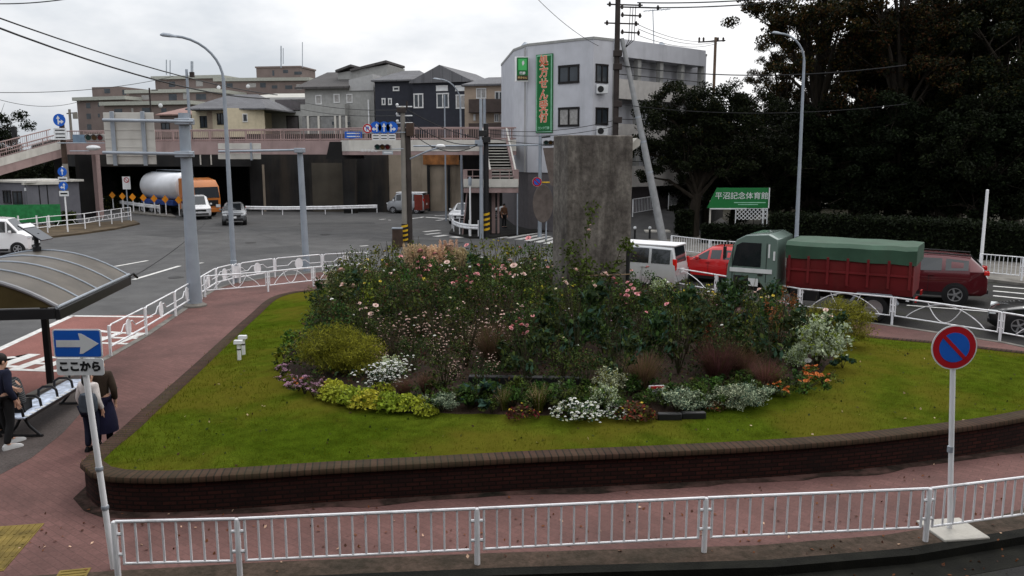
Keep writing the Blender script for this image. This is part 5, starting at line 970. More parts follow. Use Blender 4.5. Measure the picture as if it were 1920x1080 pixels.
def bloom_mesh(pts, size, rng=RNG):
    V = []; F = []
    for p in pts:
        s = size * rng.uniform(.7, 1.3)
        for ring, (rr, zz, kk) in enumerate(((1, .0, 6), (.62, .35, 5), (.3, .55, 3))):
            for k in range(kk):
                a = 2 * PI * k / kk + ring + rng.uniform(0, .4); ca, sa = math.cos(a), math.sin(a); w_ = rr * .62; o = len(V)
                for x, y, z in ((rr * .15, 0, zz * .3), (rr * .65, w_, zz + .15), (rr * 1.0, 0, zz + .25), (rr * .65, -w_, zz + .15)): V.append((p[0] + s * (x * ca - y * sa), p[1] + s * (x * sa + y * ca), p[2] + s * z))
                F.append((o, o + 1, o + 2, o + 3))
    return V, F
def bush(name, label, cat, h, r, n_, size, mats, w_=None, stems=6, blooms=None, group=None, shape="dome", aspect=.5, seed=1, low=.12, lean=.35):
    rng = np.random.default_rng(seed); t = thing(name, label, cat, (0, 0, 0), 0, group); mb = MB(); tips = []
    for k in range(stems):
        a = rng.uniform(0, 2 * PI); d = r * rng.uniform(.25, .85); hh = h * rng.uniform(.7, 1); p = [(0, 0, -.05), (d * .35 * math.cos(a), d * .35 * math.sin(a), hh * .45), (d * math.cos(a), d * math.sin(a), hh)]
        mb.tube(p, [.013, .009, .005], 5, cap=False); tips.append(p)
    mb.build("stem", STEM, t)
    if shape == "dome":
        ncl = max(5, int(n_ / 45)); C = in_ellipsoid(ncl, (0, 0, h * .52), (r, r, h * .5), rng, .5); C[:, 2] = np.clip(C[:, 2], h * low, h); per = n_ // ncl; Q = np.concatenate([in_ellipsoid(per, c, (r * .27, r * .27, h * .15), rng, .6) for c in C])
    elif shape == "stalk":
        Q = []
        for p in tips:
            a, b, c = map(np.array, p); u = rng.uniform(low, 1.02, n_ // stems)[:, None]; q = a * (1 - u) ** 2 + 2 * b * u * (1 - u) + c * u * u; Q.append(q + rng.normal(size=q.shape) * r * .16)
        Q = np.concatenate(Q)
    elif shape == "mat":
        u = rng.uniform(0, 1, n_) ** .5 * r; a = rng.uniform(0, 2 * PI, n_); Q = np.stack([u * np.cos(a), u * np.sin(a), h * (1 - (u / r) ** 2 * .7) * rng.uniform(.35, 1, n_)], 1)
    Q[:, 2] = np.maximum(Q[:, 2], .02); V, F = leaves(Q, size, aspect, rng=rng); mi = rng.choice(len(mats), len(F), p=w_); np_obj("foliage", V, F, mats, t, midx=mi)
    if blooms:
        k, bs, bm_ = blooms; top = Q[np.argsort(Q[:, 2] - .25 * h * rng.uniform(0, 1, len(Q)) * 3)[-max(k * 4, 20):]] if shape != "mat" else Q; pk = top[rng.choice(len(top), k)] + rng.normal(size=(k, 3)) * .03; pk[:, 2] += .03
        if k <= 60:
            me0 = None
            for p in pk:
                if me0 is None: V, F = bloom_mesh([(0, 0, 0)], bs, rng); b_ = np_obj("bloom", V, F, bm_, t); me0 = b_.data
                else: b_ = bpy.data.objects.new("bloom", me0); COL.objects.link(b_); b_.parent = t
                b_.location = p; b_.rotation_euler = tuple(rng.uniform(-.6, .6, 3)); b_.scale = (rng.uniform(.7, 1.25),) * 3
        else: V, F = bloom_mesh(pk, bs, rng); np_obj("flowers", V, F, bm_, t)
    return t
def tuft(name, label, cat, h, r, n_, mats, w_=None, width=.012, lean=.6, plume=None, seed=1, group=None, base_r=.12):
    rng = np.random.default_rng(seed); t = thing(name, label, cat, (0, 0, 0), 0, group); V, F = blades(n_, h, r, base_r, width, lean, rng); mi = np.tile(rng.choice(len(mats), n_, p=w_), 3); np_obj("blades", V, F, mats, t, midx=mi)
    if plume:
        k, ph, pr, pm = plume; Q = []
        for i in range(k):
            a = rng.uniform(0, 2 * PI); d = r * .55 * rng.uniform(0, 1) ** .6; z0 = h * rng.uniform(.75, 1.0); u = rng.uniform(0, 1, 130); Q.append(np.stack([d * math.cos(a) * (1 + u * .15) + rng.normal(size=130) * pr * (1 - u * .8), d * math.sin(a) * (1 + u * .15) + rng.normal(size=130) * pr * (1 - u * .8), z0 + u * ph], 1))
        V, F = leaves(np.concatenate(Q), .075, .25, rng=rng); np_obj("plumes", V, F, pm, t)
    return t
# ------------------------------------------------------------ concrete monument
pc = Vector(P(1065, 640, .8)); D0 = 21.6
K = [Vector((X(1065, D0) + .0, D0)), Vector((X(1187, 22.2), 22.2)), None, Vector((X(1037, 22.5), 22.5))]; K[2] = K[1] + (K[3] - K[0]) * 1.0
MO = thing("concrete_pillar", "tall weathered slab of bare concrete rising out of the flower bed", "monument", (K[0].x, K[0].y, 0)); ko = K[0]
ztop = A(1065, 253, D0).z; PILM = bpy.data.materials.new("streaked_concrete"); t_p, b_p = nodes(PILM); n_p, l_p = t_p.nodes, t_p.links; b_p.inputs["Roughness"].default_value = .9; b_p.inputs["Specular IOR Level"].default_value = .2
tcp = n_p.new("ShaderNodeTexCoord"); prev = None
for sc_, rg, c0, c1 in (((1.1, 1.1, .7), 1.2, (.075, .066, .06), (.18, .165, .148)), ((3, 3, .3), 1.3, (.68, .66, .64), (1.1, 1.08, 1.06)), ((1, 1, 1), 9, (.72, .72, .72), (1.2, 1.2, 1.2))):
    mpp = n_p.new("ShaderNodeMapping"); mpp.inputs["Scale"].default_value = sc_; l_p.new(tcp.outputs["Object"], mpp.inputs[0]); nzp = n_p.new("ShaderNodeTexNoise"); nzp.inputs["Scale"].default_value = rg; nzp.inputs["Detail"].default_value = 8; nzp.inputs["Roughness"].default_value = .65; l_p.new(mpp.outputs[0], nzp.inputs[0])
    rp_ = n_p.new("ShaderNodeValToRGB"); rp_.color_ramp.elements[0].position = .38; rp_.color_ramp.elements[1].position = .62; rp_.color_ramp.elements[0].color = (*c0, 1); rp_.color_ramp.elements[1].color = (*c1, 1); l_p.new(nzp.outputs[0], rp_.inputs[0])
    if prev is None: prev = rp_.outputs[0]
    else: xm = n_p.new("ShaderNodeMix"); xm.data_type = 'RGBA'; xm.blend_type = 'MULTIPLY'; xm.inputs["Factor"].default_value = 1; l_p.new(prev, xm.inputs["A"]); l_p.new(rp_.outputs[0], xm.inputs["B"]); prev = xm.outputs["Result"]
l_p.new(prev, b_p.inputs["Base Color"]); bp_ = n_p.new("ShaderNodeBump"); bp_.inputs["Strength"].default_value = .5; bp_.inputs["Distance"].default_value = .02; l_p.new(nzp.outputs[0], bp_.inputs["Height"]); l_p.new(bp_.outputs[0], b_p.inputs["Normal"])
mb = MB(); mb.prism([(k - ko)[:] for k in K], .3, ztop); o_ = mb.build("slab", PILM, MO, smooth=False, bev=.035)
tt = (K[1] - K[0]).normalized(); mb = MB(); mb.plate([(0, 0), (.25, .16), (.27, .3), (.16, .36), (0, .2)], (K[1].x - ko.x - .01, K[1].y - ko.y + .25, ztop - .42), (tt.x, tt.y, 0), (tt.y, -tt.x, 0), .25); mb.build("lifting_lug", CONCL, MO)
SK = thing("plant_stake", "black stake with bamboo cross canes standing against the concrete pillar", "garden stake", Vector((X(1182, 21.2), 21.2, .7))); mb = MB(); mb.tube([(0, 0, -.2), (0, 0, 2.05)], .05, 8); mb.build("stake", BLACK, SK)
for z in (.95, 1.45): mb = MB(); mb.tube([(-1.1, -.1, z - .03), (.05, -.06, z)], .016, 6); mb.build("cane", M("bamboo", (.22, .15, .09), .6), SK)
CR = thing("climbing_rose", "climbing rose straggling up the front of the concrete pillar", "climbing plant", (X(1110, 21.4), 21.4, .75)); rng = np.random.default_rng(5); Q = []; mb = MB(); co = Vector(CR.location)
for pts in ([(1075, 600), (1100, 520), (1098, 440), (1112, 395)], [(1075, 600), (1085, 540), (1062, 470)], [(1120, 600), (1145, 520), (1170, 450), (1192, 478)], [(1100, 560), (1130, 500), (1180, 490)], [(1090, 590), (1110, 530), (1140, 510)]):
    w3 = [A(px, py, 21.25) - co for px, py in pts]; mb.tube(w3, [.014, .011, .009, .006][:len(w3)], 5)
    for i in range(len(w3) - 1):
        for u in np.linspace(0, 1, 16): q = w3[i].lerp(w3[i + 1], u); Q += [np.array(q) + rng.normal(size=3) * .07 for _ in range(3 if (u * 3) % 1 < .55 else 1)]
for px, py, k in ((1100, 520, 260), (1120, 560, 260), (1165, 555, 160), (1070, 465, 40), (1108, 396, 30), (1068, 480, 30), (1175, 460, 40), (1085, 505, 90), (1150, 515, 60)): Q += list(np.array(A(px, py, 21.2) - co) + rng.normal(size=(k, 3)) * (.22 if k > 80 else .11))
mb.build("stem", STEM, CR); V, F = leaves(np.array(Q), .11, .6, rng=rng); np_obj("foliage", V, F, [LG["rose"], LG["bright"]], CR, midx=rng.choice(2, len(F), p=[.55, .45])); V, F = bloom_mesh([A(px, py, 21.15) - co for px, py in ((1104, 432), (1107, 422), (1036, 499), (1128, 515), (1090, 545))], .05, rng); np_obj("blooms", V, F, PETAL["pale"], CR)
# ------------------------------------------------------------ planting
def put(proto, x, y, rz=None, sc=1, label=None, dz=0, used=set()):
    z = lawn_z(x, y) + .02 + dz; rz = random.uniform(0, 6.28) if rz is None else rz
    if proto.name not in used: used.add(proto.name); proto.location = (x, y, z); proto.rotation_euler = (0, 0, rz); proto.scale = (sc,) * 3; o = proto
    else: o = dup(proto, (x, y, z), rz, sc)
    if label: o["label"] = label
    return o
SH = {}
g = lambda k: LG[k]
ROSES = []
for k, (bl, lab, mats, w_) in enumerate([((3, .06, PETAL["pale"]), "rose bush with dark leaves and pale pink blooms in the crowded island bed", ("rose", "dark", "olive"), (.55, .3, .15)), ((1, .05, PETAL["cream"]), "rose bush with dark leaves and cream blooms in the crowded island bed", ("rose", "dark", "olive"), (.5, .35, .15)), ((1, .045, PETAL["white"]), "rose bush with sparse small white blooms in the crowded island bed", ("dark", "rose", "brown"), (.5, .35, .15)), ((2, .055, PETAL["pink"]), "rose bush with salmon pink blooms in the crowded island bed", ("rose", "dark", "bright"), (.6, .25, .15))]):
    ROSES.append(bush("rose_bush", lab, "rose bush", 1.35, .62, 950, .07, [g(m) for m in mats], w_, 8, bl, lab.replace("rose bush", "rose bushes").replace(" in the crowded island bed", ""), seed=20 + k))
olive = bush("leafy_shrub", "bushy green shrub with yellowing autumn leaves in the right half of the bed", "shrub", 1.6, .75, 900, .085, [g("rose"), g("olive"), g("yellowgreen")], (.4, .38, .22), 9, (3, .035, PETAL["yellow"]), "yellowing green shrubs in the right half of the bed", seed=31)
darkb = bush("broadleaf_shrub", "tall shrub with large very dark leaves in the bed", "shrub", 1.55, .7, 420, .15, [g("dark"), g("rose"), g("bluegreen")], (.65, .25, .1), 8, None, "large-leaved dark shrubs in the bed", seed=32, aspect=.45)
brown = bush("withered_perennial", "withered brown perennial with twiggy stems in the bed", "perennial", 1.15, .55, 420, .06, [g("brown"), g("dark"), g("olive")], (.6, .25, .15), 16, (8, .02, PETAL["mauve"]), "withered brown perennials in the bed", shape="stalk", seed=33, aspect=.3)
gaura = bush("gaura", "airy perennial sprinkled with tiny pinkish white flowers", "flowering perennial", .95, .55, 260, .05, [g("dark"), g("brown"), g("bluegreen")], (.5, .3, .2), 18, (95, .026, PETAL["pale"]), "airy plants with tiny pinkish white flowers", shape="stalk", seed=34, aspect=.3)
protos_bed = []
pts = []; tries = 0
while len(pts) < 285 and tries < 30000:
    tries += 1; x, y = random.uniform(-7, 9.5), random.uniform(14.2, 29.5)
    if not in_bed(x, y, 1.25 if x < -3 and y > 17.5 else .6): continue
    k = FPX / y; px = 960 + x * k
    if y < 14.9 or (y < 16.3 and px < 800): continue
    if y < 17.6 and (px < 690 or px > 1470): continue
    if y < 16.0 and px > 1200: continue
    q = Vector((x, y)); 
    if any((q - p).length < .66 for p in pts): continue
    if px > 1460 and y > 19: continue
    if K[0].x - .35 < x < K[1].x + .3 and 21.2 < y < 24.2: continue
    pts.append(q)
for q in pts:
    px = 960 + q.x * FPX / q.y; u = random.random()
    if px > 1190: pr = olive if (u < .55 and q.y > 19) else darkb if u < .75 else random.choice(ROSES) if u < .92 else brown
    elif px > 960 and q.y < 18.5: pr = darkb if u < .4 else random.choice(ROSES[1:3]) if u < .85 else brown
    elif 690 < px < 950 and q.y < 19: pr = gaura if u < .5 else brown if u < .8 else ROSES[2]
    elif q.y > 26: pr = olive if u < .4 else brown if u < .6 else random.choice(ROSES)
    else: pr = random.choice(ROSES) if u < .78 else brown if u < .88 else darkb if u < .94 else olive
    put(pr, q.x, q.y, None, random.choice((.7, .8, .9, 1, 1.05, 1.15, 1.3)) * random.uniform(.9, 1.1) * (.8 if px > 1190 else .82 if abs(px - 1110) < 100 and q.y > 17.5 else 1) * (.72 if q.y < 16.6 and px < 1000 else .62 if q.y < 15.8 else 1.0))
FEA = bush("feathery_shrub", "soft feathery yellow-green mound at the left front of the bed", "shrub", 1.0, .72, 9000, .085, [g("yellowgreen"), g("lime"), g("olive")], (.7, .08, .22), 9, None, None, "dome", .14, 41, low=.1)
q = Pl(622, 700); put(FEA, q.x, q.y, None, 1.0)
q = Pl(668, 705); put(FEA, q.x, q.y, None, .82, "smaller feathery green mound right of the soft yellow-green one")
q = Pl(1572, 648); put(FEA, q.x, q.y, None, 1.1, "feathery yellow-green mound at the right end of the bed by the fence")
PAM = tuft("plume_grass", "clump of blonde feathery plume grass at the back of the bed left of the utility pole foot", "ornamental grass", 1.15, .5, 420, [g("blonde"), g("brown")], (.75, .25), .012, .5, (26, .5, .055, g("blonde")), seed=42, group="blonde plume grasses at the back of the bed")
for i, px in enumerate((768, 792, 815, 838, 858)): put(PAM, X(px, 27.0 + .3 * (i % 2)), 27.0 + .3 * (i % 2), None, random.uniform(1.0, 1.18), "blonde feathery plume grass in the row at the back of the bed")
MUH = tuft("muhly_grass", "hazy pinkish brown grass near the white plant label", "ornamental grass", .72, .48, 1500, [g("pinkhaze"), g("brown"), g("olive")], (.55, .3, .15), .006, .55, seed=43, base_r=.16)
for px, py, s, lab in [(1205, 735, .95, "hazy pinkish brown grass just left of the white plant label"), (1345, 722, 1.15, "largest hazy pinkish brown grass, behind the grey-green front mounds"), (1435, 738, .8, "low pinkish brown grass right of the grey-green mounds"), (1395, 715, .9, "hazy brown grass leaning over the right-hand grey-green mound"), (800, 742, .55, "small tan grass tuft among the lime yellow plants"), (758, 748, .5, "small tan grass tuft at the middle of the lime yellow plants"), (925, 690, 1.2, "tall brown grass in the middle left of the bed")]: q = Pl(px, py); put(MUH, q.x, q.y, None, s, lab)
GRS = tuft("green_grass_clump", "upright green grass clump right of the pinkish grasses", "ornamental grass", .8, .4, 260, [g("olive"), g("bright"), g("blonde")], (.6, .25, .15), .014, .5, seed=44)
for px, py, s, lab in [(1378, 705, 1, "upright green grass clump behind the pinkish grasses"), (1010, 775, .6, "short dry grass clump at the front edge left of the white flowers"), (945, 770, .5, "thin green grass clump at the front of the bed")]: q = Pl(px, py); put(GRS, q.x, q.y, None, s, lab)
LIM = bush("lime_perennial", "lime yellow low plant in the front left row of the bed", "ground plant", .3, .36, 420, .075, [g("lime"), g("yellowgreen")], (.72, .28), 4, None, "lime yellow low plants in the front left row", "mat", .75, 51)
for px, py, s in [(618, 745, .8), (640, 752, .9), (668, 757, 1), (690, 763, 1), (722, 757, .7), (735, 768, 1), (760, 768, .9), (785, 765, .7), (800, 778, .6), (622, 735, .8), (655, 745, .7), (715, 738, .7)]: q = Pl(px, py); put(LIM, q.x, q.y, None, s)
YG = bush("green_perennial", "fresh yellow-green plant on the left rim of the bed", "ground plant", .5, .45, 420, .085, [g("yellowgreen"), g("bright"), g("rose")], (.45, .3, .25), 6, None, "fresh yellow-green plants on the left rim", "dome", .6, 52)
for px, py, s in [(548, 660, 1), (575, 648, .9), (560, 672, .8), (535, 690, .9), (596, 640, .9), (618, 590, 1.0), (606, 615, .9)]: q = Pl(px, py); put(YG, q.x, q.y, None, s)
SIL = bush("silver_mound", "grey-green silvery mound at the front right edge of the bed", "ground plant", .42, .48, 1900, .05, [g("silver"), g("white"), g("bluegreen")], (.6, .2, .2), 5, None, None, "dome", .4, 53)
for px, py, s, lab in [(1270, 772, 1, "silvery grey-green mound right beside the white plant label"), (1310, 768, .7, "smaller silvery mound right of the one by the plant label"), (1380, 765, 1, "left one of the two grey-green mounds at the front right edge"), (1418, 762, .95, "right one of the two grey-green mounds at the front right edge"), (828, 772, .75, "pale silver-green mound at the right end of the lime yellow plants"), (1052, 740, .5, "small silvery plant under the dark roses at the front")]: q = Pl(px, py); put(SIL, q.x, q.y, None, s, lab)
WHF = bush("white_flower_clump", "low clump crowded with white flowers at the front edge of the bed", "flowering plant", .32, .34, 300, .06, [g("bright"), g("bluegreen"), g("white")], (.4, .3, .3), 5, (70, .03, PETAL["white"]), None, "mat", .6, 54)
for px, py, s, lab in [(1065, 786, 1, "left low clump of white flowers at the front edge of the bed"), (1098, 787, .9, "right low clump of white flowers at the front edge of the bed"), (1150, 785, .7, "small white flower clump beside the rusty brown plant")]: q = Pl(px, py); put(WHF, q.x, q.y, None, s, lab)
WHS = bush("variegated_shrub", "shrub with bright white-edged leaves at the right of the bed", "shrub", 1.0, .62, 2000, .075, [g("white"), g("silver"), g("yellowgreen")], (.6, .2, .2), 9, None, None, "dome", .55, 55, low=.3)
q = Pl(1532, 688); put(WHS, q.x, q.y, None, 1.12)
for px, py, s, lab in [(1140, 745, .55, "white-leaved upright plant in front of the dark roses"), (1128, 775, .5, "low white-leaved plant behind the white flower clumps"), (1490, 692, .5, "small white-leaved plant left of the big white-leaved shrub"), (625, 545, .75, "pale leaved shrub at the back left corner of the bed"), (1235, 560, .7, "pale leaved shrub right of the pillar behind the green shrubs"), (735, 715, .5, "small white-flecked plant behind the lime yellow row")]: q = Pl(px, py); put(WHS, q.x, q.y, None, s, lab)
WHT = bush("white_aster", "airy white flowered plant behind the lime yellow row", "flowering plant", .55, .5, 260, .05, [g("rose"), g("bluegreen")], (.6, .4), 12, (110, .026, PETAL["white"]), "airy white flowered plants behind the lime yellow row", "stalk", .4, 56)
for px, py, s in [(700, 735, 1), (725, 730, 1), (745, 722, .9)]: q = Pl(px, py); put(WHT, q.x, q.y, None, s)
PNK = bush("pink_flower_mound", "low mound of mixed pink and orange flowers at the left tip of the bed", "flowering plant", .36, .4, 320, .055, [g("rose"), g("brown"), g("dark")], (.5, .25, .25), 6, (55, .028, PETAL["mauve"]), None, "dome", .5, 57)
for px, py, s, lab in [(572, 738, 1, "mauve flower mound at the left front tip of the bed"), (545, 725, .7, "small mauve flower mound at the very left tip of the bed"), (590, 745, .8, "mauve flower mound touching the first lime yellow plant"), (530, 705, .7, "reddish brown low plant on the left tip of the bed")]: q = Pl(px, py); put(PNK, q.x, q.y, None, s, lab)
ORB = bush("orange_flower_mound", "green mound with orange flowers at the right front edge of the bed", "flowering plant", .36, .42, 480, .06, [g("bright"), g("rose"), g("olive")], (.55, .3, .15), 6, (26, .028, PETAL["orange"]), None, "dome", .5, 58)
for px, py, s, lab in [(1505, 738, 1, "green mound with orange flowers nearest the white tag"), (1545, 722, .95, "green mound with orange flowers at the right rim of the bed"), (1470, 745, .8, "green mound with orange flowers beside the pinkish grass"), (560, 733, .55, "small mound with orange flowers at the left tip"), (600, 738, .5, "small orange flowered mound before the feathery shrub")]: q = Pl(px, py); put(ORB, q.x, q.y, None, s, lab)
CAB = bush("blue_green_perennial", "broad blue-green leafy plant at the front middle of the bed", "leafy plant", .48, .45, 170, .17, [g("bluegreen"), g("rose")], (.7, .3), 6, (6, .025, PETAL["white"]), None, "dome", .65, 59)
for px, py, s, lab in [(888, 765, 1, "broad blue-green leafy plant at the front middle of the bed"), (918, 755, .6, "smaller blue-green leafy plant beside the broad one"), (1580, 690, .6, "dark green leafy plant under the white-leaved shrub")]: q = Pl(px, py); put(CAB, q.x, q.y, None, s, lab)
RST = bush("rusty_heuchera", "low rusty brown leafed plant at the front right of the white flowers", "ground plant", .28, .36, 260, .08, [g("brown"), g("red"), g("olive")], (.55, .25, .2), 4, (14, .02, PETAL["yellow"]), None, "mat", .7, 60)
for px, py, s, lab in [(1185, 783, 1, "low rusty leafed plant right of the white flower clumps"), (980, 785, .8, "low rusty plant with yellow specks at the front edge"), (1205, 785, .7, "small rusty leafed plant left of the silvery mound"), (1340, 768, .6, "small reddish leafed plant between the grey-green mounds")]: q = Pl(px, py); put(RST, q.x, q.y, None, s, lab)
RED_ = bush("red_foliage_shrub", "upright shrub with brick red foliage by the fence at the right", "shrub", 1.35, .38, 900, .06, [g("red"), g("brown")], (.85, .15), 8, None, None, "dome", .4, 61)
q = Pl(1458, 668); put(RED_, q.x, q.y, None, 1.15); q = Pl(1320, 690); put(RED_, q.x, q.y, None, .8, "dull reddish shrub among the dark leaves right of the pillar")
SUN_ = bush("pink_rose_spray", "tall rose spray topped with big pink blooms at the back left of the bed", "rose bush", 1.75, .45, 420, .09, [g("rose"), g("dark")], (.6, .4), 6, (12, .085, PETAL["pink"]), None, "stalk", .5, 62)
for px, Y, s, lab in [(795, 23.5, 1.05, "tall rose spray topped with big pink blooms left of the middle"), (865, 21.5, .95, "rose spray with pink blooms between the tall spray and the pillar"), (970, 16.4, .8, "rose spray with pale pink blooms in front of the pillar at left"), (1190, 19.0, .95, "rose spray with pink blooms right of the pillar's foot"), (945, 22.5, 1, "rose spray with pink blooms just left of the pillar")]: put(SUN_, X(px, Y), Y, None, s, lab)
# dark leaf litter and seedlings between the shrubs
Q = []
while len(Q) < 16000:
    x, y = random.uniform(-7, 9.5), random.uniform(14, 29)
    if in_bed(x, y, .45): Q.append((x, y, .80 + abs(random.gauss(0, .13))))
V, F = leaves(np.array(Q), .08, .5, rng=np.random.default_rng(8)); UG = np_obj("undergrowth", V, F, [LG["dark"], LG["rose"], LG["brown"]], midx=np.random.default_rng(9).choice(3, len(F), p=[.5, .3, .2])); struct(UG, "stuff")
LOW = bush("low_green_plant", "low dark green bedding plant near the front edge of the bed", "ground plant", .36, .36, 420, .06, [g("rose"), g("bright"), g("dark")], (.45, .2, .35), 5, None, "low dark green bedding plants near the front edge of the bed", "dome", .5, 63)
for _ in range(60):
    px = random.uniform(800, 1480); q = Pl(px, random.uniform(742, 776) - max(0, px - 1250) * .11); put(LOW, q.x, q.y, None, random.uniform(.7, 1.25))
TB2 = thing("timber_edging", "dark timber sleeper lying in the bed behind the broad blue-green plant", "timber edging", Pl(985, 725), R(-3)); mb = MB(); mb.box((0, 0, .1), (2.2, .16, .22)); mb.build("sleeper", BLACK, TB2, bev=.02)
# plant labels and edging pieces
q = Pl(1230, 752); TGN = thing("plant_label", "white plant label board with a red title strip at the front of the bed", "label sign", q); mb = MB(); mb.box((0, .02, .1), (.03, .03, .3)); mb.build("stake", GALV, TGN); mb = MB(); mb.box((0, 0, .2), (.29, .015, .2), R(6)); mb.build("board", SIGNW, TGN, bev=.004); mb = MB(); mb.box((0.01, -.02, .265), (.24, .012, .045), R(6)); mb.build("red_strip", RED, TGN)
q = Pl(1514, 697); TG2 = thing("plant_tag", "small white oval tag above the orange flowered mounds", "label sign", q); mb = MB(); mb.tube([(0, 0, -.05), (0, 0, .22)], .008, 5); mb.build("stake", STEM, TG2); mb = MB(); mb.plate([(.075 * math.cos(a), .05 * math.sin(a)) for a in arc_pts(16, 0, 2 * PI)[:-1]], (0, 0, .24), AX, NF, .01); mb.build("tag_plate", WHITE, TG2)
for i, (px, py, rz, lab) in enumerate([(706, 766, -.15, "black edging block between the lime yellow plants at left"), (765, 772, -.05, "black edging block between the lime yellow plants at right"), (1300, 784, .05, "black edging block in front of the silvery mound"), (1255, 786, .02, "black edging block before the white plant label")]):
    q = Pl(px, py); mb = MB(); mb.box((0, 0, .05), (.42, .12, .13)); o_ = mb.build("edging_block", BLACK, None, bev=.02); o_.location = q; o_.rotation_euler.z = rz; tag(o_, lab, "edging block")
# grass blades on the near lawn and fallen leaves
rng = np.random.default_rng(3)
def scatter(n_, fn):
    out = []
    while len(out) < n_:
        p = fn()
        if p: out.append(p)
    return out
ol_poly = [(p.x, p.y) for p in IN]
def in_lawn(x, y):
    c = False
    for i in range(len(ol_poly)):
        a, b = ol_poly[i], ol_poly[i - 1]
        if (a[1] > y) != (b[1] > y) and x < (b[0] - a[0]) * (y - a[1]) / (b[1] - a[1]) + a[0]: c = not c
    return c
gx = rng.uniform(-7.5, 13, 60000); gy = 11.2 + rng.uniform(0, 1, 60000) ** 1.6 * 12
cell = {}
def lawn_cell(x, y):
    k = (int(x / .25), int(y / .25))
    if k not in cell:
        cx, cy = (k[0] + .5) * .25 * 1.0, (k[1] + .5) * .25; cell[k] = lawn_z(cx, cy) if in_lawn(cx, cy) and not in_bed(cx, cy) else None
    return cell[k]
V = []
for x, y in zip(gx, gy):
    z = lawn_cell(x, y)
    if z is None: continue
    a = random.uniform(0, 6.28); h = random.uniform(.018, .045); w_ = .006; dx, dy = math.cos(a) * w_, math.sin(a) * w_; lx, ly = random.uniform(-.02, .02), random.uniform(-.02, .02)
    V += [(x - dx, y - dy, z - .02), (x + dx, y + dy, z - .02), (x + lx, y + ly, z + h)]
GR = np_obj("grass_blades", V, np.arange(len(V)).reshape(-1, 3), leafM("grass_blade", (.085, .10, .005), rnd=0, trans=.2, spec=0)); struct(GR, "stuff")
Q = []
def leaf_at(n_, gen):
    k = 0
    while k < n_:
        x, y, z = gen()
        if z is not None: Q.append((x, y, z + .012)); k += 1
def lawn_leaf(): x, y = random.uniform(-6, 12), 11.3 + random.random() ** 1.3 * 9; z = lawn_cell(x, y); return x, y, z
leaf_at(210, lawn_leaf)
V, F = leaves(np.array(Q), .05, .7, up=3, rng=rng); FL = np_obj("fallen_leaves", V, F, [LG["brown"], LG["dark"], LG["blonde"]], midx=rng.choice(3, len(F), p=[.35, .5, .15])); struct(FL, "stuff")
Q = []
for _ in range(420):
    u = random.random(); i = random.randrange(len(nearl) - 1); p = Vector(nearl[i][:2]).lerp(Vector(nearl[i + 1][:2]), u); d = -.3 - abs(random.gauss(0, .35)) if random.random() < .72 else random.uniform(.1, 2.2)
    t_ = (Vector(nearl[i + 1][:2]) - Vector(nearl[i][:2])).normalized(); Q.append((p.x - t_.y * d, p.y + t_.x * d, (.02 if d < 0 else SW + .02)))
for _ in range(260):
    p = P(random.uniform(0, 1900), random.uniform(900, 1040), SW); Q.append((p.x, p.y, SW + .014)) if not in_lawn(p.x, p.y) and p.y < 11.4 else None
V, F = leaves(np.array(Q), .05, .7, up=4, rng=rng); FL2 = np_obj("fallen_leaves", V, F, [leafM("dry_leaf", (.16, .06, .025), rnd=0), LG["blonde"], LG["brown"]], midx=rng.choice(3, len(F), p=[.6, .15, .25])); struct(FL2, "stuff")
# ------------------------------------------------------------ trees
def tree(name, label, cat, H, tr, clumps, n_, size, mats, w_, seed, lean=0, group=None):
    rng = np.random.default_rng(seed); t = thing(name, label, cat, (0, 0, 0), 0, group); mb = MB()
    zb = min(c[2] - r[2] for c, r in clumps); cz = max(c[2] for c, r in clumps); top = (lean, 0, cz)
    mb.tube([(0, 0, -.3), (lean * .1, 0, zb * .5), (lean * .4, .1, zb), (lean * .8, 0, (zb + cz) / 2), top], [tr * 1.25, tr, tr * .8, tr * .5, tr * .15], 9); mb.build("trunk", BARK, t)
    lb = MB()
    for c, r in clumps:
        z0 = max(zb * .8, c[2] * .55); f = z0 / cz; p0 = Vector((lean * f, 0, z0)); p1 = Vector(c); m_ = p0.lerp(p1, .5) + Vector((0, 0, .12 * (p1 - p0).length)); lb.tube([p0, m_, p1], [tr * .42, tr * .25, tr * .06], 6)
        for _ in range(5): e = p1 + Vector(rng.normal(size=3)) * min(r) * .6; lb.tube([m_.lerp(p1, rng.uniform(.2, .9)), e], [tr * .1, tr * .03], 4, cap=False)
    lb.build("limbs", BARK, t); vol = np.array([r[0] * r[1] * r[2] for c, r in clumps]); Q = []
    for (c, r), v in zip(clumps, vol / vol.sum()):
        k = int(n_ * v); sub = in_ellipsoid(max(4, k // 260), c, r, rng, .42); Q.append(np.concatenate([in_ellipsoid(260, s_, np.array(r) * .3, rng, .5) for s_ in sub]))
    Q = np.concatenate(Q); V, F = leaves(Q, size, .62, rng=rng); mi = rng.choice(len(mats), len(F), p=w_); np_obj("crown", V, F, mats, t, midx=mi); return t
def rclumps(n_, c, r, cr, seed):
    rng = np.random.default_rng(seed); return [((float(p[0]), float(p[1]), float(p[2])), (cr * rng.uniform(.8, 1.25), cr * rng.uniform(.8, 1.25), cr * rng.uniform(.6, .9))) for p in in_ellipsoid(n_, c, r, rng, .4)]
big1 = tree("tall_tree", "leftmost tall tree with thinning rusty leaves against the white sky", "tree", 19, .42, rclumps(15, (0, 0, 12.5), (4.6, 4, 5.5), 2.0, 1), 42000, .17, [TL["dark"], TL["rust"], TL["olive"]], (.45, .32, .23), 1)
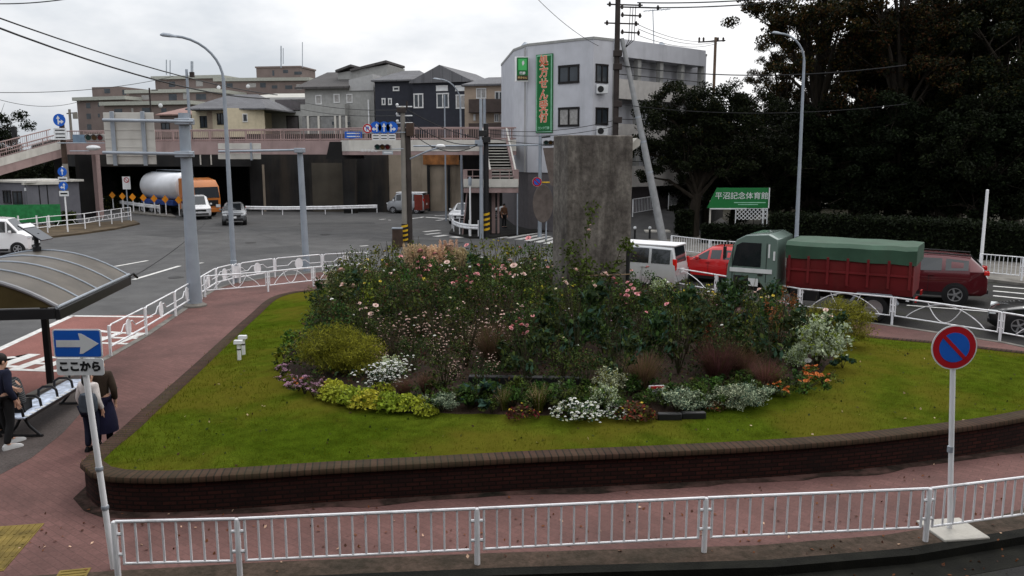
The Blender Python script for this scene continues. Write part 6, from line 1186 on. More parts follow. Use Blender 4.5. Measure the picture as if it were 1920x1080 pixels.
big2 = tree("tall_tree", "tall tree with gaps of sky in its olive brown crown, right of the street lamp", "tree", 20, .45, rclumps(15, (0, 0, 12), (5, 4, 6), 2.1, 2), 40000, .17, [TL["dark"], TL["rust"], TL["olive"]], (.58, .18, .24), 2)
big3 = tree("tall_tree", "tall dark tree at the right edge with dense low crown", "tree", 18, .5, rclumps(16, (0, 0, 10.5), (5, 4, 6), 2.4, 3), 44000, .18, [TL["dark"], TL["green"], TL["olive"]], (.62, .26, .12), 3)
ever = tree("evergreen_tree", "low dark evergreen behind the hedge", "tree", 8, .3, rclumps(13, (0, 0, 4.6), (3.2, 2.6, 2.9), 1.75, 4), 30000, .16, [TL["dark"], TL["green"]], (.75, .25), 4)
def putt(t, px, Y, rz, sc, label, used=set()):
    loc = (X(px, Y), Y, 0)
    if t.name in used: return dup(t, loc, rz, sc, label)
    used.add(t.name); t.location = loc; t.rotation_euler.z = rz; t.scale = sc if isinstance(sc, tuple) else (sc,) * 3; t["label"] = label; return t
putt(big1, 1530, 56, 0.3, 1.06, "leftmost tall tree with thinning rusty leaves against the white sky")
putt(big2, 1680, 53, 1.2, 1.0, "tall tree with sky gaps in its olive brown crown, right of the street lamp")
putt(big1, 1800, 60, 2.6, 1.05, "tall rusty tree standing behind the white pole at the right")
putt(big3, 1905, 52, .5, 1.0, "tall dark tree with a dense crown at the right edge of the picture")
putt(big2, 1460, 70, 3.9, .8, "thin tree far behind the street lamp, its crown lower than the rusty tree")
putt(big3, 1620, 72, 2.2, .85, "dark tree filling the gap behind the tall olive brown tree")
putt(big3, 1770, 66, 4.1, .9, "dense dark tree between the tall olive tree and the right edge")
putt(big2, 1745, 57, 5.2, 1.05, "tall olive brown tree standing close behind the one with sky gaps")
putt(big3, 1845, 55, 3.1, 1.05, "tall dense dark tree next to the one at the right edge")
putt(big1, 1635, 62, 4.4, 1.0, "rusty tree crown filling the sky between the two tall trees right of the lamp")
for i, (px, Y, s, lab) in enumerate([(1440, 55, .95, "dark evergreen right of the green gymnasium sign"), (1520, 56, 1.1, "dark evergreen directly behind the right street lamp"), (1605, 53, 1.1, "dark evergreen behind the middle of the dump truck bed"), (1690, 52, 1.15, "dark evergreen above the rear of the dump truck"), (1775, 50, 1.1, "dark evergreen above the maroon suv"), (1860, 48, 1.1, "dark evergreen right of the white pole"), (1950, 47, 1.1, "dark evergreen cut by the right edge"), (1380, 62, 1.0, "dark evergreen behind the green gymnasium sign"), (1480, 64, 1.2, "farther dark evergreen seen between the lamp and the sign"), (1640, 62, 1.25, "farther dark evergreen in the middle of the dark wood"), (1330, 59, 1.15, "dark evergreen directly behind the spreading tree"), (1270, 63, .95, "dark evergreen left of and behind the spreading tree"), (1800, 60, 1.3, "farther dark evergreen at the right of the dark wood")]): putt(ever, px, Y, i * 1.3, s, lab)
mid = tree("spreading_tree", "broad dark spreading tree with a mossy bent trunk left of the green sign", "tree", 10, .36, [((-2.2, 0, 7.0), (2.0, 1.8, 1.6)), ((-3.0, .3, 5.4), (1.6, 1.5, 1.3)), ((-.8, 0, 8.6), (2.0, 1.8, 1.4)), ((1.2, 0, 8.3), (2.0, 1.9, 1.5)), ((2.6, 0, 7.2), (1.9, 1.8, 1.5)), ((.3, .5, 6.8), (2.2, 1.8, 1.4)), ((3.8, .3, 8.0), (1.6, 1.6, 1.3)), ((-1.6, .2, 4.6), (1.5, 1.4, 1.2)), ((2.2, .4, 5.2), (1.8, 1.5, 1.3)), ((3.6, .6, 5.6), (1.6, 1.5, 1.4)), ((-.4, -.6, 5.4), (1.6, 1.3, 1.2)), ((-2.6, -.4, 8.2), (1.5, 1.4, 1.1)), ((1.2, -.5, 6.0), (1.5, 1.3, 1.1)), ((-3.3, 0, 3.9), (1.1, 1.1, .9)), ((-.9, -1.0, 4.9), (1.5, 1.2, 1.0)), ((.9, -1.2, 4.9), (1.5, 1.2, 1.0)), ((2.3, -.9, 4.5), (1.5, 1.2, 1.0)), ((.2, -.8, 6.6), (1.6, 1.3, 1.1))], 60000, .14, [TL["dark"], TL["green"], TL["olive"]], (.68, .30, .02), 6, lean=.7)
mid.location = (X(1303, 52), 52, 0)
def hedge(name, label, pts, d, h, n_, mats, w_, size=.16, cat="hedge"):
    t = thing(name, label, cat, (*pts[0][:2], 0)); o = Vector((*pts[0][:2], 0)); l_ = [Vector((*p[:2], 0)) - o for p in pts]; a = offset_line(l_, .25); b = offset_line(l_, d - .25); mb = MB(); mb.loft([[(*a[i], 0), (*b[i], 0), (*b[i], h - .25), (*a[i], h - .25)] for i in range(len(l_))]); mb.build("core", TL["dark"], t, smooth=False); rng = np.random.default_rng(len(label)); Q = []
    Ls = [(l_[i + 1] - l_[i]).length for i in range(len(l_) - 1)]
    for i in range(len(l_) - 1):
        k = int(n_ * Ls[i] / sum(Ls)); u = rng.uniform(0, 1, k)[:, None]; tt_ = (l_[i + 1] - l_[i]).normalized(); nn_ = np.array((-tt_.y, tt_.x, 0)); p = np.array(l_[i]) * (1 - u) + np.array(l_[i + 1]) * u; f = rng.random(k) < .6; w2 = np.where(f, rng.uniform(-.05, .3, k), rng.uniform(0, d, k)); z = np.where(f, rng.uniform(0, h, k), h - .3 + rng.uniform(0, .35, k)); p = p + nn_ * w2[:, None]; p[:, 2] = z + rng.normal(size=k) * .05; Q.append(p)
    V, F = leaves(np.concatenate(Q), size, .6, rng=rng); np_obj("foliage", V, F, mats, t, midx=rng.choice(len(mats), len(F), p=w_)); return t
hedge("clipped_hedge", "long dark clipped hedge along the far pavement behind the queue of vehicles", [(X(1447, 46.5), 46.5), (X(1600, 44.5), 44.5), (X(1800, 41), 41), (X(2050, 37.5), 37.5)], 2.0, 1.9, 15000, [TL["dark"], TL["green"]], (.85, .15))
hedge("low_hedge", "low dark hedge under the green gymnasium sign", [(X(1318, 48), 48), (X(1449, 46.4), 46.4)], 1.3, 1.15, 3500, [TL["dark"], TL["green"]], (.85, .15))
hedge("rounded_bush", "rounded dark bush between the leaning pole and the spreading tree", [(X(1268, 51.5), 51.5), (X(1300, 51), 51)], 1.6, 1.7, 1500, [TL["dark"], TL["green"]], (.75, .25), cat="bush")
rng = np.random.default_rng(77); Q = []
for px in range(1370, 2050, 14):
    Q.append(in_ellipsoid(520, (X(px, 82), 82 + rng.uniform(-2, 2), 3.5), (2.0, 2, 5.2 + rng.uniform(-1, 1)), rng, .4))
for px in range(-260, 340, 22): Q.append(in_ellipsoid(420, (X(px, 96), 96 + rng.uniform(-2, 2), 1.6), (2.4, 2, 3.6 + rng.uniform(-.6, .6)), rng, .4))
V, F = leaves(np.concatenate(Q), .55, .65, rng=rng); WD = np_obj("distant_wood", V, F, [TL["dark"], TL["green"]], midx=rng.choice(2, len(F), p=[.7, .3])); struct(WD, "stuff")
for i, (px, Y, s, lab) in enumerate([(20, 78, .72, "dark bushy tree under the footbridge ramp at the far left"), (95, 80, .72, "dark bushy tree behind the grey hut under the ramp"), (228, 84, .5, "dark tree in the shade beside the tank truck"), (-20, 82, 1.35, "green tree top showing above the ramp at the left edge")]): putt(ever, px, Y, i + .4, s, lab)
hedge("low_shrubbery", "low green shrubs behind the row of amber reflector posts", [(X(186, 79), 79), (X(262, 80), 80)], 1.5, 1.3, 1200, [TL["green"], LG["olive"]], (.6, .4), cat="shrubs")
hedge("low_shrubbery", "weedy shrubs at the foot of the grey hut's green fence", [(X(104, 60), 60), (X(135, 61), 61)], 1.2, 1.0, 700, [TL["green"], LG["olive"]], (.6, .4), cat="shrubs")
# ------------------------------------------------------------ poles, signals, small signs and wires
POLEC = M("concrete_pole", (.20, .185, .165), .85, var=.15, scale=2, dirt=.3); DPOLE = M("dark_pole", (.035, .028, .026), .7, var=.25, scale=2)
def pole_at(name, label, cat, px, pybase, D, pytop, r0, r1, mat, z0=0.0):
    b = Vector((A(px, pybase, D).x, D, z0)); t = thing(name, label, cat, b); top = Zy(pytop, D) - z0
    mb = MB(); mb.lathe([(r0, -.1), (r1, top), (r1 * .5, top + .02)], 14); mb.build("pole", mat, t); return t, top
def rel(t, px, py, D): return A(px, py, D) - Vector(t.location)
def stripes(t, r, z0, z1, n_=4, lean=.25):
    mb = MB(); mb.lathe([(r + .012, z0), (r + .012, z1)], 16); mb.build("black_guard", BLACK, t); h = (z1 - z0) / n_; mb = MB()
    for i in range(n_):
        for s in range(10):
            a0 = -PI + PI * s / 10; a1 = -PI + PI * (s + 1) / 10; q = lambda a, z: ((r + .018) * math.cos(a), (r + .018) * math.sin(a), z)
            zz = lambda a: z0 + h * (i + .3) + (a + PI / 2) * lean * h * .6; mb.poly([q(a0, zz(a0)), q(a1, zz(a1)), q(a1, zz(a1) + h * .45), q(a0, zz(a0) + h * .45)])
    mb.build("yellow_stripe", YELLOW, t)
def roundsign(t, c, r, face, ring=None, arrow=None, slash=False):
    mb = MB(); mb.plate(circ(r, 24), c, AX, NF, .02); o = mb.build("sign_disc", SIGNW if ring else face, t); k = .004
    if ring: mb = MB(); mb.plate(circ(r * .97, 24), Vector(c) + Vector((0, -.004, 0)), AX, NF, .003); mb.build("ring", ring, o); mb = MB(); mb.plate(circ(r * .68, 24), Vector(c) + Vector((0, -.008, 0)), AX, NF, .003); mb.build("face", face, o); k = .012
    if slash: mb = MB(); mb.plate([(-.7 * r, .55 * r), (-.55 * r, .7 * r), (.7 * r, -.55 * r), (.55 * r, -.7 * r)], Vector(c) + Vector((0, -.013, 0)), AX, NF, .003); mb.build("slash", ring, o, smooth=False)
    if arrow:
        sh = {'up': [[(-.1, -.7), (.1, -.7), (.1, .1), (.36, .1), (0, .75), (-.36, .1), (-.1, .1)]],
              'upleft': [[(.08, -.7), (.28, -.7), (.28, .2), (.5, .2), (.18, .7), (-.14, .2), (.08, .2)], [(.08, -.4), (.08, -.15), (-.25, -.15), (-.25, .08), (-.7, -.27), (-.25, -.6), (-.25, -.4)]],
              'upright': [[(-.28, -.7), (-.08, -.7), (-.08, .2), (.14, .2), (-.18, .7), (-.5, .2), (-.28, .2)], [(-.08, -.4), (.25, -.4), (.25, -.6), (.7, -.27), (.25, .08), (.25, -.15), (-.08, -.15)]],
              'uturn': [[(-.3, -.5), (-.15, -.5), (-.15, .2), (.1, .2), (.1, -.1), (.3, -.1), (.3, .4), (-.3, .4)]]}[arrow]
        for pts in sh: mb = MB(); mb.plate([(x * r, y * r) for x, y in pts], Vector(c) + Vector((0, -k - .002, 0)), AX, NF, .003); mb.build("arrow", SIGNW if arrow != 'uturn' else BLUE, o, smooth=False)
    return o
def platebox(t, c, w_, h, mat=SIGNW, name="text_plate", lines=0, lm=BLACK):
    mb = MB(); mb.box(c, (w_, .02, h)); o = mb.build(name, mat, t)
    for i in range(lines): mb = MB(); mb.box(Vector(c) + Vector((0, -.012, h * (.5 - (i + .6) / (lines + .2)))), (w_ * .75, .006, h * .3 / lines)); mb.build("print_line", lm, o)
    return o
def signal(t, c, w_, flip=False, lit=None):
    mb = MB(); mb.box(c, (w_, .18, w_ * .33)); o = mb.build("signal_head", M("signal_grey", (.25, .24, .23), .5), t, bev=.04)
    for i in range(3):
        p = Vector(c) + Vector(((i - 1) * w_ * .3, -.12, 0)); mb = MB(); T = Matrix.Translation(p) @ Matrix.Rotation(PI / 2, 4, 'X'); mb.lathe([(w_ * .13, -.02), (w_ * .13, .03)], 16, 0, T); mb.build("lens", [M("lens_green_off", (.01, .03, .025), .2), M("lens_amber_off", (.05, .025, .005), .2), M("lens_red_off", (.06, .006, .006), .2)][i], o)
        mb = MB(); mb.tube([p + Vector((w_ * .15 * math.cos(a), -.1, w_ * .15 * math.sin(a))) for a in arc_pts(8, 0, PI)], .03, 4); mb.build("visor", BLACK, o)
# centre utility pole with signs
UP, top = pole_at("utility_pole", "grey and black utility pole with yellow hazard guard rising behind the flower bed", "utility pole", 760, 462, 47.8, 200, .17, .13, POLEC, 0)
mb = MB(); mb.lathe([(.17, 0), (.16, top - 1.2)], 12, 0, Matrix.Translation((.26, .05, 0))); mb.build("riser_pipe", DPOLE, UP); stripes(UP, .19, .2, 1.25, 4)
mb = MB(); mb.box((.42, -.05, Zy(243, 47.8)), (.42, .4, .75)); mb.build("junction_box", BROWNP, UP, bev=.02); mb = MB(); mb.box((-.05, -.05, top - .2), (.5, .4, .25)); mb.box((.25, 0, top + .1), (.1, .1, .4)); mb.build("top_bracket", DPOLE, UP)
for dz in (0, -.5, -.9): mb = MB(); mb.tube([(-.35, 0, top + dz), (.55, 0, top + dz)], .04, 6); mb.ball((-.3, 0, top + dz + .1), .09, 8); mb.build("insulator_arm", SIGNW, UP)
mb = MB(); mb.tube([rel(UP, 766, 299, 47.8), rel(UP, 800, 284, 47.4), rel(UP, 822, 277, 47.2)], .05, 6); mb.build("lamp_arm", GALV, UP); mb = MB(); mb.ball(rel(UP, 826, 274, 47.2), (.28, .14, .12), 10); mb.build("lamp", SIGNW, UP)
D = 47.5
mb = MB(); mb.tube([rel(UP, 680, 250, D + .1), rel(UP, 760, 248, D + .1)], .03, 6); mb.build("sign_arm", GALV, UP)
roundsign(UP, rel(UP, 689, 241, D), .27, SIGNW, RED, 'uturn', True)
for px, ar_ in ((704.5, 'upleft'), (720, 'up'), (735, 'upright')): roundsign(UP, rel(UP, px, 239, D), .33, BLUE, None, ar_)
for px in (705, 720, 735): platebox(UP, rel(UP, px, 257, D), .42, .34, SIGNW, "text_plate", 2)
signal(UP, rel(UP, 718, 276, D), .95); platebox(UP, rel(UP, 727, 286, D - .1), .6, .22, M("road_name_plate", (.3, .33, .36), .5), "name_plate", 1, SIGNW)
mb = MB(); mb.tube([rel(UP, 716, 280, D + .15), rel(UP, 757, 279, D + .15)], .03, 6); mb.build("signal_arm", GALV, UP)
BB = thing("street_name_board", "small blue board with two white lines of writing on the footbridge railing", "road sign", A(662.5, 253, 58.6)); platebox(BB, (0, 0, 0), 1.2, .46, BLUE, "board", 2, SIGNW); mb = MB(); mb.box((0, .08, -.1), (.08, .1, .5)); mb.build("bracket", GALV, BB)
FBt = text("境木歩道橋", .24, SIGNW, FB, A(692, 282.5, 57.9) + Vector((0, -.06, 0)) - fo, name="bridge_lettering"); FBt.rotation_euler.z = R(-7)
CB = thing("street_cabinet", "dark brown metal cabinet left of the utility pole foot", "cabinet", (X(742, 47), 47, 0)); mb = MB(); mb.box((0, 0, .5), (.55, .45, 1.1)); mb.build("body", BROWNP, CB, bev=.02); mb = MB(); mb.box((0, 0, 1.07), (.6, .5, .05)); mb.build("lid", GREYP, CB)
# poles by the stairs
SP1, top = pole_at("steel_pole", "grey steel pole with black wrapped foot and yellow stripes in front of the stairs", "utility pole", 903, 440, 51.5, 186, .13, .09, GALV, SW)
DP, top2 = pole_at("utility_pole", "black utility pole with yellow striped guard in front of the stairs", "utility pole", 912, 441, 51.8, 232, .19, .15, BLACK, SW); stripes(DP, .2, .3, 1.55, 4); 
for px, py in ((905, 250), (898, 268), (912, 262)): mb = MB(); mb.box(rel(DP, px, py, 51.5), (.5, .3, .35)); mb.build("cable_box", GREYP if px < 900 else BLACK, DP, bev=.02)
WPp, top3 = pole_at("marker_pole", "thin white pole behind the bent guardrail", "pole", 882, 441, 52.2, 333, .06, .05, WHITE, SW); mb = MB(); mb.lathe([(.1, top3 - .5), (.12, top3 - .1), (.06, top3 + .05)], 12); mb.build("cap", GREYP, WPp)
LP2 = street_lamp("grey street lamp in front of the navy house with its arm bent to the left", (X(866, 62.5), 62.5, 0), A(863, 180, 62.5), A(812, 148, 61.5))
GP, _t = pole_at("steel_pole", "plain grey pole in front of the beige house", "pole", 909, 300, 61, 186, .13, .1, GREYP, 0)
SG2, _t = pole_at("steel_pole", "thin grey pole beside the lamp before the navy house", "pole", 835, 300, 66, 178, .07, .05, GREYP, 0)
# signal mast near the pillar
SM, top = pole_at("signal_mast", "grey signal mast with a long thin arm reaching left across the street", "signal mast", 1012, 432, 52.5, 254, .13, .1, GREYP, SW)
mb = MB(); mb.tube([rel(SM, 775, 274, 52.5), rel(SM, 1035, 272, 52.5)], .05, 8); mb.build("mast_arm", GALV, SM); mb = MB(); mb.tube([rel(SM, 1012, 258, 52.5), rel(SM, 1032, 256, 52.5)], .06, 6); mb.build("lamp_arm", BLACK, SM)
signal(SM, rel(SM, 1032, 268, 52.2), .9)
mb = MB(); mb.box(rel(SM, 845, 277, 52.6), (2.4, .2, .22)); mb.build("signal_back", M("signal_grey", (.25, .24, .23), .5), SM, bev=.04)
roundsign(SM, rel(SM, 1007, 341, 52.2), .3, BLUE, RED, None, True); mb = MB(); mb.tube([rel(SM, 1010, 342, 52.3), rel(SM, 1040, 342, 52.3)], .05, 6); mb.build("sign_arm", YELLOW, SM)
BRB = M("weathered_board", (.11, .09, .08), .8, var=.25, scale=3, dirt=.3)
MR = thing("round_mirror", "weathered round traffic mirror seen from behind beside the pillar", "traffic mirror", (X(1022, 50), 50, SW)); mb = MB(); mb.plate([(.62 * math.cos(a), 1.15 * math.sin(a)) for a in arc_pts(28, 0, 2 * PI)[:-1]], rel(MR, 1018, 382, 50), AX, NF, .12); mb.build("mirror_back", BRB, MR, bev=.03); mb = MB(); mb.tube([(.1, .1, 0), (.1, .1, 2.6)], .05, 8); mb.build("post", GALV, MR)
TBk = thing("road_sign", "dark trapezoid sign seen from behind at the left edge of the pillar", "road sign", (X(1040, 49), 49, SW)); mb = MB(); mb.plate([(-.7, 1.25), (.5, 1.3), (.5, -1.2), (-.25, -.9)], rel(TBk, 1040, 318, 49), AX, NF, .05); mb.build("board", BRB, TBk); mb = MB(); mb.tube([(.25, .1, 0), (.25, .1, 4.6)], .05, 8); mb.build("post", GALV, TBk)
for px, r_ in ((1033, RED), (1046, RED)): pass
# big utility pole, its leaning strut, far wooden pole, antenna
U2, top = pole_at("utility_pole", "tall dark utility pole with many crossarms in front of the white building", "utility pole", 1150, 445, 50, -12, .2, .15, DPOLE, 0)
for py, x0, x1 in ((8, 1138, 1205), (13, 1160, 1240), (28, 1164, 1203), (43, 1133, 1198), (60, 1164, 1200)):
    mb = MB(); mb.tube([rel(U2, x0, py, 50), rel(U2, x1, py + 2, 50)], .045, 6); o_ = mb.build("crossarm", DPOLE, U2)
    for f in (.08, .92): q = rel(U2, x0, py, 50).lerp(rel(U2, x1, py + 2, 50), f); mb = MB(); mb.lathe([(.05, -.12), (.08, -.05), (.05, 0), (.08, .06), (.03, .16)], 8, 0, Matrix.Translation(q)); mb.build("insulator", DPOLE, o_)
for x in (1180, 1185, 1190): mb = MB(); mb.tube([rel(U2, x + 2, 12, 49.8), rel(U2, x, 50, 49.8), rel(U2, x - 1, 75, 49.8), rel(U2, 1172, 90, 50)], .022, 5); mb.build("drop_cable", WIRE, U2)
for py in (100, 125, 195, 225): mb = MB(); mb.box(rel(U2, 1158, py, 49.9), (.5, .3, .35)); mb.build("cable_box", DPOLE, U2, bev=.02)
ls = Vector((X(1250, 49.5), 49.5, 0)); LS_ = thing("leaning_strut", "thick grey concrete pole leaning against the dark utility pole", "pole strut", ls); mb = MB(); tp = A(1166, 72, 50) - ls; mb.tube([(0, 0, -.2), tp * .5, tp], [.25, .19, .12], 14); mb.build("strut", M("strut_concrete", (.26, .265, .27), .7, var=.15, dirt=.25), LS_)
for f in (.35, .5, .62): q = tp * f; mb = MB(); mb.tube([q - tp.normalized() * .05, q + tp.normalized() * .05], .225 - .10 * f + .025, 12); mb.build("band", GALV, LS_)
U3, top = pole_at("utility_pole", "distant wooden pole with one crossarm above the spreading tree", "utility pole", 1337, 200, 80, 70, .16, .13, M("wood_pole", (.12, .08, .055), .8), 0)
mb = MB(); mb.tube([rel(U3, 1309, 79, 80), rel(U3, 1360, 76, 80)], .07, 6); mb.build("crossarm", DPOLE, U3)
for x in (1311, 1319, 1346, 1356): mb = MB(); mb.lathe([(.08, 0), (.1, .3), (.04, .4)], 8, 0, Matrix.Translation(rel(U3, x, 78, 80))); mb.build("insulator", DPOLE, U3)
TVA = thing("tv_antenna", "thin mast with a crossed antenna on the white building roof", "antenna", (X(1222, 64), 64, 12.4)); mb = MB(); mb.tube([(0, 0, 0), rel(TVA, 1224, 18, 64)], .035, 6); mb.build("mast", GREYP, TVA); mb = MB(); mb.tube([rel(TVA, 1206, 21, 64), rel(TVA, 1257, 17, 64)], .03, 5)
mb.build("boom", GREYP, TVA)
for k in range(6): mb = MB(); q = rel(TVA, 1210 + 8 * k, 20.5 - .5 * k, 64); mb.tube([q + Vector((0, -.5, 0)), q + Vector((0, .5, 0))], .015, 4); mb.build("element", GREYP, TVA)
# left poles and signs
UL, top = pole_at("utility_pole", "brown-topped utility pole with yellow and black guard beside the footbridge ramp", "utility pole", 132, 424, 63, 216, .22, .17, POLEC, SW)
mb = MB(); mb.lathe([(.2, Zy(310, 63)), (.18, top + .03)], 12); mb.build("brown_sleeve", BROWNP, UL); stripes(UL, .225, .25, 2.0, 5)
D = 62.6; roundsign(UL, rel(UL, 111, 225, D), .46, BLUE, None, 'upright'); platebox(UL, rel(UL, 113, 251, D), .95, .85, SIGNW, "text_plate", 3)
mb = MB(); mb.tube([rel(UL, 108, 268, D), rel(UL, 196, 268, D)], .04, 6); mb.build("signal_arm", GALV, UL); signal(UL, rel(UL, 178, 258, D), 1.45); platebox(UL, rel(UL, 149, 260, D), 1.0, .6, M("blue_grey_plate", (.14, .2, .27), .5), "name_plate"); mb = MB(); mb.ball(rel(UL, 175, 277, D - .3), (.55, .25, .2), 12); mb.build("lamp", SIGNW, UL)
mb = MB(); mb.tube([rel(UL, 131, 283, D), rel(UL, 168, 283, D - .3)], .04, 6); mb.build("lamp_arm", GALV, UL)
LSg, top = pole_at("road_sign_post", "white post with two blue arrow signs and white plates before the brown-topped pole", "road sign", 127, 430, 55, 312, .05, .045, WHITE, SW); D = 54.9
roundsign(LSg, rel(LSg, 116.5, 322, D), .3, BLUE, None, 'up'); roundsign(LSg, rel(LSg, 118.5, 349, D), .3, BLUE, None, 'upleft'); platebox(LSg, rel(LSg, 117.5, 336, D), .6, .3, SIGNW, "text_plate", 1); platebox(LSg, rel(LSg, 120, 363, D), .62, .34, SIGNW, "text_plate", 1)
NU, top = pole_at("road_sign_post", "white board with a red no-turn circle on a post by the amber reflectors", "road sign", 241, 408, 66, 332, .05, .045, GALV, SW); platebox(NU, rel(NU, 237, 343, 65.9), .62, 1.0); roundsign(NU, rel(NU, 237, 337.5, 65.85), .22, SIGNW, RED, None, True)
for i, (px, py) in enumerate([(213, 392), (232, 394.5), (251, 396.5), (271, 398.5), (291, 400.5), (312, 402), (337, 404)]):
    if i == 0:
        RP = thing("reflector_post", "white post with an amber diamond reflector in the row by the tank truck", "reflector post", P(px, py, SW), 0, "white posts with amber diamond reflectors by the tank truck"); mb = MB(); mb.lathe([(.05, -.05), (.05, 1.0)], 10); mb.build("post", WHITE, RP); mb = MB(); mb.plate([(0, .34), (.3, 0), (0, -.34), (-.3, 0)], (0, -.07, 1.3), AX, NF, .03); mb.build("reflector", ORANGE, RP, smooth=False)
    else: dup(RP, P(px, py, SW))
SS = thing("traffic_signal", "dark vertical traffic signal silhouetted against the sky at the far left", "traffic signal", (X(32, 80), 80, 0)); mb = MB(); mb.tube([(0, .1, 0), (0, .1, Zy(238, 80))], .1, 8); mb.build("pole", DPOLE, SS); mb = MB(); mb.box((0, -.1, Zy(248, 80)), (.4, .35, 1.1)); mb.build("signal_head", BLACK, SS, bev=.05); mb = MB(); mb.box((0, -.1, Zy(262, 80)), (.4, .3, .5)); mb.build("lower_head", BLACK, SS, bev=.05)
U4, top = pole_at("utility_pole", "far thin utility pole left of the apartment building", "utility pole", 138, 300, 112, 205, .2, .16, POLEC, 0); mb = MB(); mb.tube([rel(U4, 125, 213, 112), rel(U4, 144, 211, 112)], .08, 6); mb.build("crossarm", DPOLE, U4); mb = MB(); mb.lathe([(.3, -.4), (.3, .4)], 10, 0, Matrix.Translation(rel(U4, 141, 217, 112))); mb.build("transformer", POLEC, U4)
U5, top = pole_at("utility_pole", "grey pole rising in front of the apartment building beside the cream house", "utility pole", 360, 300, 84, 130, .16, .13, GREYP, 0); mb = MB(); mb.box(rel(U5, 360, 140, 84), (.4, .3, .5)); mb.build("cable_box", DPOLE, U5); U6, top = pole_at("utility_pole", "thin dark pole in front of the stepped apartment block", "utility pole", 289, 300, 90, 165, .1, .08, DPOLE, 0); mb = MB(); mb.tube([rel(U6, 284, 169, 90), rel(U6, 296, 169, 90)], .05, 5); mb.build("crossarm", DPOLE, U6)
# right side: white pole, green gymnasium sign, bollards
WP2, top = pole_at("white_pole", "slim white pole standing before the dark trees at the right", "pole", 1838, 505, 37.2, 356, .075, .06, WHITE, SW); mb = MB(); mb.lathe([(.1, 0), (.1, .12)], 12); mb.build("base", GALV, WP2)
gs0, gs1 = A(1326, 390, 50), A(1443, 352, 50); GS = thing("green_sign", "green sign board with white lettering 平沼記念体育館 above a white lattice", "sign board", ((gs0.x + gs1.x) / 2, 50, .0)); o = Vector(GS.location); W2 = (gs1.x - gs0.x) / 2; zc = (gs0.z + gs1.z) / 2; H2_ = (gs1.z - gs0.z) / 2
mb = MB(); mb.plate([(-W2, -H2_), (W2, -H2_), (W2, H2_), (-W2 + .55, H2_), (-W2 + .25, 0)], (0, 0, zc), AX, NF, .08); mb.build("board", GRN, GS, smooth=False); mb = MB(); mb.box((-.6, -.05, zc - H2_ - .04), (2.2, .06, .07)); mb.build("lower_rail", SIGNW, GS); mb = MB(); mb.box((W2 - .02, -.05, zc), (.05, .08, 2 * H2_)); mb.build("end_rail", SIGNW, GS)
text("平沼記念体育館", .45, SIGNW, GS, (.2, -.01, zc + .1), bold=.0, sx=1.03); mb = MB(); mb.box((.7, -.006, zc - .28), (1.9, .012, .05)); mb.build("fine_print", PGRN, GS); mb = MB(); mb.box((.6, -.006, zc - .40), (1.2, .012, .04)); mb.build("fine_print", PGRN, GS)
for x in (-W2 + .2, W2 - .3): mb = MB(); mb.box((x, .06, (zc - H2_) / 2 + .2), (.09, .09, zc - H2_ + .5)); mb.build("post", CONCL if x < 0 else SIGNW, GS)
LT = thing("lattice_panel", "white diamond lattice panel under the green sign", "trellis", (A(1409, 400, 49.8).x, 49.8, 0)); lw, z0_, z1_ = .95, Zy(412, 49.8), Zy(391, 49.8); mb = MB()
for i in range(-3, 9):
    for s in (1, -1):
        a_, b_ = (-lw + i * .24, z0_), (-lw + i * .24 + (z1_ - z0_), z1_)
        if a_[0] < -lw: a_ = (-lw, z0_ + (-lw - a_[0]))
        if b_[0] > lw: b_ = (lw, z1_ - (b_[0] - lw))
        if a_[0] < lw and b_[0] > -lw: mb.tube([(s * a_[0], 0, a_[1]), (s * b_[0], 0, b_[1])], .018, 4)
mb.build("lattice", SIGNW, LT); mb = MB(); mb.tube([(-lw, 0, .0), (-lw, 0, z1_), (lw, 0, z1_), (lw, 0, 0)], .035, 5); mb.build("frame", SIGNW, LT)
for i, (px, py, lab) in enumerate([(1218, 448, "black bollard with a pale cap at the mouth of the side road"), (1190, 448, "black bollard with a pale cap half hidden by the pillar")]): q = P(px, py, SW); BO = thing("bollard", lab, "bollard", q); mb = MB(); mb.lathe([(.06, -.05), (.06, .62)], 10); mb.build("post", BLACK, BO); mb = MB(); mb.ball((0, 0, .68), .1, 10); mb.build("cap", SIGNW, BO)
CBk = thing("concrete_block", "pale concrete kerb block lying at the foot of the leaning pole", "concrete block", P(1243, 446, 0)); mb = MB(); mb.box((-.4, 0, .25), (1.6, .8, .5)); mb.build("block", CONCL, CBk, bev=.04); mb = MB(); mb.box((-1.2, -.3, .1), (1.6, .4, .2)); mb.build("slab", CONCL, CBk, bev=.03)
# wires
def wire(label, a, b, sag, r=.016, group=None):
    a, b = Vector(a), Vector(b); mb = MB(); pts = [a.lerp(b, u) - Vector((0, 0, sag * 4 * u * (1 - u))) for u in arc_pts(14, 0, 1)]; mb.tube([p - a for p in pts], r, 5); o_ = mb.build("overhead_wire", WIRE, None); o_.location = a; tag(o_, label, "overhead wire", group); return o_
wire("upper thick wire slanting down from the left edge past the street lamp", A(-40, 20, 34), A(520, 178, 70), .5, .035); wire("lower thick wire slanting down from the left edge past the street lamp", A(-40, 38, 34), A(505, 185, 70), .7, .045)
wire("thin wire climbing from the left edge to the apartment roofs", A(-30, 173, 60), A(325, 143, 84), .5, .025); wire("lowest thin wire at the left edge behind the round blue sign", A(-30, 178, 90), A(150, 190, 112), .9, .03); wire("short wire cutting the top left corner", A(-40, 6, 30), A(150, -6, 30), .1, .02)
wire("thin wire falling from the top middle to the white building roof", A(1000, -10, 48), A(1122, 86, 54), .25, .016)
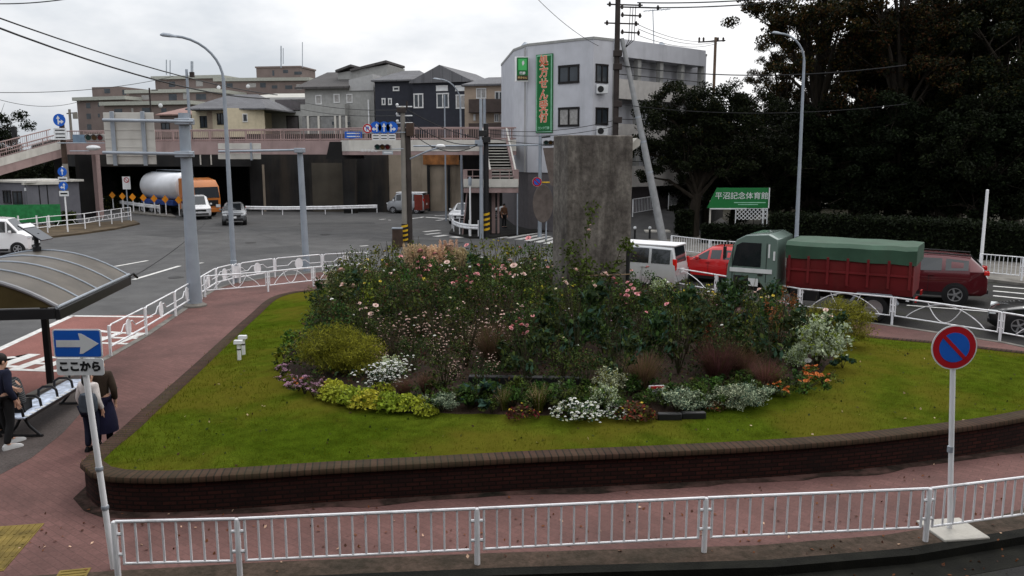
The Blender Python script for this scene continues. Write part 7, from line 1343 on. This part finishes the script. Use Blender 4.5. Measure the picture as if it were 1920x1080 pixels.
for k, (y0, y1, lab) in enumerate([(5, -6, "upper thick wire leaving the tall utility pole to the right"), (14, 2, "lower thick wire leaving the tall utility pole to the right")]): wire(lab, A(1195, y0, 50), A(1480, y1, 46), .12, .035)
for k, (y0, y1, lab) in enumerate([(46, 74, "top one of the thin wires between the tall pole and the far wooden pole"), (54, 78, "middle one of the thin wires between the tall pole and the far wooden pole"), (66, 81, "lowest one of the thin wires between the tall pole and the far wooden pole")]): wire(lab, A(1196, y0, 50), A(1345, y1, 80), .5, .018)
wire("black cable crossing in front of the spreading tree from the tall pole", A(1158, 122, 50), A(1700, 122, 44), .55, .03); wire("second black cable crossing lower before the dark trees", A(1158, 195, 50), A(1700, 195, 44), .5, .02)
for k, (y0, y1, s, lab) in enumerate([(205, 262, .25, "upper cable from the centre pole to the black pole by the stairs"), (222, 268, .6, "middle sagging cable from the centre pole to the black pole by the stairs"), (240, 262, 1.0, "lowest sagging cable from the centre pole to the black pole by the stairs")]): wire(lab, A(762, y0, 47.8), A(910, y1, 51.8), s, .025)
for k, (y0, y1, lab) in enumerate([(206, 186, "upper thin cable from the centre pole to the left past the grey house"), (216, 200, "lower thin cable from the centre pole to the left past the grey house")]): wire(lab, A(757, y0, 47.8), A(545, y1, 70), .3, .02)
for k, (y0, y1, lab) in enumerate([(243, 225, "upper cable from the black pole across the white wall"), (250, 236, "middle cable from the black pole across the white wall"), (258, 262, "lower cable from the black pole across the white wall")]): wire(lab, A(912, y0, 51.8), A(1155, y1, 50), .35, .018)
wire("thin cable slanting from the shelter roof up to the thick grey post", A(222, 534, 19.5), A(385, 418, 34), .15, .012)
# ------------------------------------------------------------ people
HAIRS = {"black": M("hair_black", (.012, .01, .009), .6), "brown": M("hair_light_brown", (.16, .10, .055), .7, var=.3, scale=30)}
def skin_mesh(name, pts, edges, rad, root_i, mat, parent, sub=2):
    me = bpy.data.meshes.new(name); me.from_pydata(pts, edges, []); o = bpy.data.objects.new(name, me); COL.objects.link(o)
    m = o.modifiers.new("s", 'SKIN'); m.use_smooth_shade = True
    for i, v in enumerate(me.skin_vertices[0].data): r_ = rad[i]; v.radius = r_ if isinstance(r_, tuple) else (r_, r_); v.use_root = (i == root_i)
    s = o.modifiers.new("u", 'SUBSURF'); s.levels = s.render_levels = sub
    dg = bpy.context.evaluated_depsgraph_get(); dg.update(); nm = bpy.data.meshes.new_from_object(o.evaluated_get(dg)); nm.name = name; bpy.data.objects.remove(o)
    nm.materials.clear(); nm.materials.append(mat); q = bpy.data.objects.new(name, nm); COL.objects.link(q); q.parent = parent; nm.shade_smooth(); return q
def person(label, loc, rz, J, top, legs, shoe, hair, scale=1, long_hair=False, skirt=None):
    """local frame: the person faces -Y; J overrides joints"""
    j = dict(pel=(0, 0, .92), sp=(0, 0, 1.1), ch=(0, .01, 1.28), nk=(0, .02, 1.43), h0=(0, -.005, 1.5), h1=(0, -.02, 1.6), nose=(0, -.115, 1.545))
    for s, n_ in ((-1, 'L'), (1, 'R')): j.update({'sh' + n_: (s * .17, .01, 1.38), 'el' + n_: (s * .23, .04, 1.1), 'wr' + n_: (s * .22, -.07, .88), 'ha' + n_: (s * .215, -.1, .8), 'hp' + n_: (s * .09, 0, .88), 'kn' + n_: (s * .1, -.015, .48), 'an' + n_: (s * .1, .03, .09), 'to' + n_: (s * .12, -.14, .035)})
    j.update(J); t = thing("person", label, "person", loc, rz); t.scale = (scale,) * 3
    rd = dict(pel=(.14, .1), sp=(.125, .09), ch=(.15, .1), nk=.055, h0=.075, h1=(.08, .095), nose=.014)
    for n_ in 'LR': rd.update({'sh' + n_: .062, 'el' + n_: .043, 'wr' + n_: .03, 'ha' + n_: (.036, .018), 'hp' + n_: .085, 'kn' + n_: .055, 'an' + n_: .04, 'to' + n_: .032})
    ks = list(j); ed = [('pel', 'sp'), ('sp', 'ch'), ('ch', 'nk'), ('nk', 'h0'), ('h0', 'h1'), ('h0', 'nose')]
    for n_ in 'LR': ed += [('ch', 'sh' + n_), ('sh' + n_, 'el' + n_), ('el' + n_, 'wr' + n_), ('wr' + n_, 'ha' + n_), ('pel', 'hp' + n_), ('hp' + n_, 'kn' + n_), ('kn' + n_, 'an' + n_), ('an' + n_, 'to' + n_)]
    pts = [j[k] for k in ks]; rad = [rd[k] for k in ks]; E_ = [(ks.index(a), ks.index(b)) for a, b in ed]
    for n_ in 'LR':
        h = Vector(j['ha' + n_]); w_ = Vector(j['wr' + n_]); d = (h - w_).normalized(); sd_ = d.cross(Vector((1, 0, 0)) if abs(d.x) < .8 else Vector((0, 1, 0))).normalized(); hi = ks.index('ha' + n_)
        for f, (o_, ln) in enumerate(((-.03, .07), (-.011, .082), (.009, .078), (.028, .06))): b = len(pts); pts += [tuple(h + d * .03 + sd_ * o_), tuple(h + d * (.03 + ln) + sd_ * o_ * 1.1 + d.cross(sd_) * .02)]; rad += [.0095, .007]; E_ += [(hi, b), (b, b + 1)]
        b = len(pts); pts += [tuple(h - sd_ * .045 + d * .005), tuple(h - sd_ * .062 + d * .045)]; rad += [.011, .008]; E_ += [(ks.index('wr' + n_), b), (b, b + 1)]
    skin_mesh("body", pts, E_, rad, 0, SKIN, t)
    def cloth(name, keys, edges, fat, mat, root):
        return skin_mesh(name, [j[k] for k in keys], [(keys.index(a), keys.index(b)) for a, b in edges], [(rd[k][0] + fat, rd[k][1] + fat) if isinstance(rd[k], tuple) else rd[k] + fat for k in keys], keys.index(root), mat, t)
    tk_ = ['pel', 'sp', 'ch', 'nk'] + [a + b for b in 'LR' for a in ('sh', 'el', 'wr')]
    cloth("jacket", tk_, [e for e in ed if e[0] in tk_ and e[1] in tk_], .022, top, 'ch')
    lk_ = ['pel'] + [a + b for b in 'LR' for a in ('hp', 'kn', 'an')]; cloth("trousers", lk_, [e for e in ed if e[0] in lk_ and e[1] in lk_], .02, legs, 'pel')
    for n_ in 'LR':
        a, b = Vector(j['an' + n_]), Vector(j['to' + n_]); mb = MB(); d = (b - a); d.z = 0; an = math.atan2(d.y, d.x); c = (a + b) / 2; T = Matrix.Translation((c.x, c.y, min(a.z, b.z) - .035)) @ Matrix.Rotation(an, 4, 'Z')
        mb.loft([[(x, -w_, 0), (x, w_, 0), (x, w_ * .9, h * .7), (x, w_ * .5, h), (x, -w_ * .5, h), (x, -w_ * .9, h * .7)] for x, w_, h in ((-.16, .035, .07), (-.12, .045, .11), (-.02, .045, .10), (.08, .05, .07), (.15, .04, .05), (.175, .02, .03))], 0, T); mb.build("shoe", shoe, t)
    h = Vector(j['h1']); b = Vector(j['h0']); u = (h - b).normalized(); fr = Vector(j['nose']) - b; fr = (fr - u * fr.dot(u)).normalized(); s_ = u.cross(fr)
    Mx = Matrix((s_, fr, u)).transposed().to_4x4(); T = Matrix.Translation(h - fr * .022 + u * .0) @ Mx; mb = MB(); mb.ball((0, 0, 0), (.098, .108, .112), 16, 0, T)
    if long_hair: mb.ball((0, -.05, -.1), (.09, .06, .14), 12, 0, T)
    mb.build("hair", HAIRS[hair], t)
    for s in (-1, 1):
        mb = MB(); mb.ball((s * .032, .088, -.045), .011, 8, 0, T); mb.build("eye", BLACK, t); mb = MB(); mb.ball((s * .096, .0, -.05), (.014, .025, .035), 8, 0, T); mb.build("ear", SKIN, t)
    mb = MB(); mb.box((0, .098, -.115), (.045, .012, .008), 0, 0, T); mb.build("mouth", M("lips", (.3, .12, .1), .5), t)
    return t
def clothM(name, c): return M(name, c, .85, var=.2, scale=8, bump=.3, bscale=60)
NAVYC = clothM("navy_cloth", (.012, .014, .03)); BLK = clothM("black_cloth", (.012, .012, .013)); BRN = clothM("dark_brown_cloth", (.035, .024, .017)); WHC = clothM("white_cloth", (.55, .5, .48)); INDIGO = clothM("indigo_cloth", (.007, .007, .024)); SHW = M("white_shoe", (.5, .5, .5), .6)
STRP = bpy.data.materials.new("striped_knit"); t_n, b_n = nodes(STRP); b_n.inputs["Roughness"].default_value = .9; tcn = t_n.nodes.new("ShaderNodeTexCoord"); wv = t_n.nodes.new("ShaderNodeTexWave"); wv.bands_direction = 'Z'; wv.inputs["Scale"].default_value = 9; wv.inputs["Distortion"].default_value = .3; rr_ = t_n.nodes.new("ShaderNodeValToRGB"); rr_.color_ramp.elements[0].position = .72; rr_.color_ramp.elements[0].color = (.012, .012, .013, 1); rr_.color_ramp.elements[1].position = .85; rr_.color_ramp.elements[1].color = (.10, .105, .11, 1); t_n.links.new(tcn.outputs["Object"], wv.inputs[0]); t_n.links.new(wv.outputs[0], rr_.inputs[0]); t_n.links.new(rr_.outputs[0], b_n.inputs["Base Color"])
p1 = P(12, 838, SW)
person("person in dark navy jacket and black trousers with white shoes standing at the left edge", p1 + Vector((.05, 0, 0)), R(150), dict(anL=(-.12, .1, .09), toL=(-.14, -.08, .035), anR=(.14, -.12, .09), toR=(.15, -.3, .035), elR=(.26, -.06, 1.12), wrR=(.12, -.22, 1.02), haR=(.07, -.26, .99)), NAVYC, BLK, SHW, "black", .99)
sit = dict(pel=(0, 0, .56), sp=(0, -.03, .74), ch=(.02, -.1, .92), nk=(.03, -.17, 1.06), h0=(.04, -.23, 1.12), h1=(.05, -.28, 1.21), nose=(.05, -.35, 1.13))
for s, n_ in ((-1, 'L'), (1, 'R')): sit.update({'sh' + n_: (s * .17 + .02, -.13, 1.0), 'el' + n_: (s * .22, -.2, .74), 'wr' + n_: (s * .12, -.36, .64), 'ha' + n_: (s * .08, -.42, .62), 'hp' + n_: (s * .1, -.03, .54), 'kn' + n_: (s * .12, -.42, .5), 'an' + n_: (s * .12, -.42, .09), 'to' + n_: (s * .13, -.58, .035)})
person("person with light brown hair in a dark striped jumper sitting on the bench", Vector((-8.98, 14.6, SW - .02)), R(-80), sit, STRP, BLK, BLK, "brown", 1.0)
p3 = person("person in a white top with a dark shoulder bag behind the one-way sign", P(176, 846, SW), R(165), {}, WHC, NAVYC, BLK, "black", .86, True)
o_ = MB(); o_.loft([[(x * k, y + .1, z) for x, y in ((-.16, .02), (.16, .02), (.17, .12), (.1, .17), (-.1, .17), (-.17, .12))] for z, k in ((.86, .8), (.92, 1), (1.1, 1), (1.2, .7))]); BG = o_.build("shoulder_bag", clothM("blue_grey_bag", (.05, .06, .075)), None, bev=.02); BG.location = p3.location + Vector((.1, -.02, -.05)); BG.rotation_euler.z = R(175) - PI + R(180); BG.rotation_euler.z = R(-10); BG.scale = (.95, -.95, .95); tag(BG, "blue-grey shoulder bag hanging on the back of the person in the white top", "bag")
p4 = person("person in a dark brown jacket and wide indigo skirt behind the one-way sign", P(197, 838, SW), R(195), {}, BRN, INDIGO, BLK, "black", .95)
mb = MB(); mb.lathe([(.26, .32), (.25, .5), (.21, .75), (.15, .97)], 18); mb.build("skirt", INDIGO, p4)
person("person in a rust brown jacket standing under the pedestrian stairs", Vector((X(945, 58), 58, SW)), R(30), {}, clothM("rust_brown_cloth", (.12, .06, .035)), BLK, BLK, "black", 1.0)
